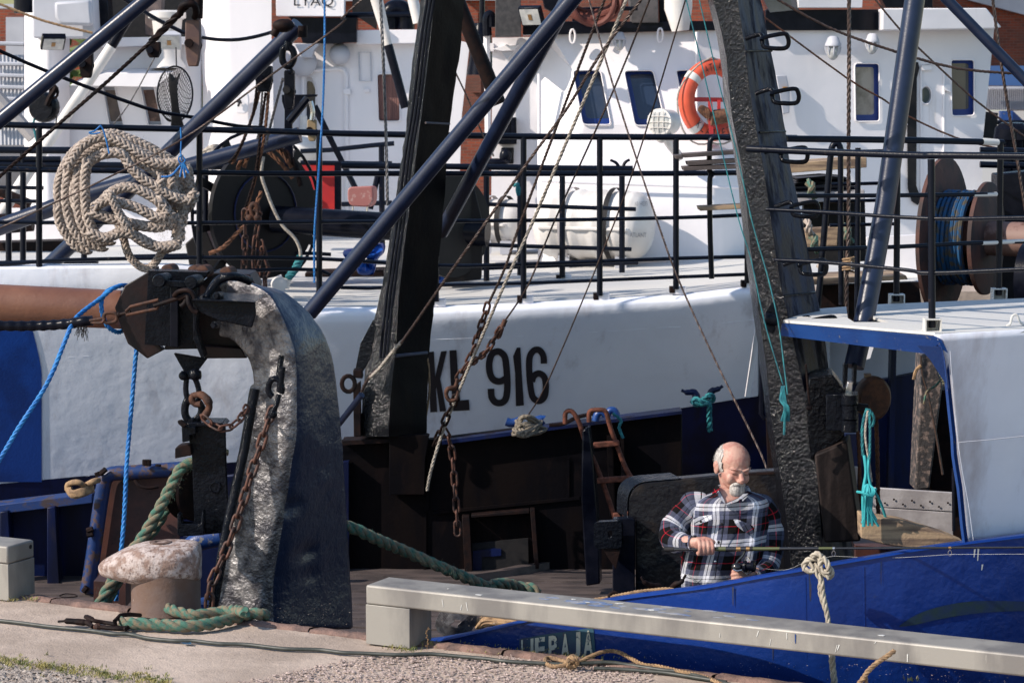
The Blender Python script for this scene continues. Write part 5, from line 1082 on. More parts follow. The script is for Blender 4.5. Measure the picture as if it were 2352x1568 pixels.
# life raft canisters
def raft(cx, cy, d, L, r, label, ribs, group):
    c = P(cx, cy, d); ax = V(.93, -.37, 0).normalized(); o = thing('life_raft_canister', label, 'life raft', c - V(0, 0, r), group)
    prof = []
    for i in range(8): a = i / 7 * 1.5; prof.append((-L / 2 - .14 * math.cos(a), r * math.sin(a) * .98 if i else .01))
    for i in range(25):
        t = -L / 2 + L * i / 24; prof.append((t, r * (1 + (.05 if ribs and (i % 6) in (2, 3) else 0))))
    for i in range(8): a = 1.5 - i / 7 * 1.5; prof.append((L / 2 + .14 * math.cos(a), r * math.sin(a) * .98 if i < 7 else .01))
    mb = MB(); mb.lathe(c, ax, prof, 40); mb.build('shell', M['white_gloss'], o, smooth=40)
    mb = MB(); xx = ax.cross(V(0, 0, 1)).normalized()
    pts = [c + ax * (s * (L / 2 + .13 * (1 - abs(q)))) + xx * q * (r + .015) + V(0, 0, -.02) for s, q in [(-1, k / 4) for k in range(-4, 5)] + [(1, -k / 4) for k in range(-4, 5)]]
    mb.tube(pts, .016, 6, closed=True); mb.build('seam_flange', M['white_gloss'], o)
    for t in (-.28, .22):
        mb = MB(); ring = [c + ax * t * L + (xx * math.cos(a) + V(0, 0, 1) * math.sin(a)) * (r + .035) for a in [k * .2618 for k in range(24)]]
        rr2 = [p + ax * .05 for p in ring]; mb.grid([ring, rr2], closed=True); mb.build('strap', M['wood_white'] if t < 0 else M['rubber'], o)
    for t in (-.36, .3): mb = MB(); mb.box(c + ax * t * L - V(0, 0, r + .03), (.1, .4, .12)); mb.build('cradle', M['house_grey'], o)
    return o, c, ax, xx
ro, rc_, rax, rxx = raft(1364, 516, 21.7, .82, .30, 'ribbed white life raft canister with printed lettering on its rounded end', True, 'life raft canisters')
raft(1140, 508, 22.2, .3, .2, 'smaller plain white canister close to the black winch', False, 'life raft canisters')
for txt, (u0, v0, u1, v1), bb in (('10 ЧЕЛ', (1458, 463, 1486, 473), 0), ('ATLANT', (1446, 535, 1484, 545), 0)):
    vs, fs = text_mesh(txt); out = []
    for a, b in vs:
        u = u0 + (u1 - u0) * a; v = v1 - (v1 - v0) * b; r_ = ray(u, v); best = None
        # on the canister's surface: march along the ray to the ellipsoid-ended cylinder
        dd = 20.9
        while dd < 22.3:
            p = ORI + r_ * (dd / r_.y); q = p - rc_; t = q.dot(rax); rad = (q - rax * t).length; e = max(0, abs(t) - .41) / .14
            if (rad / .303) ** 2 + e * e < 1.03: break
            dd += .004
        out.append(ORI + r_ * ((dd - .012) / r_.y))
    mb = MB(); mb.add(out, fs); mb.build('lettering', M['grey_letter'], ro)

# lifebuoy and its red bracket
lc = tC(210, 690, 22.3); LB = thing('lifebuoy', 'orange lifebuoy with pale bands hanging on a red bracket', 'lifebuoy', lc)
def lring(t, rad=.29, dx=0): return lc + V((rad + dx) * math.cos(t) * .88, (rad + dx) * math.cos(t) * .42, (rad + dx) * 1.0 * math.sin(t) * 1.05)
mb = MB(); mb.tube([lring(i * math.pi / 24) for i in range(48)], .075, 16, closed=True); mb.build('ring', M['buoy'], LB, smooth=60)
for a in (.72, 2.35, 3.9, 5.5):
    mb = MB(); mb.tube([lring(a + k * .07) for k in range(4)], .0775, 16, caps=False); mb.build('band', M['bright_band'], LB, smooth=60)
for txt, a0, da in (('ATLANT', 2.0, -.165), ('KLAIPEDA', 3.95, .2)):
    for i, chx in enumerate(txt):
        vs, fs = text_mesh(chx); a = a0 + da * i; up = 1 if da < 0 else -1; out = []
        for x, y in vs:
            t = a + (-1 if da < 0 else 1) * (x - .5) * .11; rad = .29 + (.5 - y) * -.07 * up
            out.append(lring(t, rad) + V(.035, -.073, 0))
        mb = MB(); mb.add(out, fs); mb.build('lettering', M['black_letter'], LB)
mb = MB(); q = [lring(t, .37) + V(-.02, -.05, -.06 * abs(math.sin(2 * t))) for t in [i * math.pi / 16 for i in range(32)]]; mb.tube(q, .009, 5, closed=True); mb.build('grab_line', M['rope_grey'], LB)
mb = MB(); mb.bar(tC(5, 685, 22.15), tC(330, 690, 22.3), .04, .045, up=(0, 1, 0)); mb.bar(tC(188, 700, 22.1), tC(195, 925, 22.1), .04, .03, up=(0, 1, 0)); mb.bar(tC(248, 690, 22.2), tC(248, 900, 22.2), .03, .03, up=(0, 1, 0)); mb.build('lifebuoy_bracket', M['red'], SH)
mb = MB()
for i in range(9): a = i * .16; mb.tube(cr([tC(195, 800, 22.1), tC(140 + i * 4, 735 + i * 2, 22.05), tC(110 + i * 9, 760 + i * 6, 22.05), tC(160, 810, 22.1)], 4), .012, 5)
mb.tube([tC(180, 815, 22.1), tC(300, 800, 22.15)], .065, 10, rough=.3); mb.build('line_bundle', M['rope_brown'], label='bundle of orange brown line hung inside the lifebuoy', cat='rope', smooth=60)

# clutter right of the gallows: frames, ladder, rolled nets, rusty reel
CL = thing('access_ladder', 'black tubular ladder frame standing beside the thick stay', 'ladder', P(1915, 720, 15))
def tb(pts, r, name, par, d=None, m=None): 
    mb = MB(); mb.tube(cr([P(x, y, d) for x, y in pts], 3) if len(pts) > 2 else [P(x, y, d) for x, y in pts], r, 8); return mb.build(name, m or M['rail'], par, smooth=60)
tb([(1872, 760), (1887, 600), (1905, 380), (1912, 335), (1925, 331), (1932, 350)], .02, 'stile', CL, 15)
tb([(1930, 340), (1930, 500), (1932, 700)], .018, 'stile', CL, 15.2); tb([(1970, 340), (1968, 720)], .018, 'stile', CL, 15.2)
for y in (350, 424, 463, 518): tb([(1905, y), (2060, y - 4)], .011, 'rung', CL, 15.25)
PN = thing('net_platform', 'grey timber platform piled with folded dark netting', 'platform', P(1900, 600, 16))
pl(lambda x, y, d: P(x, y, d), [(1812, 375), (1990, 362), (1990, 385), (1812, 398)], 18.2, .5, 'rail_board', M['wood'], .005, parent=PN)
pl(lambda x, y, d: P(x, y, d), [(1812, 440), (1985, 436), (1985, 462), (1812, 466)], 18.0, .6, 'shelf', M['wood_white'], .005, parent=PN)
for i in range(7):
    mb = MB(); mb.prism([P(1818 + i * 2, 440 - i * 5, 18 - .03 * i), P(1900, 434 - i * 5, 18), P(1975 - i * 5, 437 - i * 5, 18), P(1975 - i * 5, 441 - i * 5, 18), P(1818 + i * 2, 444 - i * 5, 18)], (0, .5, 0)); mb.build('net_fold', M['black'] if i % 2 else mat('dark_net%d' % i, (.03, .033, .045), .8), PN, bevel=.01)
pl(lambda x, y, d: P(x, y, d), [(1845, 445), (1985, 440), (1990, 600), (1845, 605)], 18.6, .1, 'dark_back', M['rubber'], 0, parent=PN)
pl(lambda x, y, d: P(x, y, d), [(1848, 525), (1925, 520), (1922, 565), (1850, 568)], 17.5, .1, 'plank_box', M['wood'], .005, parent=PN)
pl(lambda x, y, d: P(x, y, d), [(1860, 640), (2080, 632), (2085, 642), (1862, 655)], 16, .5, 'timber_ledge', M['wood'], .005, parent=PN)
pl(lambda x, y, d: P(x, y, d), [(1880, 655), (2110, 648), (2120, 745), (1860, 760)], 16.4, .1, 'dark_recess', M['rust_dark'], 0, parent=PN)
pl(lambda x, y, d: P(x, y, d), [(1990, 545), (2110, 540), (2112, 640), (1990, 640)], 19.5, .1, 'white_side', M['house_white'], 0, parent=SH)
for (x, y, s) in ((1855, 418, 1), (1862, 540, 1), (1938, 520, 1), (1850, 505, .8), (1880, 608, .8)):
    mb = MB(); mb.rope(cr([P(x, y, 17.3), P(x + 10 * s, y + 10, 17.25), P(x + 6, y + 24, 17.25), P(x + 16, y + 36, 17.3)], 4), .03 * s, n=5); mb.build('green_white_rope', M['rope_green'] if s == 1 else M['rope_white'], PN)
# grating slats at the ship's rail: brown planks left of the gallows
for (x0, y0, x1, y1) in ((2300, 1085, 2352, 1082), (0, 1075, 370, 1050), (30, 1130, 370, 1110), (0, 1165, 380, 1150), (110, 1440, 420, 1425)):
    fn = tC if x1 < 2300 else tB
    mb = MB(); mb.prism([fn(x0, y0 - 14, 17.8), fn(x1, y1 - 14, 17.8), fn(x1, y1 + 14, 17.8), fn(x0 + 10, y0 + 14, 17.8)], (0, .25, 0)); mb.build('staging_plank', M['wood_deck'] if y0 != 1440 else M['wood'], SH, bevel=.004)
mb = MB(); mb.tube(cr([P(1675, 318, 18), P(1648, 316, 18), P(1632, 322, 18), P(1629, 350, 18), P(1629, 392, 18), P(1640, 402, 18)], 4), .02, 8); mb.tube(cr([P(1640, 402, 18), P(1630, 410, 18), P(1630, 520, 18), P(1634, 640, 18)], 4), .02, 8); mb.build('bent_post', M['rail'], SH, smooth=60)
RL = thing('cable_reel', 'rusty steel reel wound with blue rope', 'reel', P(2200, 700, 13.6))
ra = V(.88, -.475, 0).normalized(); rc0 = P(2183, 545, 14.2); sx_ = ra.cross(V(0, 0, 1)).normalized()
def disc(c, r, th, m, name): mb = MB(); mb.lathe(c, ra, [(0, r * .98), (.004, r), (th - .004, r), (th, r * .98)], 48); return mb.build(name, m, RL)
M['reel'] = mat('reel_rust', (.035, .021, .02), .8, c2=(.08, .033, .026), cs=6, rust=(.14, .075, .05), rs=9, rr_=(.6, .75), bump=.002, bs=50)
disc(rc0 - ra * .06, .47, .03, M['reel'], 'flange'); disc(rc0 + ra * .2, .33, .03, M['reel'], 'inner_flange')
mb = MB(); mb.lathe(rc0, ra, [(0, .1), (1.4, .1)], 24); mb.build('shaft', mat('reel_shaft', (.2, .12, .1), .6, rust=(.1, .05, .04), rs=9, rr_=(.5, .6)), RL)
mb = MB()
for k in range(7):
    for j in range(2):
        rr_ = .245 + j * .02 + random.uniform(-.008, .008); mb.tube([rc0 + ra * (-.02 + k * .026) + (sx_ * math.cos(t) + V(0, 0, 1) * math.sin(t)) * rr_ for t in [i * .2244 for i in range(28)]], .0125, 5, closed=True)
mb.tube(cr([rc0 - sx_ * .2 + ra * .02 + V(0, 0, .16), rc0 - sx_ * .33 + V(0, 0, .1), rc0 - sx_ * .36 + V(0, 0, -.02), rc0 - sx_ * .3 + V(0, 0, .0)], 4), .012, 5)
mb.build('wound_rope', mat('reel_rope', (.006, .065, .17), .8, c2=(.07, .06, .04), cs=26, cr_=(.48, .6)), RL, smooth=60)
for i, (x, y, d) in enumerate(((2351, 640, 13.3),)):
    mb = MB(); mb.lathe(P(x, y, d), ra, [(0, .2), (.1, .2)], 30); mb.build('brake_drum', M['black'], RL)
pl(lambda x, y, d: P(x, y, d), [(2290, 400), (2400, 390), (2400, 700), (2290, 700)], 14.6, .2, 'side_cheek', M['black'], .01, parent=RL)
for y in (345, 378, 470): tb([(2250, y), (2400, y + 4)], .02, 'reel_bar', RL, 15)
# bollards and heads far right
for x, y, r in ((2277, 320, .1), (2310, 325, .08), (2345, 328, .07)): pass
# ================================================================ THE PALE SHIP BEHIND (left) AND THE SHORE
OW = thing('white_ship_behind', 'off-white ship with curtained windows lying beyond the winch', 'ship', (-4, 27, -1.75))
D2 = 26.0
def a2(x, y): return (x / 3, y / 3)
Aa = lambda x, y, d: P(*a2(x, y), d)
dw = rrect([a2(2105, 520), a2(2150, 530), a2(2176, 600), a2(2176, 1000), a2(2100, 1000)], 6)
cw = rrect([b2(244, 510), b2(400, 510), b2(405, 838), b2(254, 840)], 8)
outer = [a2(1860, 300), a2(2352, 300), b2(100, 300), b2(530, 215), b2(884, 300), b2(828, 800), b2(800, 1650), a2(1860, 1650)]
wall_with_holes('deckhouse_side', outer, [cw, dw], D2, .08, M['house_white'], OW)
window(cw, D2, OW, M['house_white'], M['curtain'], depth=.06); window(dw, D2, OW, M['house_white'], M['glass'], depth=.06)
# curtain folds
mb = MB()
for i in range(9): x = 262 + i * 16; mb.tube([Bb(x, 520, D2 + .05), Bb(x + 5, 830, D2 + .05)], .03, 7)
mb.build('curtain', M['curtain'], OW, smooth=60)
w_a = [a2(705, 600), a2(790, 600), a2(852, 862), a2(750, 862)]; w_b = [a2(965, 598), a2(1060, 596), a2(1117, 862), a2(1020, 862)]
outer = [a2(640, 262), a2(1380, 255), a2(1380, 900), a2(1400, 1600), a2(470, 1600), a2(480, 600), a2(640, 500)]
wall_with_holes('wheelhouse_front', outer, [w_a, w_b], D2 - .1, .1, M['house_white'], OW)
for w_, gm_ in ((w_a, mat('tan_blind', (.2, .15, .12), .5, c2=(.12, .09, .08), cs=5)), (w_b, mat('brown_glass', (.09, .04, .035), .3, c2=(.3, .16, .12), cs=7, cr_=(.52, .62)))): window(w_, D2 - .1, OW, M['house_grey'], gm_, depth=.08)
pl(Aa, [(480, 590), (720, 512), (1180, 508), (1075, 600)], D2 - .7, .5, 'window_visor', M['house_white'], 0, parent=OW, vec=(0, .55, .06))
pl(Aa, [(640, 262), (1380, 254), (1380, 305), (640, 330)], D2 - .3, .3, 'roof_edge', M['house_white'], .004, parent=OW)
mb = MB(); rows = []
for y in (-60, 250, 600, 1050, 1600): rows.append([Aa(1385 + (1870 - 1385) * k / 14 + (12 if y > 500 else 0), y, D2 - .2 - .45 * math.sin(min(1, k / 5) * 1.57)) for k in range(15)])
mb.grid(rows[::-1]); mb.build('funnel_casing', M['house_white'], OW, smooth=60)
mb = MB(); rows = []
for y in (90, 350, 700, 1100, 1600): rows.append([Aa(168 + (480 - 168) * k / 12, y, D2 - .2 - .4 * math.sin(k / 12 * 3.14)) for k in range(13)])
mb.grid(rows[::-1]); mb.build('side_casing', M['house_white'], OW, smooth=60)
pl(Aa, [(220, -30), (640, -30), (655, 265), (225, 265)], D2 - .75, .5, 'equipment_casing', M['house_grey'], .02, parent=OW)
pl(Aa, [(372, 15), (620, 0), (640, 170), (610, 180), (410, 172), (376, 120)], D2 - .95, .1, 'hatch_lid', M['house_grey'], .03, parent=OW)
pl(Aa, [(640, -30), (740, -30), (755, 240), (660, 262)], D2 - .4, .3, 'black_panel', M['black'], .01, parent=OW)
pl(Aa, [(740, -30), (1385, -30), (1385, 250), (740, 258)], D2 + .8, .1, 'dark_gap', M['rubber'], 0, parent=OW)
pl(Aa, [(1000, -20), (1120, -20), (1110, 130), (1060, 250), (1000, 240)], D2 - .2, .2, 'weathered_post', mat('grey_brown_post', (.16, .12, .11), .8, c2=(.09, .07, .07), cs=8), .01, parent=OW)
mb = MB(); mb.lathe(Aa(1150, 75, D2 - .3), (0, 0, -1), [(0, .15), (.02, .2), (.08, .2), (.1, .16), (.3, .14), (.5, .14), (.6, .2)], 18); mb.build('vent_head', M['white_gloss'], OW)
pl(Aa, [(1900, -30), (2352, -30), (2352, 115), (1902, 112)], D2 - .4, .2, 'name_board', M['house_white'], .004, parent=OW)
pl(Bb, [(-1, -30), (20, -30), (18, 122), (-1, 118)], D2 - .4, .2, 'name_board_end', M['house_white'], .004, parent=OW)
vs, fs = text_mesh('LYAQ'); mb = MB(); mb.add([Aa(2025 + 270 * x, 55 - 78 * y, D2 - .415) for x, y in vs], fs); mb.build('call_sign_letters', M['black_letter'], OW)
pl(Aa, [(1985, 118), (2352, 125), (2352, 302), (2085, 300), (2050, 180)], D2 - .3, .3, 'black_board', M['black'], .004, parent=OW)
pl(Bb, [(-2, 124), (104, 124), (104, 292), (-2, 296)], D2 - .3, .3, 'black_board_end', M['black'], .004, parent=OW)
pl(Bb, [(100, 210), (530, 206), (528, 300), (104, 308)], D2 - .15, .3, 'roof_coaming', M['house_white'], .006, parent=OW)
pl(Bb, [(75, -30), (245, -30), (245, 105), (240, 205), (100, 110), (75, 100)], D2 + .2, .1, 'black_screen', M['rubber'], 0, parent=OW)
mb = MB(); mb.tube([Bb(20, 108, D2 - .1), Bb(520, 100, D2 - .1)], .03, 8); mb.build('roof_rail', M['rail'], OW)
mb = MB(); mb.tube(cr([Bb(330, 205, D2), Bb(335, 90, D2), Bb(385, 62, D2), Bb(435, 90, D2), Bb(440, 205, D2)], 5), .1, 12); mb.build('vent_bend', M['black'], OW)
# door outline, hinges, lamps, panel outlines
dr = rrect([a2(2085, 490), b2(30, 470), b2(40, 1500), a2(2085, 1500)], 20)
mb = MB(); mb.tube([P(x, y, D2 - .02) for x, y in dr], .025, 6, closed=True); mb.build('door_rim', M['house_white'], OW)
mb = MB(); mb.tube([Bb(*q, D2 - .02) for q in ((120, 362), (200, 362), (205, 560), (125, 558))], .008, 5, closed=True); mb.build('panel_outline', M['house_grey'], OW)
for q in (((10, 615), (60, 610), (62, 655), (12, 650)), ((155, 612), (190, 612), (190, 635), (155, 635))): pl(Bb, q, D2 - .05, .03, 'hinge', M['house_white'], .004, parent=OW)
for x, y, s in ((2085, 430, 1.1), (2340, 375, .8)):
    mb = MB(); mb.ball(Aa(x, y, D2 - .1), (.14 * s, .1, .14 * s)); mb.build('bulkhead_lamp', M['house_grey'], OW)
pl(Aa, [(2030, 305), (2200, 305), (2160, 350), (2150, 400), (2080, 400)], D2 - .35, .2, 'lamp_bracket', M['house_grey'], .01, parent=OW)
rr_ = rrect([a2(1620, 650), a2(1700, 630), a2(1718, 680), a2(1705, 785), a2(1620, 785)], 10); mb = MB(); mb.prism([P(x, y, D2 - .75) for x, y in rr_], (0, .05, 0)); mb.build('notice_plate', M['house_white'], OW, bevel=.01)
mb = MB(); vs, fs = text_mesh('⚡' if False else 'N'); mb.tube([Aa(1640, 735, D2 - .78), Aa(1655, 690, D2 - .78)], .012, 5); mb.tube([Aa(1632, 700, D2 - .78), Aa(1665, 712, D2 - .78)], .012, 5); mb.build('plate_symbol', M['black_letter'], OW)
mb = MB(); mb.tube([Aa(2090, 800, D2 - .3), Aa(2095, 1000, D2 - .3)], .04, 10); mb.ball(Aa(2075, 1030, D2 - .5), (.2, .18, .16)); mb.ball(Aa(2110, 1000, D2 - .5), (.14, .12, .12)); mb.build('vent_mushroom', M['white_gloss'], OW)
flood(Aa(365, 290, D2 - 1.2), .35, .66, OW, M['black'], .9)
flood(Aa(1165, 280, D2 - 1.2), .1, .68, OW, M['house_grey'], .75)
# its own deck rail, black, far
for tab in ([(690, 348), (760, 345), (850, 335), (905, 330)], [(760, 378), (900, 376)], [(772, 470), (900, 466)], [(690, 357), (470, 358)]):
    mb = MB(); mb.tube([P(u, v, 24.6) for u, v in tab], .025, 7); mb.build('rail', M['rail'], OW)
for u, v0, v1, u2 in ((876, 335, 620, 878), (868, 400, 480, 850), (1000, 340, 640, 1000)):
    mb = MB(); mb.tube([P(u, v0, 24.6), P(u2, v1, 24.6)], .03, 7); mb.build('railing_post', M['rail'], OW)
# white and black poles leaning on the houses
tube2('leaning_pole', Aa(770, 320, 24.5), Aa(-10, 1500, 24.5), .055, M['white_gloss'], parent=OW, r2=.06)
tube2('leaning_pole', Aa(900, 100, 24.5), Aa(768, 320, 24.5), .05, M['black'], parent=OW)
tube2('leaning_pole', Bb(235, -30, 24.5), Bb(322, 312, 24.5), .065, M['white_gloss'], parent=OW, r2=.04)
tube2('leaning_pole', Bb(322, 312, 24.5), Bb(440, 745, 24.5), .045, M['black'], parent=OW)
tube2('leaning_pole', Bb(485, -30, 24.5), Bb(530, 160, 24.5), .055, M['white_gloss'], parent=OW)
mb = MB(); mb.tube([Aa(-60, 620, 24.8), Aa(230, 950, 24.8)], .07, 8); mb.build('leaning_spar', mat('grey_spar', (.35, .33, .33), .6), OW)
mb = MB(); mb.tube([P(720, 245, 24.2), P(830, 460, 24.2)], .03, 7); mb.build('leaning_bar', M['black'], OW)
# lower white hull/bulwark and deck of this ship behind the rails
pl(lambda x, y, d: P(x, y, d), [(-100, 480), (470, 480), (470, 600), (-100, 605)], 25.2, .2, 'bulwark', M['house_white'], 0, parent=OW)
pl(lambda x, y, d: P(x, y, d), [(-100, 560), (200, 552), (200, 580), (-100, 590)], 24.2, .4, 'dark_deck_gear', M['rust_dark'], .01, parent=OW)
mb = MB(); mb.tube([P(-60, 520, 24), P(75, 508, 24)], .1, 12); mb.tube([P(0, 440, 24), P(70, 470, 24)], .05, 8); mb.build('drum_roller', M['rust_dark'], OW)
pl(lambda x, y, d: P(x, y, d), [(458, 350), (515, 345), (512, 352), (460, 356)], 23.6, .3, 'shelf', M['house_grey'], 0, parent=OW)
# coiled line on a shelf
mb = MB()
for i in range(9): mb.tube(cr([P(468 + random.uniform(-6, 6), 350 + random.uniform(-6, 4), 23.3), P(490, 338 + random.uniform(-4, 8), 23.2), P(512 + random.uniform(-6, 6), 346 + random.uniform(-6, 4), 23.3), P(488, 354, 23.25)], 4, closed=True), .015, 5, closed=True)
mb.build('tangled_line', M['rope_grey'], label='tangle of thin grey line above the thick blue-black boom', cat='rope', smooth=60)

# left-hand vessel gear, grey and blurred
GB = thing('grey_vessel', 'grey scaffold mast and railings of a vessel at the far end', 'ship', P(-20, 600, 34))
pl(Aa, [(-100, 30), (160, 30), (160, 60), (-100, 60)], 34, .3, 'yard', M['house_grey'], 0, parent=GB)
pl(Aa, [(40, 120), (165, 120), (165, 480), (40, 480)], 35, .3, 'panel', M['house_grey'], 0, parent=GB)
pl(Aa, [(-200, 420), (165, 410), (165, 1300), (-200, 1300)], 36, .3, 'hull_side', mat('dim_grey_side', (.2, .2, .22), .7, c2=(.1, .1, .11), cs=1.3), 0, parent=GB)
for x in range(0, 160, 26):
    mb = MB(); mb.tube([Aa(x, 380, 33.5), Aa(x + 15, 1000, 33.5)], .03, 6); mb.build('upright', M['house_grey'], GB)
for y in (300, 440, 520, 600, 680, 860):
    mb = MB(); mb.tube([Aa(-50, y, 33.4), Aa(165, y + 6, 33.4)], .028, 6); mb.build('bar', M['house_grey'], GB)
pl(Aa, [(-200, -60), (160, -60), (165, 20), (110, 45), (-200, 60)], 37, .3, 'yellow_green_awning', mat('faded_yellow_green', (.42, .42, .22), .7), 0, parent=GB)
mb = MB(); mb.tube([Aa(190, -60, 26.5), Aa(190, 95, 26.5)], .15, 12); mb.build('black_bitt', M['black'], OW)

# shore: brick warehouse, white shed with blue roof, trees
def brick_mat():
    m = bpy.data.materials.new('weathered_brick'); m.use_nodes = True; nt = m.node_tree; b = nt.nodes['Principled BSDF']; g = nt.nodes.new('ShaderNodeNewGeometry')
    sx2 = nt.nodes.new('ShaderNodeSeparateXYZ'); cx = nt.nodes.new('ShaderNodeCombineXYZ'); nt.links.new(g.outputs['Position'], sx2.inputs[0]); nt.links.new(sx2.outputs[0], cx.inputs[0]); nt.links.new(sx2.outputs[2], cx.inputs[1])
    br_ = nt.nodes.new('ShaderNodeTexBrick'); br_.inputs['Scale'].default_value = 1; br_.inputs['Brick Width'].default_value = .15; br_.inputs['Row Height'].default_value = .055; br_.inputs['Mortar Size'].default_value = .005
    br_.inputs['Color1'].default_value = (.30, .065, .03, 1); br_.inputs['Color2'].default_value = (.16, .04, .025, 1); br_.inputs['Mortar'].default_value = (.2, .12, .09, 1); nt.links.new(cx.outputs[0], br_.inputs['Vector'])
    n = nt.nodes.new('ShaderNodeTexNoise'); n.inputs['Scale'].default_value = 1.3; n.inputs['Detail'].default_value = 8; nt.links.new(g.outputs['Position'], n.inputs['Vector'])
    r = nt.nodes.new('ShaderNodeMapRange'); r.inputs['From Min'].default_value = .45; r.inputs['From Max'].default_value = .7; nt.links.new(n.outputs['Fac'], r.inputs['Value'])
    mx = nt.nodes.new('ShaderNodeMix'); mx.data_type = 'RGBA'; mx.inputs['B'].default_value = (.12, .06, .045, 1); nt.links.new(br_.outputs['Color'], mx.inputs['A']); nt.links.new(r.outputs[0], mx.inputs['Factor']); nt.links.new(mx.outputs['Result'], b.inputs['Base Color'])
    bn = nt.nodes.new('ShaderNodeBump'); bn.inputs['Distance'].default_value = .02; nt.links.new(br_.outputs['Fac'], bn.inputs['Height']); bn.invert = True; nt.links.new(bn.outputs[0], b.inputs['Normal']); b.inputs['Roughness'].default_value = .9; return m
BM = brick_mat()
BH = thing('brick_warehouse', 'long old red brick warehouse on the far quay', 'building', (-5, 45, -.2))
mb = MB(); mb.box((-3.4, 46, 4), (22, 2, 9)); mb.build('wall', BM, BH)
pl(Bb, [(-300, -5), (160, -8), (165, 8), (-300, 12)], 44.8, .2, 'eaves_band', M['house_grey'], 0, parent=BH)
pl(Bb, [(840, -30), (1060, -32), (1060, 5), (840, 2)], 44.8, .2, 'eaves_band', M['house_grey'], 0, parent=BH)
for x, y0, y1 in ((880, 90, 250), (900, 560, 640)):
    pl(Bb, [(x, y0), (x + 60, y0 - 4), (x + 62, y1), (x + 2, y1)], 44.95, .05, 'bricked_recess', BM, 0, parent=BH)
BH2 = thing('brick_gable', 'brick gable end with sloping pale coping above the blue roofed shed', 'building', (10, 48, -.2))
mb = MB(); mb.prism([Cc(1700, -40, 48), Cc(1990, -40, 48), Cc(2352, 55, 48), Cc(2900, 200, 48), Cc(2900, 620, 48), Cc(1700, 620, 48)], (0, 2, 0)); mb.build('wall', BM, BH2)
mb = MB(); mb.bar(Cc(1985, -45, 47.9), Cc(2900, 195, 47.9), .3, .14, up=(0, 1, 0)); mb.build('coping', M['house_grey'], BH2)
SHD = thing('quay_shed', 'white corrugated shed under a blue metal roof', 'shed', P(2330, 330, 42))
pl(Cc, [(2095, 455), (2800, 455), (2800, 600), (2090, 590)], 42, 1.5, 'roof', mat('blue_roof', (.05, .12, .3), .5), 0, parent=SHD)
pl(Cc, [(2090, 596), (2800, 600), (2800, 612), (2085, 612)], 41.8, .1, 'gutter', M['house_grey'], 0, parent=SHD)
mb = MB(); n_ = 60
rw = [[], []]
for i in range(n_ * 2):
    x = 2060 + i * 7; dy = .05 if i % 2 else 0
    rw[0].append(Cc(x, 612, 42 + dy)); rw[1].append(Cc(x, 760, 42 + dy))
mb.grid(rw[::-1]); mb.build('corrugated_wall', M['house_grey'], SHD, smooth=0)
pl(Cc, [(2050, 765), (2900, 765), (2900, 1700), (2050, 1700)], 44, .1, 'lower_wall', mat('pale_wall', (.6, .62, .64), .7), 0, parent=SHD)
for x in (2225, 2500):
    mb = MB(); mb.bar(Cc(x, 765, 41.6), Cc(x, 1000, 41.6), .2, .2); mb.build('column', M['blue_bright'], SHD)
mb = MB(); mb.bar(Cc(2255, 780, 41.6), Cc(2360, 880, 41.6), .1, .1); mb.build('brace', M['blue_bright'], SHD)
mb = MB(); mb.tube([Cc(2150, 845, 30), Cc(2600, 845, 30)], .03, 7); mb.build('far_rail', M['black'], SHD)
mb = MB(); mb.box((0, 47, -.6), (160, 30, 1)); mb.build('far_quay', M['concrete'], kind='structure')
BK = thing('vent_cluster', 'black capped vents and lockers at the end of the wheelhouse', 'vent', P(2280, 400, 24))
pl(Cc, [(2080, 770), (2175, 780), (2170, 800), (2160, 960), (2070, 950)], 23.5, .4, 'locker', M['rubber'], .01, parent=BK)
for x, y, r in ((2225, 955, .11), (2300, 955, .11), (2370, 960, .1)):
    mb = MB(); mb.lathe(Cc(x, y, 22.5), (0, -.1, 1), [(-.35, r * .6), (-.02, r * .7), (0, r * 1.1), (.1, r), (.15, r * .5)], 14); mb.build('vent_cap', M['black'], BK)
# trees
def tree(x, y, h, r, label):
    o = thing('broadleaf_tree', label, 'tree', (x, y, -.1), 'trees on the far shore')
    mb = MB(); mb.tube([V(x, y, -.1), V(x + .1, y, h * .5), V(x - .1, y, h * .9)], [.25, .18, .06], 8)
    for i in range(5): a = i * 1.3; mb.tube([V(x, y, h * (.35 + .1 * i)), V(x + math.cos(a) * r * .7, y + math.sin(a) * r * .7, h * (.55 + .1 * i))], [.08, .03], 6)
    mb.build('trunk', M['wood'], o)
    mb = MB()
    for _ in range(2600):
        q = V(random.gauss(0, .5), random.gauss(0, .5), random.gauss(0, .5)); q = q * min(1, 1 / q.length) if q.length > 0 else q
        c = V(x + q.x * r, y + q.y * r, h * .7 + q.z * h * .42); s = random.uniform(.08, .16); a = V(random.uniform(-1, 1), random.uniform(-1, 1), random.uniform(-1, 1)).normalized(); b = a.orthogonal().normalized()
        mb.add([c + a * s, c + b * s * .6, c - a * s, c - b * s * .6], [(0, 1, 2, 3)])
    mb.build('crown', mat('leaf_green', (.05, .10, .02), .6, c2=(.09, .12, .03), cs=2), o, smooth=0)
tree(-12.6, 50, 7, 2.2, 'green tree behind the grey scaffold mast'); tree(-6.2, 41, 5.6, 1.5, 'small green tree glimpsed between the roof gear of the pale ship')
tree(-3.2, 52.5, 8.5, 2.6, 'tree whose top shows beside the call sign board'); tree(11.2, 54, 8, 2, 'tree behind the brick gable')
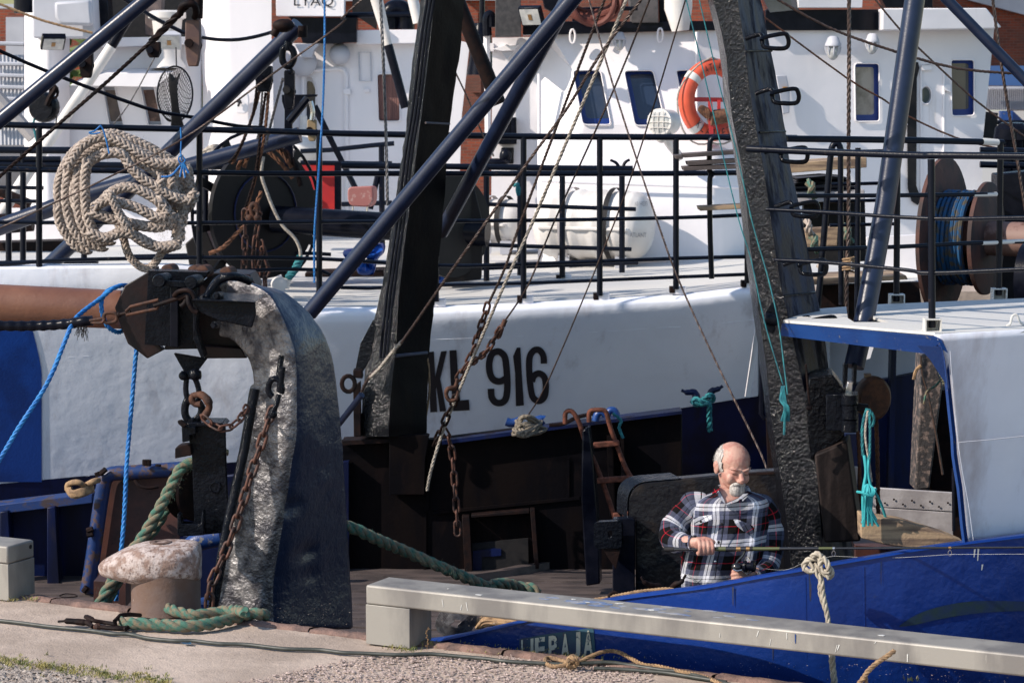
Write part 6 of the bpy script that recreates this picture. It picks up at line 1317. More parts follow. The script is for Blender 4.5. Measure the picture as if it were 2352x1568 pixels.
# ================================================================ RIGGING, ROPES, CHAINS, BLOCKS
def wire(pts, r, m, name='rigging_wire', parent=None, twist=True, k=3, tag_=None):
    p = cr(pts, k) if len(pts) > 2 else [pts[0].lerp(pts[1], i / 6) for i in range(7)]
    mb = MB()
    if twist and r > .0055: mb.rope(p, r, pitch=r * 9, strands=3, n=5, steps=5)
    else: mb.tube(p, r, 6)
    return mb.build(name, m, parent, label=tag_[0] if tag_ else None, cat=tag_[1] if tag_ else None, group=tag_[2] if tag_ and len(tag_) > 2 else None, smooth=60)
def W(fn, pts, d0, d1): n = len(pts); return [fn(x, y, d0 + (d1 - d0) * i / max(1, n - 1)) for i, (x, y) in enumerate(pts)]
# from the foretop down to the deck, each a line of its own
wire(W(tB, [(2080, -20), (1780, 380), (1560, 740), (1290, 1110), (970, 1568)], 14, 14.6) + W(tE, [(700, 380), (520, 640), (410, 795)], 14.8, 15.4), .010, M['wire'], tag_=('thickest rusty twisted wire slanting down to the splice on the gallows post', 'wire'))
wire(W(tE, [(415, 785), (340, 870), (270, 960), (200, 1030)], 15.4, 15.8), .013, M['rope_grey'], tag_=('pale bound splice at the lower end of the thick rusty wire', 'splice'))
wire(W(tE, [(235, 980), (170, 1060), (140, 1130)], 15.75, 16), .012, M['wire'], parent=TR)
wire(W(tE, [(140, 1150), (0, 1330), (-60, 1400)], 16.0, 16.3), .024, M['navy_tube'], parent=TR, twist=False, name='strut')
wire(W(tB, [(1970, -20), (1780, 440), (1600, 860), (1440, 1240), (1300, 1568)], 14, 15) + W(tE, [(1150, 330), (990, 700), (870, 980), (700, 1400)], 15.1, 16) + W(tH, [(620, 90), (590, 240)], 16.1, 16.2), .0115, M['rope_grey'], tag_=('light grey three strand rope running down in front of the registration', 'rope'))
wire(W(tB, [(1820, -20), (1640, 450), (1480, 880), (1220, 1568)], 14, 15) + W(tE, [(1130, 270), (1012, 525)], 15.1, 15.4), .0095, M['wire'], tag_=('rusty wire shackled to the long chain in front of the letters', 'wire'))
wire(W(tB, [(2130, -20), (1880, 610), (1460, 1540)], 14, 15) + W(tE, [(1290, 390), (1130, 635)], 15.1, 15.4), .0065, M['wire'], tag_=('thin rusty wire ending in a splice above the 9', 'wire'))
wire(W(tB, [(1700, -20), (1880, 620), (2190, 1568)], 14, 13.2) + W(tF, [(0, 430), (260, 990), (540, 1560)], 13.1, 12.4) + W(tI, [(585, 150), (620, 330)], 12.3, 12.2), .006, M['wire'], tag_=('long wire crossing the others and falling behind the man', 'wire'))
wire(W(tB, [(2370, 0), (2080, 960), (1870, 1560)], 15, 16) + W(tE, [(1440, 1020), (1290, 1285)], 16.3, 16.6), .005, M['wire'], tag_=('thin dark wire leading to the coil on the bulwark rail', 'wire'))
wire(W(tA, [(-40, 335), (340, 500), (1000, 745), (1330, 810), (1640, 870), (1820, 880)], 18, 19), .014, M['black'], twist=False, parent=SH, name='stay_wire')
wire(W(tA, [(-60, 1265), (0, 1215), (400, 860), (760, 545), (1050, 280)], 16.5, 16), .014, M['rust_dark'], tag_=('heavy tarred cable rising from the rails to the hanging pulley block', 'cable'))
wire(W(tA, [(1040, 292), (1180, 150), (1260, 70), (1330, -30)], 16, 15.8), .026, M['rust_dark'], tag_=('thick bound splice of the heavy tarred cable', 'splice'))
wire(W(tA, [(-60, 1600), (900, 1150), (1350, 900), (1880, 510), (2352, 165)], 16, 15) + W(tB, [(0, 130), (150, -10)], 14.9, 14.8), .007, M['wire'], tag_=('thin red-brown line running across the rope coil', 'wire'))
wire(W(tA, [(1390, 260), (1500, 275), (1640, 275), (1780, 250), (1900, 215)], 19, 19), .014, M['black'], twist=False, parent=SH, name='stay_wire')
wire(W(tA, [(-40, 15), (300, 145), (640, 230)], 20, 20), .012, M['rope_tan'], tag_=('tan line crossing in front of the grey casing', 'line'))
wire(W(tA, [(830, -20), (1070, 130), (1290, 240)], 19, 19), .016, M['black'], twist=False, parent=OW, name='stay_wire')
wire(W(tB, [(268, -20), (300, 700), (318, 1420)], 17.8, 17.8), .013, M['wire_grey'], tag_=('vertical steel wire in front of the curtained window', 'wire'))
wire(W(tB, [(785, 500), (870, 680), (960, 900), (1050, 1080)], 18, 18), .007, M['wire'], parent=SH, name='stay_wire')
wire(W(tC, [(620, -20), (1000, 190), (1440, 350), (1900, 475), (2360, 512)], 14, 14), .009, M['wire'], tag_=('grey brown cable sagging across the side windows', 'cable'))
wire(W(tC, [(560, 120), (1130, 540), (1380, 685), (1530, 790), (1880, 950), (2200, 1030)], 16, 16), .007, M['rust'], tag_=('thin rusty line sagging over the porthole', 'line'))
wire(W(tC, [(1145, -20), (1143, 700), (1140, 1568)], 13, 13) + W(tF, [(1130, 250), (1128, 660)], 13, 13), .012, M['wire'], tag_=('single vertical black wire between the leaning leg and the thick stay', 'wire'))
mb = MB()
for k in range(5): c = tF(1140, 235 + k * 18, 13); mb.tube([c + V(.03 * math.cos(t), .03 * math.sin(t), .004 * t) for t in [i * .6 for i in range(11)]], .006, 5)
mb.build('wire_seizing', M['rope_tan'], label='tan lashing wound round the vertical black wire', cat='lashing', smooth=60)
wire(W(tC, [(1310, -20), (1460, 165), (1600, 310), (2000, 680), (2360, 945)], 15, 15), .007, M['wire'], tag_=('thin wire descending past the far side window', 'wire'))
wire(W(tC, [(2133, -20), (2190, 430), (2310, 1150), (2352, 1400), (2380, 1560)], 13, 13), .0095, M['wire'], tag_=('steep brown wire in front of the brick gable and rusty reel', 'wire'))
wire(W(tC, [(18, -20), (200, 740), (330, 1300), (400, 1568)], 11.4, 11.4) + W(tF, [(470, 220), (560, 640), (690, 1080)], 11.4, 11.35), .0032, M['rope_teal'], tag_=('outer teal cord running down the leaning gallows leg', 'cord', 'teal cords on the gallows leg'))
wire(W(tC, [(108, -20), (250, 580), (370, 1050), (480, 1540)], 11.4, 11.4) + W(tF, [(580, 320), (655, 640), (690, 900), (720, 1150)], 11.4, 11.3), .0032, M['rope_teal'], tag_=('inner teal cord running down the leaning gallows leg', 'cord', 'teal cords on the gallows leg'))
mb = MB()
for i in range(6): mb.tube(cr([tF(690 + random.uniform(-10, 10), 1090, 11.32), tF(670 + i * 8, 1180 + i * 6, 11.3), tF(715 + random.uniform(-15, 15), 1240, 11.28), tF(680 + i * 10, 1330, 11.3)], 4), .006, 5)
mb.tube([tF(705, 1260, 11.28), tF(698, 1425, 11.3)], .006, 5); mb.build('teal_knot', M['rope_teal'], label='tangled teal knot at the lower end of the gallows cords', cat='knot', smooth=60)
wire(W(tA, [(2235, -20), (2235, 400), (2215, 900)], 17.6, 17.6) + W(tD, [(2170, -600), (2168, 0), (2165, 380)][1:], 17.6, 17.6), .009, M['rope_blue'], tag_=('light blue rope hanging straight down beside the call sign board', 'rope'))
# tackle: brown ropes in front of the winch
for i, (pts, r, m_) in enumerate((([(1805, 500), (1770, 700), (1680, 960), (1600, 1130)], .015, 'rope_brown'), ([(1780, 470), (1740, 800), (1640, 1040), (1575, 1120)], .012, 'rust_dark'), ([(1830, 640), (1800, 860), (1760, 1200), (1690, 1430), (1640, 1568)], .012, 'rust_dark'), ([(1855, 560), (1830, 860), (1790, 1100), (1740, 1300), (1680, 1500)], .015, 'rope_brown'), ([(1820, 450), (1790, 860), (1770, 960)], .01, 'wire_grey'), ([(1950, 540), (1880, 800), (1830, 1000)], .012, 'wire_grey'))):
    wire(W(tA, pts, 19.2, 19.4), r, M[m_], tag_=(('thick brown rope nearest the pulley', 'dark rope behind the brown tackle rope', 'dark rope crossing the winch flange', 'long brown rope falling across the winch flange', 'short thin wire between the tackle ropes', 'thin wire slanting from the shackle to the tackle')[i], 'rope', 'tackle ropes over the winch'))
wire([P(x, y, 19.5) for x, y in ((600, 440), (575, 500), (540, 540), (510, 570), (480, 582))], .019, M['rope_brown'], tag_=('heavy brown rope curling off the lower edge of the winch', 'rope', 'tackle ropes over the winch'))
for (pts, r) in (([(2352 // 3 - 240, 395), (563, 345), (585, 328), (600, 340)], .02), ([(560, 385), (575, 345), (600, 326), (640, 345), (670, 385)], .02), ([(600, 335), (650, 345), (680, 385), (690, 430)], .024), ([(610, 345), (640, 370), (672, 410)], .02)):
    wire([P(x, y, 19.8) for x, y in cr([V(a, b, 0) for a, b in pts], 1) and pts], r, M['rope_brown' if r == .02 else 'rust_dark'], parent=None, tag_=('%s' % {395: 'brown rope rising to the crown of the winch', 385: 'brown rope arched over the crown of the winch', 335: 'dark thick rope on the far shoulder of the winch', 345: 'short dark rope under the thick one on the winch'}[pts[0][1]], 'rope', 'ropes wound on the winch'))
mb = MB(); mb.tube(cr([P(x, y, 19.3) for x, y in ((605, 360), (600, 400), (612, 440), (630, 485), (650, 520), (675, 545), (688, 570), (690, 592))], 4), .014, 9); mb.build('white_hose', M['rope_grey'], label='white hose curving down over the winch to a teal binding', cat='hose', smooth=60)
mb = MB(); mb.rope([P(690, 590, 19.3), P(680, 615, 19.3), P(662, 638, 19.3)], .034, n=6, pitch=.09); mb.build('teal_binding', M['rope_teal'], label='teal rope binding at the foot of the white hose', cat='rope')
mb = MB(); mb.lathe(P(638, 652, 19.2), V(.3, -1, 0), [(0, .03), (.01, .06), (.07, .06), (.08, .03)], 16); mb.tube([P(655, 640, 19.3), P(650, 660, 19.3)], .05, 8); mb.build('white_sheave', M['white_gloss'], label='small white sheave lying under the rusty chains', cat='pulley')

# ---- chains: every link is an object
LINK = {}
def link_mesh(L, Wd, r, m):
    key = (round(L, 4), round(Wd, 4), round(r, 4), m.name)
    if key not in LINK:
        a, b = (L / 2 - r), (Wd / 2 - r); st_ = a - b; pts = []
        for i in range(7): t = math.pi * i / 6; pts.append(V(b * math.cos(t), 0, st_ + b * math.sin(t)))
        for i in range(7): t = math.pi + math.pi * i / 6; pts.append(V(b * math.cos(t), 0, -st_ + b * math.sin(t)))
        mb = MB(); mb.tube(pts, r, 7, closed=True); me = bpy.data.meshes.new('link'); me.from_pydata(mb.v, [], mb.f); me.shade_smooth(); me.materials.append(m); LINK[key] = me
    return LINK[key]
def chain(pts, L, Wd, r, m, label, name='chain', cat='chain', roll=0, k=8, group=None):
    p = resample(cr(pts, k) if len(pts) > 2 else pts, (L - 4 * r) ); me = link_mesh(L, Wd, r, m); root = thing(name, label, cat, p[0], group); T, N, B = frames(p)
    for i in range(len(p) - 1):
        t = (p[i + 1] - p[i]).normalized(); c = (p[i] + p[i + 1]) / 2; fw = V(0, 1, 0); x = t.cross(fw).normalized(); y = x.cross(t) if False else t.cross(x)
        a = roll + (math.pi / 2 if i % 2 else 0) + random.uniform(-.2, .2); xx = x * math.cos(a) + y * math.sin(a); yy = t.cross(xx)
        mt = Matrix((xx, yy, t)).transposed().to_4x4(); mt.translation = c
        ob = bpy.data.objects.new('link', me); col.objects.link(ob); ob.parent = root; ob.matrix_basis = Matrix.Translation(-WL[root.name]) @ mt
    return root
M['rust_link'] = mat('rusty_chain_links', (.10, .04, .026), .6, c2=(.035, .02, .018), cs=24, metal=.3, bump=.001, bs=120)
d0 = 11.86
chain([tD(1880, 1240, d0 + .03), tD(1850, 1330, d0), tD(1810, 1450, d0 - .02), tG(1775, 0, d0 - .02), tG(1740, 90, d0 - .04), tG(1690, 270, d0 - .05), tG(1640, 420, d0 - .06), tG(1580, 600, d0 - .08), tG(1510, 760, d0 - .1), tG(1455, 880, d0 - .12), tG(1440, 1040, d0 - .12)], .105, .056, .0085, M['rust_link'], 'rusty chain hanging down the face of the tarred davit', roll=.35)
mb = MB(); c = tD(1895, 1105, d0); rg = thing('iron_shackle', 'black tarred shackle holding the rusty chain on the davit face', 'shackle', c)
mb.tube([c + V(.034 * math.cos(t), 0, .047 * math.sin(t)) for t in [i * .4488 - .6 for i in range(12)]], .016, 9); mb.build('bow', M['tar'], rg, smooth=60)
mb = MB(); mb.tube([tD(1945, 960, d0), tD(1930, 1080, d0), tD(1925, 1130, d0)], .017, 9); mb.tube(cr([tD(1920, 1150, d0), tD(1900, 1230, d0 - .02), tD(1860, 1290, d0 - .02)], 4), .013, 8); mb.ball(tD(1880, 1285, d0 - .02), .022); mb.build('pin', M['tar'], rg, smooth=60)
chain([tD(1395, 1300, 12.05), tD(1450, 1350, 12.03), tD(1530, 1390, 12.0), tD(1600, 1370, 12.02), tD(1660, 1310, 12.08), tD(1700, 1240, 12.2)], .085, .045, .006, M['rust_link'], 'short rusty chain looping from the hook to the davit pipe', roll=.5)
# big shackle and hook below the guide head
HK = thing('lifting_hook', 'rusty hook and tarred shackles hung under the davit head', 'hook', tD(1320, 1330, 12.3))
mb = MB(); mb.tube([tD(1250, 1015, 12.3), tD(1385, 1015, 12.3)], .022, 12); mb.ball(tD(1345, 1012, 12.25), .032, 14, 10); mb.ball(tD(1262, 1020, 12.28), .024); mb.build('pin', M['tar'], HK)
mb = MB(); mb.tube(cr([tD(1285, 1040, 12.3), tD(1280, 1110, 12.3), tD(1290, 1170, 12.3), tD(1320, 1200, 12.3), tD(1365, 1180, 12.3), tD(1368, 1110, 12.3), tD(1345, 1040, 12.3)], 5), .0145, 10); mb.build('shackle', M['tar'], HK, smooth=60)
mb = MB(); mb.tube(cr([tD(1335, 1155, 12.26), tD(1385, 1150, 12.22), tD(1430, 1190, 12.2), tD(1440, 1240, 12.2), tD(1415, 1290, 12.2), tD(1390, 1310, 12.2)], 5), [.016, .02, .022, .018, .02, .022], 10); mb.tube(cr([tD(1335, 1150, 12.26), tD(1320, 1180, 12.25), tD(1345, 1215, 12.25), tD(1385, 1215, 12.24)], 4), .016, 9); mb.build('hook', M['rust'], HK, smooth=60)
mb = MB(); mb.tube(cr([tD(1300, 1170, 12.34), tD(1275, 1230, 12.34), tD(1280, 1300, 12.34), tD(1320, 1335, 12.34), tD(1375, 1300, 12.34), tD(1390, 1240, 12.34), tD(1350, 1185, 12.34)], 5), .02, 10, closed=True); mb.tube([tD(1325, 1310, 12.34), tD(1335, 1365, 12.34)], .028, 10); mb.build('eye', M['tar'], HK, smooth=60)
# hanging sheave block
SB = thing('sheave_block', 'heavy tarred sheave block hanging beside the davit with a rusty wheel', 'pulley block', tG(1400, 560, 12.35))
def plb(fn, pts, d, th, name, m, par, bev=.004): return pl(fn, pts, d, th, name, m, bev, parent=par)
plb(tD, [(1285, 1372), (1300, 1352), (1510, 1352), (1552, 1370), (1556, 1568), (1578, 2080), (1560, 2100), (1405, 2115), (1340, 2085), (1320, 1568)], 12.3, .03, 'side_plate', M['tar'], SB, .006)
plb(tD, [(1250, 1365), (1345, 1375), (1350, 1420), (1305, 1430), (1310, 1470), (1255, 1480)], 12.22, .1, 'top_strap', M['tar'], SB)
plb(tD, [(1285, 1345), (1530, 1345), (1555, 1368), (1300, 1372)], 12.26, .2, 'head_plate', M['tar'], SB)
plb(tD, [(1222, 1330), (1250, 1325), (1290, 1355), (1260, 1380), (1225, 1350)], 12.2, .03, 'cotter', M['rust_dark'], SB)
plb(tD, [(1205, 1520), (1240, 1500), (1310, 1495), (1320, 1568), (1205, 1590)], 12.24, .1, 'strap_foot', M['rust_dark'], SB)
wx = V(.80, -.6, 0).normalized()
mb = MB(); c = tG(1318, 245, 12.5); mb.lathe(c - wx * .05, wx, [(0, .145), (.01, .155), (.03, .12), (.07, .12), (.09, .155), (.1, .145)], 40); mb.build('sheave', M['rust_dark'], SB)
mb = MB(); mb.lathe(tG(1482, 218, 12.3), (0, -1, 0), [(-.02, .032), (.006, .032), (.008, .024), (.004, .022)], 20); mb.build('axle_pin', M['tar'], SB)
plb(tG, [(1222, 400), (1245, 410), (1250, 470), (1380, 475), (1395, 380), (1405, 400), (1405, 550), (1240, 560), (1220, 540)], 12.2, .08, 'bottom_yoke', M['tar'], SB, .006)
# ropes over the sheave and down behind the bollard
mb = MB(); mb.rope(cr([tG(1560, -30, 12.5)] + [tG(1300, 60, 12.42), tG(1240, 100, 12.4), tG(1170, 230, 12.4), tG(1080, 400, 12.38), tG(985, 560, 12.36), tG(880, 700, 12.34), tG(780, 860, 12.3), tG(720, 960, 12.28), tG(670, 1060, 12.26)][0:], 6), .032, n=8, pitch=.2)
mb.rope(cr([tG(1300, 100, 12.5), tG(1200, 260, 12.5), tG(1080, 480, 12.48), tG(960, 640, 12.42), tG(840, 820, 12.36), tG(770, 940, 12.34), tG(730, 1040, 12.3)], 6), .03, n=8, pitch=.2)
for _ in range(700):
    t = random.random(); u, v = 1290 - 610 * t, 70 + 890 * t ** .9; p = tG(u + random.uniform(-45, 45), v + random.uniform(-30, 30), 12.36); d = V(random.uniform(-1, 1), random.uniform(-.3, 0), random.uniform(-1, 1)).normalized() * random.uniform(.01, .022)
    mb.add([p, p + V(.0012, 0, 0), p + d], [(0, 1, 2)])
mb.build('green_mooring_rope', M['rope_green'], label='frayed green and tan rope falling from the sheave block to the quay behind the bollard', cat='rope', smooth=60)
mb = MB(); mb.rope(cr([P(760, 1180, 12.9), tH(20, 480, 12.95), tH(100, 508, 13.0), tH(250, 580, 13.1), tH(450, 665, 13.3), tH(700, 775, 13.4), tH(850, 840, 13.5), tH(980, 895, 13.6), tH(1060, 925, 13.7), tH(1150, 935, 13.8)], 6), .034, n=8, pitch=.22)
mb.rope(cr([tH(1030, 890, 13.6), tH(1130, 880, 13.7), tH(1230, 905, 13.8), tH(1300, 910, 13.8), tH(1350, 945, 13.8), tH(1300, 975, 13.8)], 6), .033, n=8, pitch=.2)
for _ in range(500):
    t = random.random(); u, v = 60 + 1000 * t, 490 + 430 * t; p = tH(u, v + random.uniform(-32, 32), 13.2); d = V(random.uniform(-1, 1), 0, random.uniform(-1, 1)).normalized() * random.uniform(.01, .03)
    mb.add([p, p + V(.0014, 0, 0), p + d], [(0, 1, 2)])
mb.build('green_mooring_rope', M['rope_green'], label='dark green rope stretching from behind the davit to the long barrier', cat='rope', smooth=60)
# blue ropes at the roller
mb = MB(); mb.rope(cr([tG(-40, 90, 12.0), tD(20, 1560, 12.0), tD(140, 1360, 12.0), tD(280, 1150, 12.05), tD(360, 1000, 12.08), tD(425, 840, 12.12), tD(500, 660, 12.2), tD(570, 580, 12.3), tD(690, 490, 12.38), tD(780, 420, 12.42), tD(860, 398, 12.5), tD(900, 420, 12.7)], 6), .0125, pitch=.09, n=6)
mb.build('blue_rope', M['rope_blue'], label='bright blue rope led from the roller end down past the picture edge', cat='rope', smooth=60)
mb = MB(); mb.rope(cr([tD(860, 700, 12.6), tD(815, 722, 12.5), tD(755, 695, 12.42), tD(720, 640, 12.4), tD(700, 560, 12.38), tD(705, 490, 12.4), tD(745, 435, 12.45), tD(830, 400, 12.6)], 6), .0125, pitch=.09, n=6)
mb.build('blue_rope', M['rope_blue'], label='turn of blue rope wrapped round the brown roller', cat='rope', smooth=60)
mb = MB(); mb.rope(cr([tD(940, 840, 12.6), tD(925, 1000, 12.6), tD(905, 1250, 12.58), tD(880, 1540, 12.55), tG(868, 150, 12.5), tG(862, 300, 12.48), tG(850, 500, 12.45), tG(830, 700, 12.42), tG(800, 1000, 12.4)], 6), .0125, pitch=.09, n=6)
mb.build('blue_rope', M['rope_blue'], label='blue rope hanging vertically beside the sheave block', cat='rope', smooth=60)
# spiral hose and turnbuckle chain
mb = MB(); p = resample(cr([tD(-400, 660, 12.25), tD(0, 676, 12.25), tD(250, 676, 12.25), tD(450, 665, 12.22), tD(560, 648, 12.2), tD(640, 640, 12.2)], 6), .008); mb.tube(p, [.026 + .0018 * math.sin(i * .9) for i in range(len(p))], 10); mb.build('armoured_cable', M['black'], label='black spiral wrapped cable running under the brown roller', cat='cable', smooth=60)
mb = MB()
for _ in range(30): p = tD(random.uniform(530, 600), 680, 12.16); mb.tube([p, p + V(random.uniform(-.02, .02), 0, -random.uniform(.02, .08))], .0012, 4)
mb.build('frayed_twine', M['rubber'], label='wisps of frayed black twine under the spiral cable', cat='twine')
TB = thing('turnbuckle', 'rusty turnbuckle with shackles stretched in front of the davit head', 'turnbuckle', tD(980, 550, 12.1))
mb = MB(); q = [tD(870, 575, 12.08), tD(900, 545, 12.08), tD(1090, 498, 12.06), tD(1090, 540, 12.06), tD(1080, 560, 12.06), tD(870, 603, 12.08)]; mb.tube(q, .0085, 8, closed=True); mb.build('body', M['rust'], TB, smooth=60)
mb = MB(); mb.tube([tD(800, 605, 12.1), tD(900, 580, 12.08)], .0085, 8); mb.tube([tD(1060, 540, 12.06), tD(1200, 495, 12.04), tD(1250, 480, 12.04)], .011, 8); mb.ball(tD(820, 600, 12.1), .015); mb.build('screw', M['rust_dark'], TB)
mb = MB(); mb.tube(cr([tD(790, 590, 12.1), tD(730, 590, 12.1), tD(715, 620, 12.1), tD(730, 655, 12.1), tD(790, 650, 12.1), tD(805, 620, 12.1)], 4, closed=True), .0095, 8, closed=True); mb.tube(cr([tD(620, 640, 12.15), tD(680, 630, 12.12), tD(720, 625, 12.1), tD(700, 655, 12.1), tD(630, 655, 12.15)], 4), .007, 7); mb.build('shackle', M['rust'], TB, smooth=60)
mb = MB(); mb.tube(cr([tD(1200, 470, 12.04), tD(1230, 440, 12.0), tD(1290, 432, 11.98), tD(1330, 460, 11.98), tD(1345, 500, 11.98)], 4), .0115, 8); mb.tube(cr([tD(1240, 490, 12.04), tD(1290, 470, 12.0), tD(1300, 520, 11.98), tD(1330, 570, 11.98), tD(1360, 585, 11.98)], 4), .013, 8); mb.tube(cr([tD(1290, 470, 12.02), tD(1275, 520, 12.02), tD(1245, 545, 12.02)], 4), .014, 8); mb.build('hook', M['rust_dark'], TB, smooth=60)

# chains of the rig in front of the registration
chain([tE(1010, 525, 15.4), tE(975, 640, 15.5), tE(940, 740, 15.6), tE(905, 860, 15.7), tE(870, 930, 15.75), tE(820, 1010, 15.8), tE(790, 1060, 15.85)], .115, .055, .0085, M['rust_link'], 'long rusty chain crossing in front of the letters on the white bow', roll=.4)
chain([tE(1100, 690, 15.4), tE(1050, 770, 15.45), tE(1000, 855, 15.5), tE(940, 900, 15.6), tE(890, 940, 15.7)], .095, .05, .0085, M['rust_link'], 'short rusty chain joining the thin wire to the long chain', roll=.5)
mb = MB(); mb.tube([tE(1130, 635, 15.4), tE(1110, 680, 15.4)], .016, 8); mb.tube(cr([tE(1110, 680, 15.4), tE(1065, 750, 15.42), tE(1090, 755, 15.42), tE(1112, 690, 15.4)], 3), .009, 6); mb.build('wire_splice', M['rust'], label='rusty thimble splice at the end of the thin wire', cat='splice', smooth=60)
HK2 = thing('chain_hook', 'rusty swivel hook hanging on the long chain before the letter L', 'hook', tE(760, 1200, 15.8))
mb = MB(); mb.tube(cr([tE(800, 1040, 15.8), tE(780, 1100, 15.8), tE(735, 1110, 15.78), tE(722, 1150, 15.78), tE(745, 1190, 15.78), tE(790, 1180, 15.78), tE(800, 1120, 15.8)], 5), [.012, .018, .016, .014, .014, .012, .01], 9); mb.build('hook', M['rust'], HK2, smooth=60)
chain([tE(790, 1160, 15.85), tE(760, 1240, 15.9), tE(720, 1310, 15.95), tE(690, 1390, 16.0), tE(650, 1480, 16.1)], .12, .06, .009, M['rust_dark'], 'dark lower chain below the swivel hook', roll=.3)
chain([tE(700, 1380, 16.4), tE(735, 1440, 16.45), tE(758, 1520, 16.5), tH(770, 60, 16.5), tH(780, 200, 16.5), tH(795, 400, 16.5), tH(800, 530, 16.5)], .125, .058, .0085, M['rust_link'], 'rusty chain hanging loose against the black bulwark', roll=.3)
for pts, nm in (([(592, 900), (596, 1000), (575, 1200), (565, 1500)], 'a'), ([(598, 930), (606, 1080), (598, 1200), (580, 1320), (578, 1480)], 'b')):
    wire(W(tE, pts, 17.1, 17.1), .009, M['rope_tan'], tag_=('tan rope hanging slack %s the black gallows post' % ('close behind' if nm == 'a' else 'a little clear of'), 'rope', 'slack ropes by the gallows post'))
# chains on the winch
for i, (pts, lab) in enumerate((([(1700, 740 - 0), (1690, 800), (1690, 1000)], 0),)): pass
CW = lambda x, y, d=19.0: P(406.5 + x * .2546, 275.8 + y * .2546, d)
chain([CW(610, 810), CW(612, 950), CW(615, 1100), CW(605, 1330)], .14, .06, .009, M['rust_link'], 'outermost rusty chain hanging before the winch drum', roll=.2, group='rusty chains hanging at the winch')
chain([CW(660, 830), CW(700, 800), CW(740, 870), CW(715, 1000), CW(700, 1150), CW(690, 1300), CW(715, 1480)], .13, .058, .009, M['rust_link'], 'middle rusty chain with a shackle at its top before the winch', roll=.6, group='rusty chains hanging at the winch')
chain([CW(755, 1090), CW(770, 1180), CW(740, 1280), CW(730, 1400), CW(710, 1480)], .13, .058, .009, M['rust_link'], 'rusty chain doubled over near the white sheave', roll=.4, group='rusty chains hanging at the winch')
chain([CW(770, 1150), CW(800, 1270), CW(825, 1350), CW(790, 1420), CW(795, 1510)], .12, .055, .009, M['rust_link'], 'short rusty chain ending at the white sheave', roll=.2, group='rusty chains hanging at the winch')
mb = MB(); mb.tube(cr([CW(690, 880), CW(665, 800), CW(690, 760), CW(725, 790), CW(725, 880)], 4), .022, 8); mb.ball(CW(655, 885), .035); mb.ball(CW(725, 885), .035); mb.build('shackle', M['rust'], label='rusty shackle with pale pins at the head of the winch chains', cat='shackle', smooth=60)
# ---- blocks hanging over the pale ship
def block(name, label, fn, c, w_, h_, d, m, dark):
    o = thing(name, label, 'pulley block', fn(c[0], c[1], d)); pts = [(-.5, -.9), (-.42, -1), (.42, -1), (.5, -.9), (.52, .1), (.4, .75), (.28, 1), (-.28, 1), (-.42, .7), (-.52, .1)]
    for s, dd in ((-1, 0), (1, .10)):
        mb = MB(); mb.prism([fn(c[0] + x * w_ * (.9 if s > 0 else 1) + s * w_ * .06, c[1] + y * h_, d + dd) for x, y in pts], (0, .03, 0)); mb.build('cheek_plate', m, o, bevel=.006)
    mb = MB(); mb.lathe(fn(c[0], c[1] + h_ * .1, d + .035), (.25, 1, 0), [(0, w_ * .44 / 3 / FPX * d), (.02, w_ * .36 / 3 / FPX * d), (.05, w_ * .44 / 3 / FPX * d)], 18); mb.build('sheave', dark, o)
    mb = MB(); mb.lathe(fn(c[0] - w_ * .3, c[1], d - .01), (0, -1, 0), [(0, .03), (.03, .028)], 10); mb.build('pin', dark, o); return o
block('pulley_block', 'long rusty brown pulley block hanging before the pale funnel casing', tA, (1332, 300), 100, 160, 15.9, mat('brown_block', (.09, .05, .045), .55, c2=(.13, .07, .05), cs=9), M['rust_dark'])
mb = MB(); mb.tube(cr([tA(1240, 100, 15.85), tA(1260, 40, 15.8), tA(1330, 30, 15.8), tA(1350, 80, 15.85), tA(1340, 120, 15.9)], 4), .024, 8); mb.tube([tA(1370, -40, 15.9), tA(1365, 130, 15.9)], .03, 8); mb.build('shackle', M['rust_dark'], label='rusty shackles at the head of the brown pulley block', cat='shackle', smooth=60)
block('pulley_block', 'black pulley block above the brown tackle ropes', tA, (1822, 545), 110, 90, 18.5, M['tar'], M['black'])
block('pulley_block', 'narrow black pulley block hanging under the boom end shackle', tA, (1995, 620), 70, 135, 17.9, M['black'], M['rubber'])
mb = MB(); mb.tube(cr([tA(1945, 370, 17.8), tA(1960, 330, 17.8), tA(2010, 340, 17.8), tA(2025, 400, 17.8), tA(1990, 460, 17.8), tA(1950, 430, 17.8)], 5, closed=True), .026, 9, closed=True); mb.tube(cr([tA(1990, 290, 17.8), tA(1975, 350, 17.8)], 2), .03, 8); mb.tube(cr([tA(1960, 450, 17.8), tA(2000, 470, 17.8), tA(2010, 500, 17.8), tA(1985, 500, 17.8)], 3), .012, 7); mb.build('shackle', M['tar'], label='black shackle hanging under the end of the long boom', cat='shackle', smooth=60)
block('pulley_block', 'dark double block in front of the leaning white pole', tA, (595, 440), 90, 100, 18, M['rust_dark'], M['black'])
block('pulley_block', 'grey block on a thin wire under the floodlight', tA, (1060, 345), 90, 55, 19, M['rust_dark'], M['black'])
wire(W(tA, [(1065, 400), (900, 700), (780, 860)], 19.2, 19.4), .006, M['wire_grey'], tag_=('thin wire slanting down from the small grey block', 'wire'))
BL = thing('pulley_block', 'round black block hanging by a thimble at the casing edge', 'pulley block', tA(310, 750, 19))
mb = MB(); mb.lathe(tA(305, 740, 19), (.3, 1, 0), [(-.06, .1), (-.03, .12), (.03, .12), (.06, .1)], 20); mb.build('cheek', M['tar'], BL)
mb = MB(); mb.tube(cr([tA(320, 730, 18.9), tA(345, 670, 18.9), tA(375, 625, 18.9), tA(385, 600, 18.9)], 3), .022, 8); mb.build('strop', M['rust_dark'], BL)
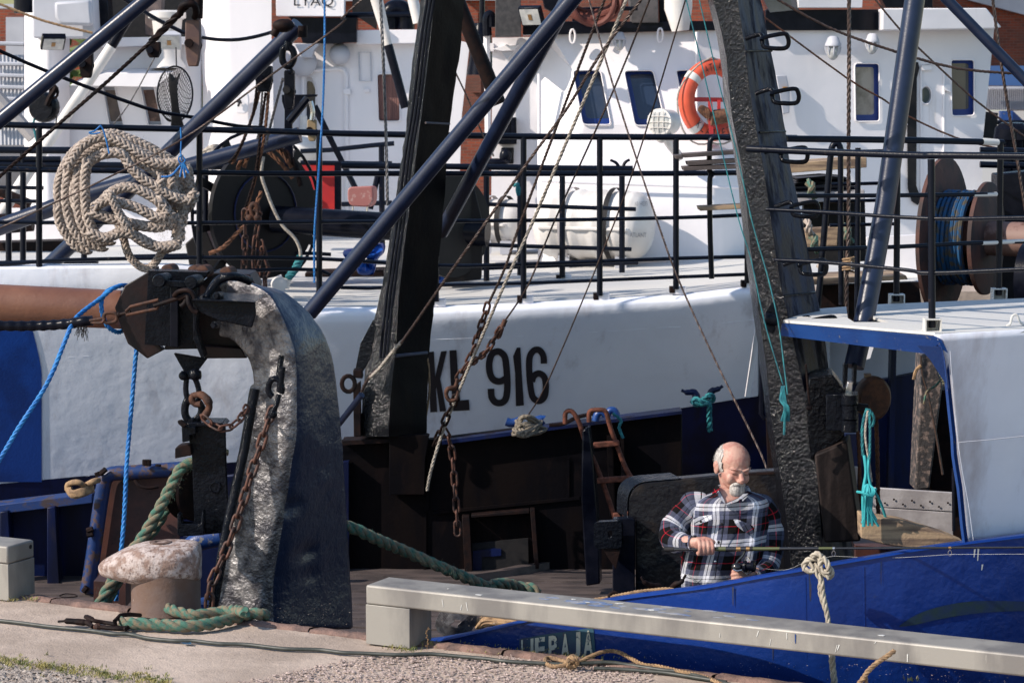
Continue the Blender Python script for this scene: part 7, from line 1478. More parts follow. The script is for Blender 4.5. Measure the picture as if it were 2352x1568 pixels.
mb = MB(); c = tA(372, 635, 18.9); mb.tube([c + V(.03 * math.cos(t), 0, .05 * math.sin(t)) for t in [i * .6283 for i in range(10)]], .011, 6, closed=True); mb.build('eye', M['rust_dark'], BL)
wire(W(tA, [(265, 780), (230, 850), (260, 1000)], 19, 19), .009, M['rope_teal'], twist=False, tag_=('thin blue-grey cord below the round black block', 'cord'))
wire(W(tA, [(365, 740), (390, 790), (385, 860)], 19, 19), .006, M['wire_grey'], twist=False, tag_=('thin grey cord looping from the round black block', 'cord'))
block('pulley_block', 'small ochre wooden block by the door', tA, (2150, 900), 60, 75, 19.5, mat('ochre_block', (.28, .2, .11), .7), M['rust_dark'])
mb = MB(); mb.tube(cr([tA(2140, 700, 19.5), tA(2155, 770, 19.5), tA(2148, 830, 19.5)], 3), .02, 7); mb.build('hanging_snap', M['chrome'], label='small grey snap hook above the ochre wooden block', cat='hook', smooth=60)
# black davit bracket on deck by the door
BR = thing('black_bracket', 'black steel bracket post standing before the pale door', 'bracket', tA(1980, 1060, 20.3))
plb(tA, [(1940, 655), (2185, 652), (2180, 668), (2110, 672), (2010, 830), (2020, 1150), (1955, 1150), (1960, 760), (1942, 700)], 20.3, .08, 'post', M['black'], BR)
mb = MB(); mb.tube([tA(2120, 680, 20.2), tA(1990, 840, 20.2)], .035, 8); mb.build('brace', M['black'], BR)
mb = MB(); mb.tube([tA(2170, 730, 20.2), tA(2352, 1110, 20.2)], .022, 7); mb.build('stay', M['black'], BR)
# long booms (blue black) behind the rope coil
tube2('boom', tA(2060, 175, 18.0), tA(1120, 1090, 18.4), .062, parent=SH); tube2('boom', tA(1130, 1080, 18.4), tD(150, 440, 18.9), .062, parent=SH)
tube2('boom', tA(2065, 930, 19.6), tA(620, 1340, 19.8), .065, parent=SH, r2=.07); tube2('boom', tA(620, 1340, 19.8), tA(-100, 1600, 19.9), .07, parent=SH)
mb = MB(); mb.ball(tA(1950, 180, 17.8), (.08, .06, .05)); mb.tube(cr([tA(1880, 250, 17.8), tA(1920, 190, 17.8), tA(1980, 160, 17.8), tA(2010, 200, 17.8)], 4), .03, 8); mb.tube([tA(2085, 180, 17.9), tA(2085, 260, 17.9)], .035, 8); mb.build('boom_end_fitting', M['rust_dark'], SH, smooth=60)
# hand net: round frame with black mesh
HN = thing('landing_net', 'round black landing net hung up against the white house front', 'net', tA(1205, 840, 22)); nc = tA(1205, 650, 22)
mb = MB(); ring = [nc + V(.16 * math.cos(t) * 1.0, .03 * math.sin(t), .25 * math.sin(t)) for t in [i * .2094 for i in range(30)]]; mb.tube(ring, .009, 6, closed=True); mb.build('hoop', M['black'], HN, smooth=60)
mb = MB()
def np_(a, b): r_ = math.hypot(a, b); return nc + V(.16 * a + .03 * (1 - r_) * b, -.02 - .12 * (1 - r_ * r_), .25 * b - .1 * (1 - r_ * r_) + .02 * math.sin(a * 9 + b * 5))
for s in (1, -1):
    for k in range(-13, 14):
        o = k / 9.5; line = []
        for i in range(25):
            t = -1.4 + 2.8 * i / 24; a, b = (t + s * 0 + o * .7) * .7, (s * t - o * .7 * s) * .7
            a, b = .7 * (t + o), .7 * s * (t - o)
            if a * a + b * b < .98: line.append(np_(a, b))
        if len(line) > 2: mb.tube(line, .0028, 4, caps=False)
mb.build('net_mesh', M['rubber'], HN, kind='stuff')
mb = MB()
for k in range(9): x = -.25 + k * .07; mb.tube(cr([np_(x, .8), nc + V(x * .12, -.14, .08), nc + V(.02 + x * .1, -.16, -.12), nc + V(.03 + x * .2, -.12, -.3)], 4), .007, 4)
mb.tube([tA(1215, 460, 22), tA(1212, 330, 22.1)], .006, 4); mb.build('net_bag', M['rubber'], HN)
# ---- the great coil of plaited rope on the rail
RC = thing('rope_coil', 'large coil of thick weathered plaited rope hung on the black railing', 'rope coil', P(290, 620, 17.9))
def strand(pts, d, r=.043, nm='rope_strand'):
    r *= 1.0
    q = [(x if isinstance(x, tuple) else x) for x in pts]; mb = MB(); mb.plait(cr([tA(x, y, (dd[0] if dd else d)) for x, y, *dd in q], 5), r); return mb.build(nm, M['rope_white'], RC, smooth=70)
def jit(pts, dx, dy, s=1.0, cx=760, cy=1280): return [(cx + (x - cx) * s + dx, cy + (y - cy) * s + dy, *r) for x, y, *r in pts]
big = [(420, 1440), (400, 1300), (440, 1160), (520, 1040), (640, 960), (760, 925), (880, 955), (1000, 1005), (1110, 1065), (1190, 1120), (1245, 1190), (1290, 1280), (1300, 1380), (1240, 1480), (1200, 1560)]
strand(big, 17.95); strand(jit(big, 12, 10, .86), 17.8); strand(jit(big, 10, 26, .72), 17.72); strand([(470, 1150), (560, 1010), (700, 945), (850, 990), (960, 1060), (1060, 1120), (1180, 1130), (1230, 1115)], 17.68)
strand([(400, 1420), (410, 1520), (450, 1600), (520, 1690), (600, 1720)], 17.85); strand([(470, 1180), (455, 1330), (470, 1470), (520, 1600), (620, 1680), (700, 1700)], 17.75); strand([(540, 1180), (530, 1330), (545, 1480), (600, 1600), (700, 1660)], 17.7)
strand([(600, 1120), (585, 1250), (590, 1400), (610, 1520), (680, 1640), (760, 1660)], 17.66)
strand([(720, 1060), (830, 1060), (900, 1150), (980, 1230), (1080, 1290), (1180, 1350), (1300, 1380), (1330, 1340)], 17.6)
strand([(700, 1400), (760, 1330), (860, 1290), (960, 1310), (1050, 1360), (1110, 1400)], 17.55); strand([(660, 1420), (740, 1380), (840, 1400), (960, 1440), (1080, 1500), (1150, 1470), (1100, 1400)], 17.5)
strand([(640, 1460), (740, 1500), (860, 1530), (1000, 1560), (1120, 1560), (1180, 1500)], 17.52); strand([(620, 1600), (720, 1640), (850, 1600), (960, 1640), (1080, 1700), (1200, 1690)], 17.5)
strand([(1120, 1230), (1100, 1330), (1140, 1440), (1210, 1520), (1240, 1620), (1180, 1700), (1080, 1700), (960, 1650), (880, 1560), (820, 1480)], 17.6); strand([(1200, 1180), (1190, 1300), (1240, 1400), (1260, 1500), (1220, 1600)], 17.7)
strand([(1290, 1160), (1310, 1280), (1330, 1360), (1280, 1440)], 17.8)
strand([(820, 1560), (850, 1640), (880, 1740), (930, 1810), (1000, 1850), (1060, 1820), (1100, 1760), (1140, 1710)], 17.7, .034)
strand([(760, 1340), (800, 1430), (850, 1520), (870, 1560)], 17.42, .036)
mb = MB()
for _ in range(900):
    a = random.random() * 6.28; r_ = random.uniform(.75, 1.12); p = tA(860 + 420 * r_ * math.cos(a), 1360 + 390 * r_ * math.sin(a), 17.6)
    if random.random() < .55: p = tA(random.uniform(1080, 1290), random.uniform(1480, 1720), 17.45)
    d = V(random.uniform(-1, 1), random.uniform(-.5, .5), random.uniform(-1, 1)).normalized() * random.uniform(.01, .03); mb.add([p, p + V(.0018, 0, 0), p + d], [(0, 1, 2)])
mb.build('loose_fibre', M['rope_white'], RC, kind='stuff')
for i, pts in enumerate(([(690, 862), (712, 900), (735, 980), (752, 1060)], [(690, 870), (650, 905), (615, 915), (640, 925), (690, 915)], [(1245, 880), (1248, 980), (1245, 1070), (1255, 1110)], [(1255, 1070), (1230, 1090), (1245, 1130), (1275, 1110), (1260, 1080)], [(1245, 1140), (1180, 1210), (1110, 1220)], [(1260, 1120), (1240, 1220)], [(1260, 1120), (1275, 1225)], [(1262, 1120), (1300, 1195)])):
    mb = MB(); mb.tube(cr([tA(x, y, 17.35) for x, y in pts], 4), .008 if i > 3 else .006, 6); mb.build('blue_tie', M['rope_blue'], label=('blue cord tying the rope coil near its crown', 'loose blue bow above the rope coil', 'vertical blue cord holding the coil by the rail post', 'blue knot at the shoulder of the coil', 'thin blue end trailing over the coil', 'first frayed blue tassel under the knot', 'second frayed blue tassel under the knot', 'outer frayed blue tassel under the knot')[i], cat='cord', group='blue cords on the rope coil', smooth=60)
# rope heaps and bits on the trawler
mb = MB(); 
for i in range(9):
    a = random.uniform(0, 3); mb.tube(cr([tE(1160 + random.uniform(0, 60), 1370 + random.uniform(-40, 60), 16.3), tE(1260 + random.uniform(-30, 30), 1320 + random.uniform(-30, 60), 16.2), tE(1380 + random.uniform(-40, 40), 1360 + random.uniform(-30, 50), 16.3), tE(1270 + random.uniform(-50, 50), 1420 + random.uniform(-20, 20), 16.15)], 5, closed=True), .011, 6, closed=True)
mb.build('coiled_rope', M['rope_peg'], label='tangled grey rope coiled round pegs on the bulwark top', cat='rope', smooth=60)
for q in ([(1135, 1335), (1175, 1345), (1230, 1330)], [(1340, 1330), (1390, 1318), (1360, 1345)]):
    mb = MB(); mb.tube(cr([tE(x, y, 16.4) for x, y in q], 3), .03, 8); mb.build('belaying_horn', M['blue_bright'], TR, smooth=60)
wire(W(tE, [(1430, 1360), (1530, 1350), (1640, 1300), (1830, 1265), (1870, 1250)], 16.5, 16.5), .014, M['rust_dark'], twist=False, tag_=('dark hose lying along the bulwark top towards the ladder', 'hose'))
mb = MB(); mb.tube(cr([tE(1750, 1330, 16.3), tE(1760, 1290, 16.3), tE(1790, 1270, 16.3), tE(1820, 1290, 16.3)], 4), .025, 8); mb.tube(cr([tE(1830, 1290, 16.3), tE(1850, 1260, 16.3), tE(1880, 1262, 16.3), tE(1900, 1300, 16.3)], 4), .025, 8); mb.build('mooring_horn', M['blue_bright'], TR, smooth=60)
wire(W(tE, [(1870, 1280), (1930, 1330), (1910, 1370), (1940, 1450)], 16.2, 16.2), .012, M['rope_teal'], tag_=('teal cord hanging from the bulwark horn by the ladder', 'cord'))
M['ladder_rust'] = mat('red_rust', (.14, .05, .033), .8, c2=(.07, .028, .02), cs=24, bump=.002, bs=120, spec=.2)
LD = thing('rusty_ladder', 'rusty iron ladder hooked over the black bulwark', 'ladder', tH(1900, 440, 16))
for pts in ([(1540, 1350 - 1568), (1545, 1275 - 1568), (1590, 1268 - 1568), (1640, 1350 - 1568), (1690, -60), (1750, 60), (1830, 270), (1885, 440)], [(1705, -230), (1710, -300), (1760, -312), (1820, -300), (1850, -200), (1900, -60), (1960, 90), (2045, 230)]):
    mb = MB(); mb.tube(cr([tH(x, y, 16.05) for x, y in pts], 4), .0165, 9, rough=.1); mb.build('stile', M['ladder_rust'], LD, smooth=60)
for a, b in (((1735, -70), (1915, -85)), ((1760, 175), (2010, 155)), ((1870, 415), (2060, 400))):
    mb = MB(); mb.bar(tH(*a, 16.02), tH(*b, 16.02), .04, .03, up=(0, 1, 0)); mb.build('rung', M['ladder_rust'], LD, bevel=.008)
mb = MB(); mb.rope(cr([tH(1730, 995, 11.2), tH(1850, 975, 11.2), tH(2000, 945, 11.15), tH(2150, 925, 11.12), tH(2260, 920, 11.1), tH(2300, 935, 11.1), tH(2280, 955, 11.1), tH(2150, 955, 11.12), tH(1980, 985, 11.15), tH(1880, 1000, 11.2)], 5), .009, pitch=.05, n=5, steps=6)
mb.rope(cr([tH(1900, 998, 11.18), tH(2050, 968, 11.15), tH(2200, 962, 11.1), tH(2300, 975, 11.05)], 5), .009, pitch=.05, n=5, steps=6); mb.build('tan_rope', M['rope_tan'], label='doubled tan rope lying along the gunwale to the horn cleat', cat='rope', smooth=60)
mb = MB()
for i in range(7): y = 1110 + i * 9; mb.tube(cr([tH(930 + i * 6, 1185, 11.9), tH(1000 + random.uniform(-20, 20), y, 11.85), tH(1120 + random.uniform(-30, 30), y + 10, 11.8), tH(1240 + random.uniform(-30, 20), y + 20, 11.75)], 5), .009, 6)
mb.tube(cr([tH(870, 1090, 12), tH(920, 1150, 12), tH(980, 1130, 12)], 4), .02, 7); mb.build('rope_heap', M['rope_tan'], label='heap of brown rope and net just inside the gunwale behind the barrier leg', cat='rope', smooth=60)
mb = MB(); c = tH(790, 1140, 11.95)
for k in range(12): mb.tube([c + V((.10 - k * .007) * math.cos(t) + .01 * math.sin(3 * t), -.004 * k, (.09 - k * .006) * math.sin(t)) for t in [i * .3142 for i in range(20)]], .0035, 5, closed=True)
mb.build('net_roll', M['wire_grey'], label='grey roll of netting under the start of the barrier beam', cat='net roll', smooth=60)
mb = MB()
for i in range(5): mb.tube(cr([tG(460 + i * 6, 225, 15.9), tG(500, 210 - i * 6 + 70, 15.85), tG(570, 270 - i * 8, 15.85), tG(640, 240 - i * 6, 15.9)], 5), .018, 6)
mb.tube(cr([tG(465, 240, 15.9), tG(470, 200, 15.9), tG(520, 185, 15.85), tG(560, 195, 15.85), tG(590, 220, 15.9)], 4), .02, 7); mb.tube(cr([tG(600, 200, 15.9), tG(640, 180, 15.85), tG(680, 170, 15.9)], 3), .02, 6); mb.build('hanging_rope', M['rope_tan'], label='tan rope slung from the blue cap beam to the brown door frame', cat='rope', smooth=60)
# white rope with big knot over the gunwale, beside the man
gk = thing('knotted_line', 'thick cream rope knotted over the blue gunwale and hanging down the hull', 'rope', PP(1878, 1310, HOFF))
def kr(pts, off0, r=.0135, nm='rope_turn'):
    mb = MB(); mb.rope(cr([PP(1567.8 + x / 3, 1045.2 + y / 3, HOFF - (o[0] if o else off0)) for x, y, *o in pts], 5), r, pitch=.1, n=7, steps=8); return mb.build(nm, M['rope_white2'], gk, smooth=60)
M['rope_white2'] = mat('cream_rope', (.42, .38, .31), .9, c2=(.3, .26, .21), cs=30, bump=.001, bs=260)
kr([(840, 790), (835, 750), (870, 715), (940, 712), (985, 735), (1010, 780), (1030, 800), (1020, 830), (990, 845)], .03); kr([(890, 700), (910, 678), (940, 680), (958, 705), (945, 740), (950, 780), (975, 810), (1010, 840)], .045)
kr([(870, 745), (900, 770), (925, 820), (955, 860), (965, 950), (985, 1050), (1000, 1130), (1012, 1220)], .035, .012); kr([(905, 745), (940, 790), (950, 850), (945, 930), (965, 1010), (990, 1080), (1003, 1160)], .025, .012)
kr([(845, 785), (880, 800), (905, 790)], .04); kr([(965, 700), (1000, 750), (1000, 800), (960, 800), (940, 770)], .05)
kr([(1012, 1300), (1030, 1380), (1035, 1460), (1045, 1540), (1052, 1600)], .03, .013); kr([(1030, 1300), (1022, 1400), (1030, 1480), (1040, 1600)], .015, .012)
# teal and brown lines at the hinge
for pts, d, r, m_, lb in (([(1270, 1245), (1245, 1320), (1235, 1420), (1240, 1568)], 11.25, .008, 'rope_teal', 'teal cord looped over the hinge lug'), ([(1280, 1250), (1315, 1300), (1310, 1360), (1280, 1370)], 11.22, .007, 'rope_teal', 'small eye of teal cord at the hinge lug'), ([(1285, 1270), (1290, 1400), (1285, 1600)], 11.2, .007, 'rope_teal', 'second fall of teal cord under the hinge lug'), ([(1275, 1260), (1255, 1420), (1280, 1600), (1300, 1750)], 11.22, .006, 'rope_grey', 'pale cord between the teal falls'), ([(1330, 1270), (1340, 1600), (1345, 1980)], 11.9, .012, 'rope_brown', 'brown rope hanging from the wooden block'), ([(1205, 1400), (1215, 1600), (1220, 1900)], 11.7, .01, 'rope_brown', 'brown rope hanging behind the hinge')):
    wire(W(tF, pts, d, d), r, M[m_], tag_=(lb, 'cord', 'cords hanging at the hinge'))
mb = MB()
for i in range(9): mb.tube(cr([tI(1265 + random.uniform(-15, 15), 200, 11.2), tI(1250 + i * 9, 260 + random.uniform(-20, 20), 11.15), tI(1270 + random.uniform(-20, 25), 350, 11.18), tI(1235 + i * 14, 440 + random.uniform(-10, 50), 11.2)], 5), .006, 5)
mb.tube(cr([tI(1200, 250, 11.2), tI(1250, 260, 11.15), tI(1300, 280, 11.15), tI(1330, 230, 11.2)], 4), .006, 5); mb.tube(cr([tI(1310, 230, 11.2), tI(1360, 320, 11.25), tI(1400, 440, 11.3)], 4), .007, 5); mb.tube(cr([tI(1250, 0, 11.22), tI(1262, 120, 11.2), tI(1242, 260, 11.2), tI(1245, 490, 11.2)], 4), .009, 6); mb.tube(cr([tI(1285, 0, 11.22), tI(1275, 120, 11.2), tI(1300, 260, 11.2), tI(1285, 460, 11.2)], 4), .008, 6)
mb.build('teal_tangle', mat('bright_teal', (.03, .33, .36), .8), label='frayed bright teal cord tangle beside the timber beam', cat='cord', smooth=60)
BK2 = thing('wooden_block', 'round wooden pulley block behind the hinge', 'pulley block', tF(1285, 1270, 11.9))
mb = MB(); mb.lathe(tF(1290, 1165, 11.9), (.2, -1, 0), [(0, .085), (.02, .088), (.06, .088), (.08, .075)], 24, sq=1.25); mb.build('cheek', mat('brown_wood_block', (.13, .06, .03), .7, c2=(.06, .03, .02), cs=20, bump=.003, bs=50), BK2)
mb = MB(); mb.prism([tF(1255, 1010, 11.85), tF(1298, 1008, 11.85), tF(1298, 1070, 11.85), tF(1258, 1070, 11.85)], (0, .05, 0)); mb.build('strap', M['wood'], BK2); 
wire(W(tF, [(1640, 880), (1650, 1010), (1690, 1150), (1740, 1400), (1790, 1700)], 12.6, 12.6), .007, M['wire'], twist=False, tag_=('thin dark wire in front of the inner pillar', 'wire'))
wire(W(tF, [(1660, 1215), (1680, 1130), (1740, 1090), (1780, 1040)], 12.5, 12.5), .006, M['rope_green'], twist=False, tag_=('green cord tied behind the white plate edge', 'cord'))
wire(W(tF, [(1640, 950), (1605, 985), (1590, 1045)], 12.6, 12.6), .009, M['rope_tan'], twist=False, tag_=('short tan rope end hanging from the inner pillar', 'rope'))
# ================================================================ THE MAN WITH THE FISHING ROD
MD = 11.22
def m_(u, v, dd=0): return P(u, v, MD + dd)
K = MD / FPX                      # metres per picture unit at the man
foot = m_(1668, 1400, .12); foot.z = -.79
PN_ = thing('person', 'bald white bearded man in a plaid shirt holding a fishing rod over the blue gunwale', 'person', foot)
def remesh(mb, name, m, parent, vox, smooth_it=6, fn=None):
    ob = mb.build(name, m, parent, smooth=0); md = ob.modifiers.new('r', 'REMESH'); md.mode = 'VOXEL'; md.voxel_size = vox; md.use_smooth_shade = True
    if smooth_it: s = ob.modifiers.new('s', 'SMOOTH'); s.iterations = smooth_it; s.factor = .5
    dg = bpy.context.evaluated_depsgraph_get(); me = bpy.data.meshes.new_from_object(ob.evaluated_get(dg)); ob.modifiers.clear(); ob.data = me; me.name = name
    if not me.materials: me.materials.append(m)
    me.shade_smooth(); return ob
# --- body: head, face, neck, chest, arms, hands in one skin surface
b = MB(); hc = m_(1683, 1066, 0)
RZ = Matrix.Rotation(R(4), 3, 'Y') @ Matrix.Rotation(R(23), 3, 'Z') @ Matrix.Rotation(R(17), 3, 'X')      # head turned a little and bowed
def hp(x, y, z): return hc + RZ @ V(x, y, z if z > -.01 else -.01 + (z + .01) * .80)                               # x to his left (our right), -y out of the face, z up
b.ball(hp(0, .01, .02), (.0765, .093, .082), 24, 16, RZ)
b.ball(hp(0, -.035, -.035), (.064, .06, .075), 20, 14, RZ)      # face
b.ball(hp(0, -.045, -.085), (.046, .045, .034), 16, 10, RZ)     # jaw and chin
b.ball(hp(0, -.075, -.105), (.022, .018, .018), 12, 8, RZ)
b.tube([hp(0, -.082, .012), hp(0, -.1, -.018), hp(0, -.117, -.038)], [.009, .0125, .0155], 12)   # nose
b.ball(hp(0, -.111, -.04), (.016, .015, .0125), 12, 8, RZ)
for s in (-1, 1):
    b.ball(hp(.013 * s, -.104, -.043), (.0095, .011, .0085), 10, 7, RZ)
    b.ball(hp(.036 * s, -.070, -.046), (.024, .02, .028), 12, 8, RZ)       # cheeks
    b.tube([hp(.008 * s, -.092, .010), hp(.033 * s, -.088, .018), hp(.056 * s, -.068, .012)], [.0055, .006, .0045], 10)  # brow ridge
    b.ball(hp(.031 * s, -.0775, -.001), (.0155, .0135, .011), 12, 8, RZ)  # eye with lowered lid
    b.ball(hp(.077 * s, .01, -.022), (.010, .022, .034), 12, 8, RZ @ Matrix.Rotation(R(-12), 3, 'X')); b.ball(hp(.083 * s, .016, -.01), (.008, .018, .02), 10, 7, RZ)
b.ball(hp(0, -.094, -.068), (.02, .010, .005), 12, 6, RZ); b.ball(hp(0, -.092, -.0775), (.018, .011, .006), 12, 6, RZ)  # lips
b.tube(cr([hp(0, .01, -.05), m_(1682, 1118, .02), m_(1679, 1140, .03), m_(1677, 1165, .03)], 4), [.058, .058, .056, .056, .058, .062, .07, .08, .09], 20)
b.ball(m_(1676, 1185, .06), (.15, .085, .1), 20, 14); b.ball(m_(1672, 1240, .06), (.15, .1, .14), 20, 14); b.ball(m_(1655, 1310, .07), (.15, .11, .12), 20, 14)
def limb(pts, rs, n=14): b.tube(cr(pts, 5), [rs[min(len(rs) - 1, int(i / (5 * (len(pts) - 1) + 1) * (len(rs) - 1)))] + (rs[min(len(rs) - 1, int(i / (5 * (len(pts) - 1) + 1) * (len(rs) - 1)) + 1)] - rs[min(len(rs) - 1, int(i / (5 * (len(pts) - 1) + 1) * (len(rs) - 1)))]) * ((i / (5 * (len(pts) - 1) + 1) * (len(rs) - 1)) % 1) for i in range(5 * (len(pts) - 1) + 1)], n)
ARM_R = [m_(1600, 1150, .05), m_(1568, 1185, .05), m_(1537, 1225, .02), m_(1560, 1243, -.08), m_(1590, 1246, -.15)]
ARM_L = [m_(1752, 1162, .05), m_(1770, 1210, .05), m_(1773, 1262, .03), m_(1766, 1308, -.03), m_(1736, 1318, -.12), m_(1722, 1320, -.14)]
limb(ARM_R, [.03, .04, .042, .038, .028]); limb(ARM_L, [.03, .04, .042, .038, .034, .028])
# right hand (his), fist round the grip
b.ball(m_(1606, 1247, -.165), (.036, .022, .03), 14, 10, Matrix.Rotation(R(20), 3, 'Y')); b.ball(m_(1595, 1246, -.155), (.028, .022, .026), 12, 8)
for i, (u, ln) in enumerate(((1605, .92), (1615, 1.0), (1625, 1.0), (1634.5, .93))):
    b.tube(cr([m_(u - 4, 1241 + i, -.165), m_(u, 1243 + i * .8, -.19), m_(u + 2, 1254 + i * .3, -.212), m_(u + 2, 1266, -.205), m_(u, 1271 - i * .6, -.19), m_(u - 3, 1268, -.175)], 4), .0105 * (.9 if i == 3 else 1), 10)
b.tube(cr([m_(1600, 1242, -.16), m_(1616, 1237, -.165), m_(1630, 1240, -.168), m_(1642, 1247, -.172)], 4), [.015, .014, .013, .013, .013, .012, .012, .012, .0115, .0115, .011, .010, .009], 10)
# left hand under the reel, fingers stacked and curled towards us
b.ball(m_(1716, 1323, -.175), (.032, .03, .03), 14, 10); b.ball(m_(1722, 1318, -.165), (.026, .026, .026), 12, 8)
for i, (v, x0) in enumerate(((1308, 1683), (1316.5, 1681), (1325, 1682), (1332, 1687))):
    b.tube(cr([m_(1718, v + 3, -.185), m_(1708, v, -.208), m_(1696, v + .5, -.216), m_(x0 + 3, v + 2, -.208), m_(x0 + 1, v + 4.5, -.19), m_(x0 + 8, v + 5, -.178)], 4), .0098 if i < 3 else .0088, 10)
b.tube(cr([m_(1722, 1314, -.165), m_(1712, 1306, -.185), m_(1700, 1302, -.19), m_(1693, 1303, -.19)], 4), [.014, .013, .012, .0115, .011, .011, .0105, .0105, .0105, .01, .01, .0095, .009], 10)
body = remesh(b, 'body', M['skin'], PN_, .0032, 4)
# reddish cheeks/nose and pale scalp come from the skin material's own mottling
# --- hair: short white hair at the sides and back, goatee and moustache, eyebrows
hr = MB(); rows = []
for i in range(26):
    ph = -.25 + 1.25 * i / 25; r = []
    for k in range(48):
        a = 2 * math.pi * k / 48; x, y = math.cos(a), math.sin(a); z = math.sin(ph * 1.2 - .3); c_ = math.cos(ph * 1.2 - .3)
        q = V(x * c_ * .0815, .01 + y * c_ * .0985, .012 + z * .086); q = q * (1 + .02 * noise.noise(q * 60)); r.append((q, a, ph))
    rows.append(r)
vs = []; idx = {}; fs = []
def keep(q): return q.y > -.034 + (q.z + .01) * .42 and q.z < .074 - max(0, .02 - q.y) * .5 and q.z > -.07 and (abs(q.x) > .04 or q.y > .04)
for i in range(25):
    for k in range(48):
        qs = [rows[i][k][0], rows[i][(k + 1) % 48][0], rows[i + 1][(k + 1) % 48][0], rows[i + 1][k][0]]; c_ = sum(qs, Vector()) / 4
        if keep(c_): 
            f = []
            for (a, b_) in ((i, k), (i, (k + 1) % 48), (i + 1, (k + 1) % 48), (i + 1, k)):
                if (a, b_) not in idx: idx[(a, b_)] = len(vs); q = rows[a][b_][0]; vs.append(hp(q.x, q.y, q.z))
                f.append(idx[(a, b_)])
            fs.append(tuple(f))
hr.add(vs, fs); ho = hr.build('hair', M['hair'], PN_, smooth=70)
hr = MB()
for _ in range(2600):
    a = random.uniform(0, 6.28); ph = random.uniform(-.55, 1.1); q = V(math.cos(a) * math.cos(ph) * .079, .01 + math.sin(a) * math.cos(ph) * .0955, .012 + math.sin(ph) * .084)
    if not keep(q): continue
    n = V(q.x, q.y - .01, q.z).normalized(); d = (n * .6 + V(0, .35, -.6) + V(random.uniform(-.2, .2), random.uniform(-.2, .2), random.uniform(-.2, .2))).normalized() * random.uniform(.008, .014); t = n.cross(d).normalized() * .0009
    hr.add([hp(*(q - t)), hp(*(q + t)), hp(*(q + d))], [(0, 1, 2)])
hr.build('hair_strands', M['hair'], PN_, kind='stuff', smooth=0)
bd = MB(); bd.ball(hp(0, -.088, -.112), (.038, .028, .040), 18, 12, RZ); bd.ball(hp(0, -.088, -.14), (.025, .02, .024), 12, 8, RZ)
for s in (-1, 1):
    bd.tube(cr([hp(.0, -.106, -.058), hp(.016 * s, -.102, -.061), hp(.028 * s, -.09, -.074), hp(.031 * s, -.082, -.095), hp(.024 * s, -.08, -.115)], 4), .0085, 8)
beard = remesh(bd, 'beard', M['hair'], PN_, .003, 2)
bd = MB()
for _ in range(1500):
    a = random.uniform(0, 6.28); q = V(random.gauss(0, .015), -.095 - random.random() * .012, random.uniform(-.15, -.09)); 
    if random.random() < .35: q = V(random.uniform(-.027, .027), -.106, -.056 - random.random() * .012)
    d = V(q.x * .3, -.004, -.012) * random.uniform(.6, 1.1); t = V(.0008, 0, 0); q.y += abs(q.x) * .5; bd.add([hp(*(q - t)), hp(*(q + t)), hp(*(q + d))], [(0, 1, 2)])
for s in (-1, 1):
    for _ in range(14): x = random.uniform(.012, .052); q = V(x * s, -.0985 + (x - .012) * .55, .016 + .01 * math.sin((x - .012) * 60) + random.uniform(-.003, .003)); d = V(.006 * s, -.003, random.uniform(-.002, .004)); bd.add([hp(*q), hp(*(q + V(0, 0, .0012))), hp(*(q + d))], [(0, 1, 2)])
bd.build('beard_strands', M['hair'], PN_, kind='stuff', smooth=0)
for s in (-1, 1):       # thin dark strip: lash line that also paints the eyelid crease shadow
    e = MB(); e.tube(cr([hp(.018 * s, -.0895, -.007), hp(.03 * s, -.0925, -.010), hp(.043 * s, -.0865, -.007)], 4), .0013, 5); e.build('lash_shade_strip', mat('lash', (.08, .05, .04), .8), PN_)

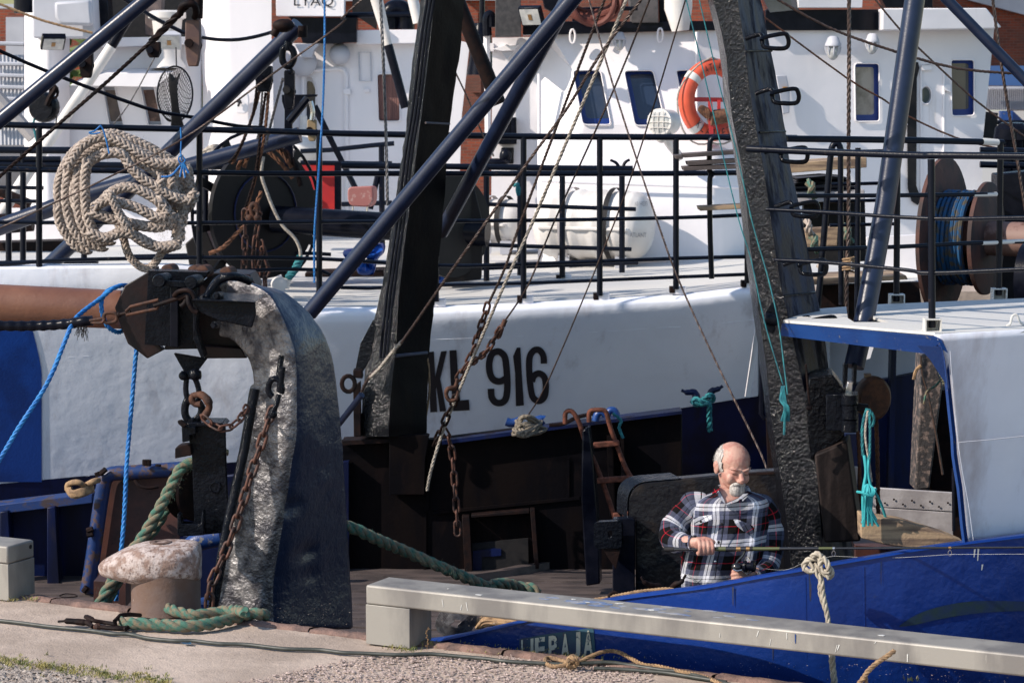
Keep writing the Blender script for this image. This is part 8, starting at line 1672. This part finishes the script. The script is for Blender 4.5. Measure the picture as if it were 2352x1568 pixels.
# --- plaid cloth
def plaid():
    m = bpy.data.materials.new('plaid_flannel'); m.use_nodes = True; nt = m.node_tree; L = nt.links; bs = nt.nodes['Principled BSDF']; bs.inputs['Roughness'].default_value = .95; bs.inputs['Specular IOR Level'].default_value = .15
    uv = nt.nodes.new('ShaderNodeUVMap'); sep = nt.nodes.new('ShaderNodeSeparateXYZ'); L.new(uv.outputs[0], sep.inputs[0])
    def stripes(o, off):
        a = nt.nodes.new('ShaderNodeMath'); a.operation = 'MULTIPLY_ADD'; a.inputs[1].default_value = 1 / .172; a.inputs[2].default_value = off; L.new(sep.outputs[o], a.inputs[0])
        f = nt.nodes.new('ShaderNodeMath'); f.operation = 'FRACT'; L.new(a.outputs[0], f.inputs[0])
        r = nt.nodes.new('ShaderNodeValToRGB'); r.color_ramp.interpolation = 'CONSTANT'; L.new(f.outputs[0], r.inputs[0]); e = r.color_ramp.elements
        BK_, WH, RD_, DK = (.004, .004, .005, 1), (.78, .79, .86, 1), (.5, .012, .03, 1), (.012, .02, .022, 1)
        BG = (.085, .095, .15, 1); stops = [(0, BK_), (.19, RD_), (.208, BK_), (.40, BG), (.56, WH), (.645, DK), (.67, WH), (.76, BG), (.86, DK), (.88, BG)]
        e[0].position = 0; e[0].color = BK_; e[1].position = stops[1][0]; e[1].color = stops[1][1]
        for p_, c_ in stops[2:]: x = e.new(p_); x.color = c_
        return r.outputs[0]
    mx = nt.nodes.new('ShaderNodeMix'); mx.data_type = 'RGBA'; mx.inputs['Factor'].default_value = .5; L.new(stripes(0, .07), mx.inputs['A']); L.new(stripes(1, .3), mx.inputs['B'])
    g = nt.nodes.new('ShaderNodeNewGeometry'); n = nt.nodes.new('ShaderNodeTexNoise'); n.inputs['Scale'].default_value = 220; n.inputs['Detail'].default_value = 3; L.new(g.outputs['Position'], n.inputs['Vector'])
    m2 = nt.nodes.new('ShaderNodeMix'); m2.data_type = 'RGBA'; m2.blend_type = 'MULTIPLY'; m2.inputs['Factor'].default_value = .45; L.new(mx.outputs['Result'], m2.inputs['A']); L.new(n.outputs['Fac'], m2.inputs['B'])
    sc_ = nt.nodes.new('ShaderNodeMix'); sc_.data_type = 'RGBA'; sc_.blend_type = 'MULTIPLY'; sc_.inputs['Factor'].default_value = 1; sc_.inputs['B'].default_value = (1.2, 1.2, 1.2, 1); L.new(m2.outputs['Result'], sc_.inputs['A']); L.new(sc_.outputs['Result'], bs.inputs['Base Color'])
    bn = nt.nodes.new('ShaderNodeBump'); bn.inputs['Distance'].default_value = .012; n2 = nt.nodes.new('ShaderNodeTexNoise'); n2.inputs['Scale'].default_value = 16; n2.inputs['Detail'].default_value = 4; L.new(g.outputs['Position'], n2.inputs['Vector']); L.new(n2.outputs['Fac'], bn.inputs['Height']); L.new(bn.outputs[0], bs.inputs['Normal'])
    return m
M['plaid'] = plaid()
def cloth(name, rows, uvs, parent, closed=True, solid=.0, m=None):
    mb = MB(); mb.grid(rows, closed=closed); ob = mb.build(name, m or M['plaid'], parent, smooth=80); me = ob.data; ul = me.uv_layers.new(name='UVMap'); n = len(rows[0]); cols = len(uvs[0])
    for p in me.polygons:
        vi = list(p.vertices); ks = [v % n for v in vi]; wrap = closed and (max(ks) - min(ks) > 1)
        for li, v in zip(p.loop_indices, vi):
            i, k = divmod(v, n); u_, w_ = uvs[i][k]
            if wrap and k == 0: u_ = uvs[i][n - 1][0] + (uvs[i][1][0] - uvs[i][0][0])
            ul.data[li].uv = (u_, w_)
    return ob
def fold(p, amp=.007): return amp * (noise.noise(V(p.x * 7, p.y * 6, p.z * 13)) + .6 * noise.noise(V(p.x * 17 + 4, p.y * 14, p.z * 11)))
secs = [(1126, 1683, .066, .066, .02), (1132, 1682, .10, .08, .03), (1140, 1681, .145, .092, .038), (1151, 1679, .175, .104, .045), (1166, 1678, .183, .115, .05), (1184, 1677, .183, .124, .05), (1206, 1674, .184, .133, .05), (1230, 1670, .186, .143, .048), (1256, 1665, .187, .152, .045), (1282, 1658, .186, .158, .045), (1308, 1652, .181, .156, .05), (1330, 1649, .178, .15, .055), (1350, 1648, .174, .145, .06), (1366, 1648, .168, .14, .06)]
ctrl = cr([V(s[0], s[1], 0) for s in secs], 4); c2_ = cr([V(s[2], s[3], s[4]) for s in secs], 4); rows = []; uvs = []; NN = 72
for a, c_ in zip(ctrl, c2_):
    r = []; uvr = []
    for k in range(NN):
        t = 2 * math.pi * k / NN - math.pi / 2 + math.pi; # start at the back
        x, y = math.sin(t + math.pi) , -math.cos(t + math.pi); x, y = math.sin(2 * math.pi * k / NN), math.cos(2 * math.pi * k / NN)
        ex = .8; X = math.copysign(abs(x) ** ex, x) * c_.x; Y = math.copysign(abs(y) ** ex, y) * c_.y
        p = m_(a.y, a.x, c_.z) + V(X, Y, 0); belly = max(0, 1 - abs(a.x - 1285) / 75) * .02 * (1 if y < 0 else 0); p.y -= belly
        p += V(x, y, 0) * fold(p, .010) + V(x, y, 0) * .004 * math.sin(k * .9 + 2.5 * noise.noise(V(k * .1, a.x * .02, 3))) * min(1, max(0, (a.x - 1150) / 40)) ; r.append(p)
        sgn = k / NN * 2 * math.pi; uvr.append((-(sgn - math.pi) * .2 * (.85 + .15 * min(1, (a.x - 1126) / 60)), (a.x - 1126) * K * 1.08 + .01 * math.sin(sgn)))
    rows.append(r); uvs.append(uvr)
shirt = cloth('shirt', rows, uvs, PN_)
def sleeve(pts, rs, name, seed, twist=0.0):
    p = cr(pts, 7); n = len(p); T, N, B = frames(p); rows, uvs = [], []; acc = 0
    for i in range(n):
        t = i / (n - 1) * (len(rs) - 1); j = min(len(rs) - 2, int(t)); r = rs[j] + (rs[j + 1] - rs[j]) * (t - j)
        if i: acc += (p[i] - p[i - 1]).length
        row, uvr = [], []
        for k in range(36):
            a = 2 * math.pi * k / 36; d = N[i] * math.cos(a) + B[i] * math.sin(a); q = p[i] + d * r; wob = .011 * noise.noise(V(q.x * 14 + seed, q.y * 14, q.z * 16)) + .006 * math.sin(acc * 75 + 1.5 * math.cos(a) + seed) * (1 if 0 < i < n - 2 else 0) * noise.noise(V(acc * 9, a * .6, seed)) * 2
            row.append(q + d * wob); uvr.append((a * .058 + seed * .03, acc * 1.02 + seed * .01))
        rows.append(row); uvs.append(uvr)
    return cloth(name, rows, uvs, PN_)
sleeve([m_(1632, 1158, .045), m_(1604, 1153, .045), m_(1588, 1160, .05), m_(1572, 1180, .05), m_(1546, 1214, .03), m_(1542, 1236, -.02), m_(1565, 1246, -.09), m_(1590, 1247, -.14)], [.03, .048, .057, .061, .062, .061, .053, .044, .036], 'sleeve', 1.0)
sleeve([m_(1716, 1160, .045), m_(1742, 1157, .045), m_(1756, 1168, .05), m_(1764, 1196, .05), m_(1769, 1242, .03), m_(1766, 1284, 0), m_(1758, 1310, -.05), m_(1736, 1322, -.12), m_(1726, 1323, -.145)], [.03, .047, .056, .06, .062, .061, .058, .052, .043, .036], 'sleeve', 4.0)
# collar: stand and two points
def flap(name, pts, off, m=None, th=.004, uvs=.3):
    mb = MB(); mb.prism([m_(u, v, d) for u, v, d in pts], (0, th, 0)); ob = mb.build(name, m or M['plaid'], PN_, smooth=30, bevel=.001); ul = ob.data.uv_layers.new(name='UVMap')
    for l in ob.data.loops: c_ = ob.data.vertices[l.vertex_index].co; ul.data[l.index].uv = (c_.x * .9 + c_.z * .5 + off, c_.z * .9 - c_.x * .5 + uvs)
    return ob
rows, uvs = [], []
for j, (rr, zz) in enumerate(((.062, 1134), (.066, 1120), (.078, 1118), (.098, 1136))):
    row, uvr = [], []
    for k in range(25):
        a = math.pi * (-.62 + 1.24 * k / 24 * 1.0); x = math.sin(a); y = math.cos(a); row.append(m_(1682, zz + (8 if y < 0 else -3 * y), .03) + V(x * rr, y * rr * .9, 0)); uvr.append((a * .07, j * .03 + .05))
    rows.append(row); uvs.append(uvr)
cloth('collar', rows, uvs, PN_, closed=False)
flap('collar_point', [(1644, 1112, -.045), (1651, 1116, -.07), (1653, 1122, -.085), (1637, 1141, -.115), (1633, 1138, -.1), (1640, 1122, -.06)], .02)
flap('collar_point', [(1706, 1134, -.075), (1718, 1132, -.06), (1716, 1140, -.08), (1705, 1151, -.1), (1703, 1145, -.1), (1693, 1146, -.098)], .06)
flap('open_neck_facing', [(1652, 1124, -.075), (1664, 1150, -.096), (1666, 1157, -.1), (1660, 1152, -.1), (1648, 1136, -.09)], .1)
flap('open_neck_facing', [(1700, 1142, -.085), (1708, 1139, -.08), (1696, 1150, -.098), (1668, 1159, -.1), (1667, 1156, -.1), (1682, 1150, -.095)], .15)
sk = MB(); sk.prism([m_(1650, 1118, -.05), m_(1712, 1128, -.05), m_(1698, 1143, -.075), m_(1667, 1157, -.092), m_(1654, 1136, -.075)], (0, .02, 0)); sk.build('throat', M['skin'], PN_, bevel=.006, smooth=60)
flap('pocket_flap', [(1592, 1188, -.092), (1635, 1181, -.102), (1636, 1192, -.104), (1618, 1199, -.106), (1597, 1206, -.1)], .02, uvs=.12)
flap('pocket_flap', [(1684, 1193, -.106), (1693, 1192, -.106), (1727, 1206, -.098), (1733, 1213, -.094), (1727, 1226, -.098), (1708, 1220, -.104), (1690, 1206, -.106)], .09, uvs=.2)
pk = MB(); pk.tube([m_(u, v, d) for u, v, d in ((1665, 1158, -.1), (1663, 1200, -.112), (1657, 1240, -.132), (1648, 1285, -.146), (1641, 1330, -.135))], .0022, 5); pk.build('placket_seam', M['black'], PN_)
for u, v, d in ((1657, 1203, -.118), (1650, 1244, -.139), (1642, 1289, -.15), (1609, 1197, -.112)):
    mb = MB(); mb.lathe(m_(u, v, d), (0, -1, 0), [(-.004, .006), (.001, .0065), (.002, .004)], 12); mb.build('button', M['chrome'] if v == 1289 else M['rubber'], PN_)
mb = MB(); cf = [m_(1589, 1246, -.138), m_(1592, 1246, -.145)]; mb.tube([m_(1586, 1247, -.13), m_(1594, 1247, -.148)], .0385, 18, caps=False); cu_ = mb.build('cuff', M['plaid'], PN_, smooth=60); ul = cu_.data.uv_layers.new(name='UVMap')
for l in cu_.data.loops: c_ = cu_.data.vertices[l.vertex_index].co; ul.data[l.index].uv = (c_.z * 1.0 + .05, c_.x + .06)
# jeans, belt, boots
def jl(pts, rs, mb, n=20):
    mb.tube(cr(pts, 4), [rs[min(len(rs) - 1, i // 4)] for i in range(4 * (len(pts) - 1) + 1)], n)
j = MB(); hipz = m_(1648, 1350, .06)
j.ball(hipz + V(0, 0, -.05), (.178, .14, .15), 24, 16); j.tube([hipz + V(-.0, 0, .06), hipz + V(0, 0, -.06)], [.158, .165], 24)
for s in (-1, 1): j.tube(cr([hipz + V(.085 * s, 0, -.12), hipz + V(.1 * s, .01, -.4), V(foot.x + .11 * s, foot.y, -.7)], 4), [.1, .098, .094, .088, .08, .076, .072, .068, .066], 18)
remesh(j, 'jeans', M['jeans'], PN_, .008, 4)
for s in (-1, 1): mb = MB(); mb.ball(V(foot.x + .11 * s, foot.y - .05, -.755), (.055, .13, .045), 14, 8); mb.build('shoe', M['rubber'], PN_, smooth=60)
mb = MB(); mb.tube([hipz + V(.168 * math.cos(t), .14 * math.sin(t), .055 - .02 * math.cos(t)) for t in [i * .2618 for i in range(24)]], .014, 6, closed=True); mb.build('belt', M['rubber'], PN_)
mb = MB(); mb.tube(cr([m_(1580, 1318, -.06), m_(1592, 1330, -.1), m_(1600, 1336, -.11), m_(1612, 1328, -.125)], 4), .003, 5); mb.build('pocket_seam', M['jeans'], PN_)
# --- the rod and reel
RD_ = thing('fishing_rod', 'long black fishing rod with olive and gold bands and a spinning reel', 'fishing rod', m_(1640, 1258, -.2))
def rp(u): v = 1260.5 - (u - 1525) * .0052; return P(u, v, MD - .19 - (u - 1640) * .00062)
def rseg(u0, u1, r0, r1, m, nm): mb = MB(); mb.tube([rp(u0), rp((u0 + u1) / 2), rp(u1)], [r0, (r0 + r1) / 2, r1], 14); return mb.build(nm, m, RD_, smooth=60)
rseg(1525, 1548, .0115, .011, M['rubber'], 'butt_cap'); rseg(1548, 1645, .0095, .0095, M['carbon'], 'butt'); rseg(1644, 1668, .0105, .0105, M['olive'], 'grip'); rseg(1667, 1692, .011, .011, M['carbon'], 'reel_seat'); rseg(1691, 1701, .0118, .0118, M['gold'], 'reel_seat_band'); rseg(1701, 1714, .0108, .0108, M['carbon'], 'reel_seat')
rseg(1714, 1722, .0118, .0118, M['gold'], 'reel_seat_band'); rseg(1722, 1728, .0115, .0115, M['rubber'], 'band'); rseg(1728, 1790, .0088, .008, M['olive'], 'handle_tube'); rseg(1790, 1880, .008, .0072, M['carbon'], 'blank'); rseg(1878, 1912, .0072, .0068, M['olive'], 'blank_band'); rseg(1912, 1917, .0078, .0078, M['chrome'], 'ferrule'); rseg(1917, 2178, .006, .0052, M['carbon'], 'blank'); rseg(2178, 2184, .0066, .0066, M['gold'], 'ferrule'); rseg(2184, 2700, .005, .003, M['carbon'], 'blank')
for u in (1914, 2181):
    mb = MB(); c = rp(u) + V(0, 0, -.024); mb.tube([c + V(.008 * math.cos(t), 0, .013 * math.sin(t)) for t in [i * .6283 for i in range(10)]], .0015, 5, closed=True); mb.tube([rp(u), c + V(0, 0, .012)], .002, 5); mb.build('line_guide', M['chrome'], RD_)
mb = MB(); mb.tube(cr([m_(1711, 1262, -.23), m_(1706, 1274, -.23), m_(1694, 1287, -.23), m_(1690, 1295, -.23)], 4), [.006, .006, .005, .006, .007], 8); mb.bar(m_(1693, 1263, -.22), m_(1722, 1262, -.22), .012, .005); mb.build('reel_foot', M['carbon'], RD_)
mb = MB(); mb.ball(m_(1692, 1301, -.24), (.026, .022, .02), 18, 12); mb.tube([m_(1685, 1307, -.25), m_(1704, 1308, -.25)], .005, 8); mb.build('reel_body', M['carbon'], RD_, smooth=60)
mb = MB(); mb.tube(cr([m_(1683, 1306, -.263), m_(1692, 1310, -.266), m_(1703, 1308, -.263)], 4), .0042, 7); mb.build('reel_trim', M['chrome'], RD_, smooth=60)
mb = MB(); mb.lathe(m_(1708, 1300, -.24), V(1, -.35, .1), [(-.004, .02), (.0, .027), (.012, .028), (.016, .02), (.034, .02), (.038, .028), (.05, .027), (.054, .018)], 26); mb.build('spool', M['black'], RD_)
mb = MB(); c = m_(1716, 1298, -.245); mb.tube([c + V(.012 * math.cos(t), -.012 * math.cos(t), .042 * math.sin(t)) for t in [i * .4488 for i in range(14)]], .0022, 6, closed=True); mb.tube(cr([m_(1703, 1310, -.25), m_(1714, 1316, -.26), m_(1728, 1312, -.25)], 4), .003, 6); mb.build('bail_arm', M['chrome'], RD_, smooth=60)
mb = MB(); mb.tube(cr([m_(1722, 1300, -.24), P(1800, 1308, 11.0), P(1850, 1290, 10.9), rp(1914) + V(0, 0, -.035)], 6), .0006, 4); mb.tube(cr([rp(1914) + V(0, 0, -.035), rp(2040) + V(0, 0, -.045), rp(2181) + V(0, 0, -.03)], 6), .0006, 4); mb.tube(cr([rp(2181) + V(0, 0, -.03), rp(2351) + V(0, 0, -.03)], 2), .0006, 4); mb.build('fishing_line', M['bright_band'], RD_)
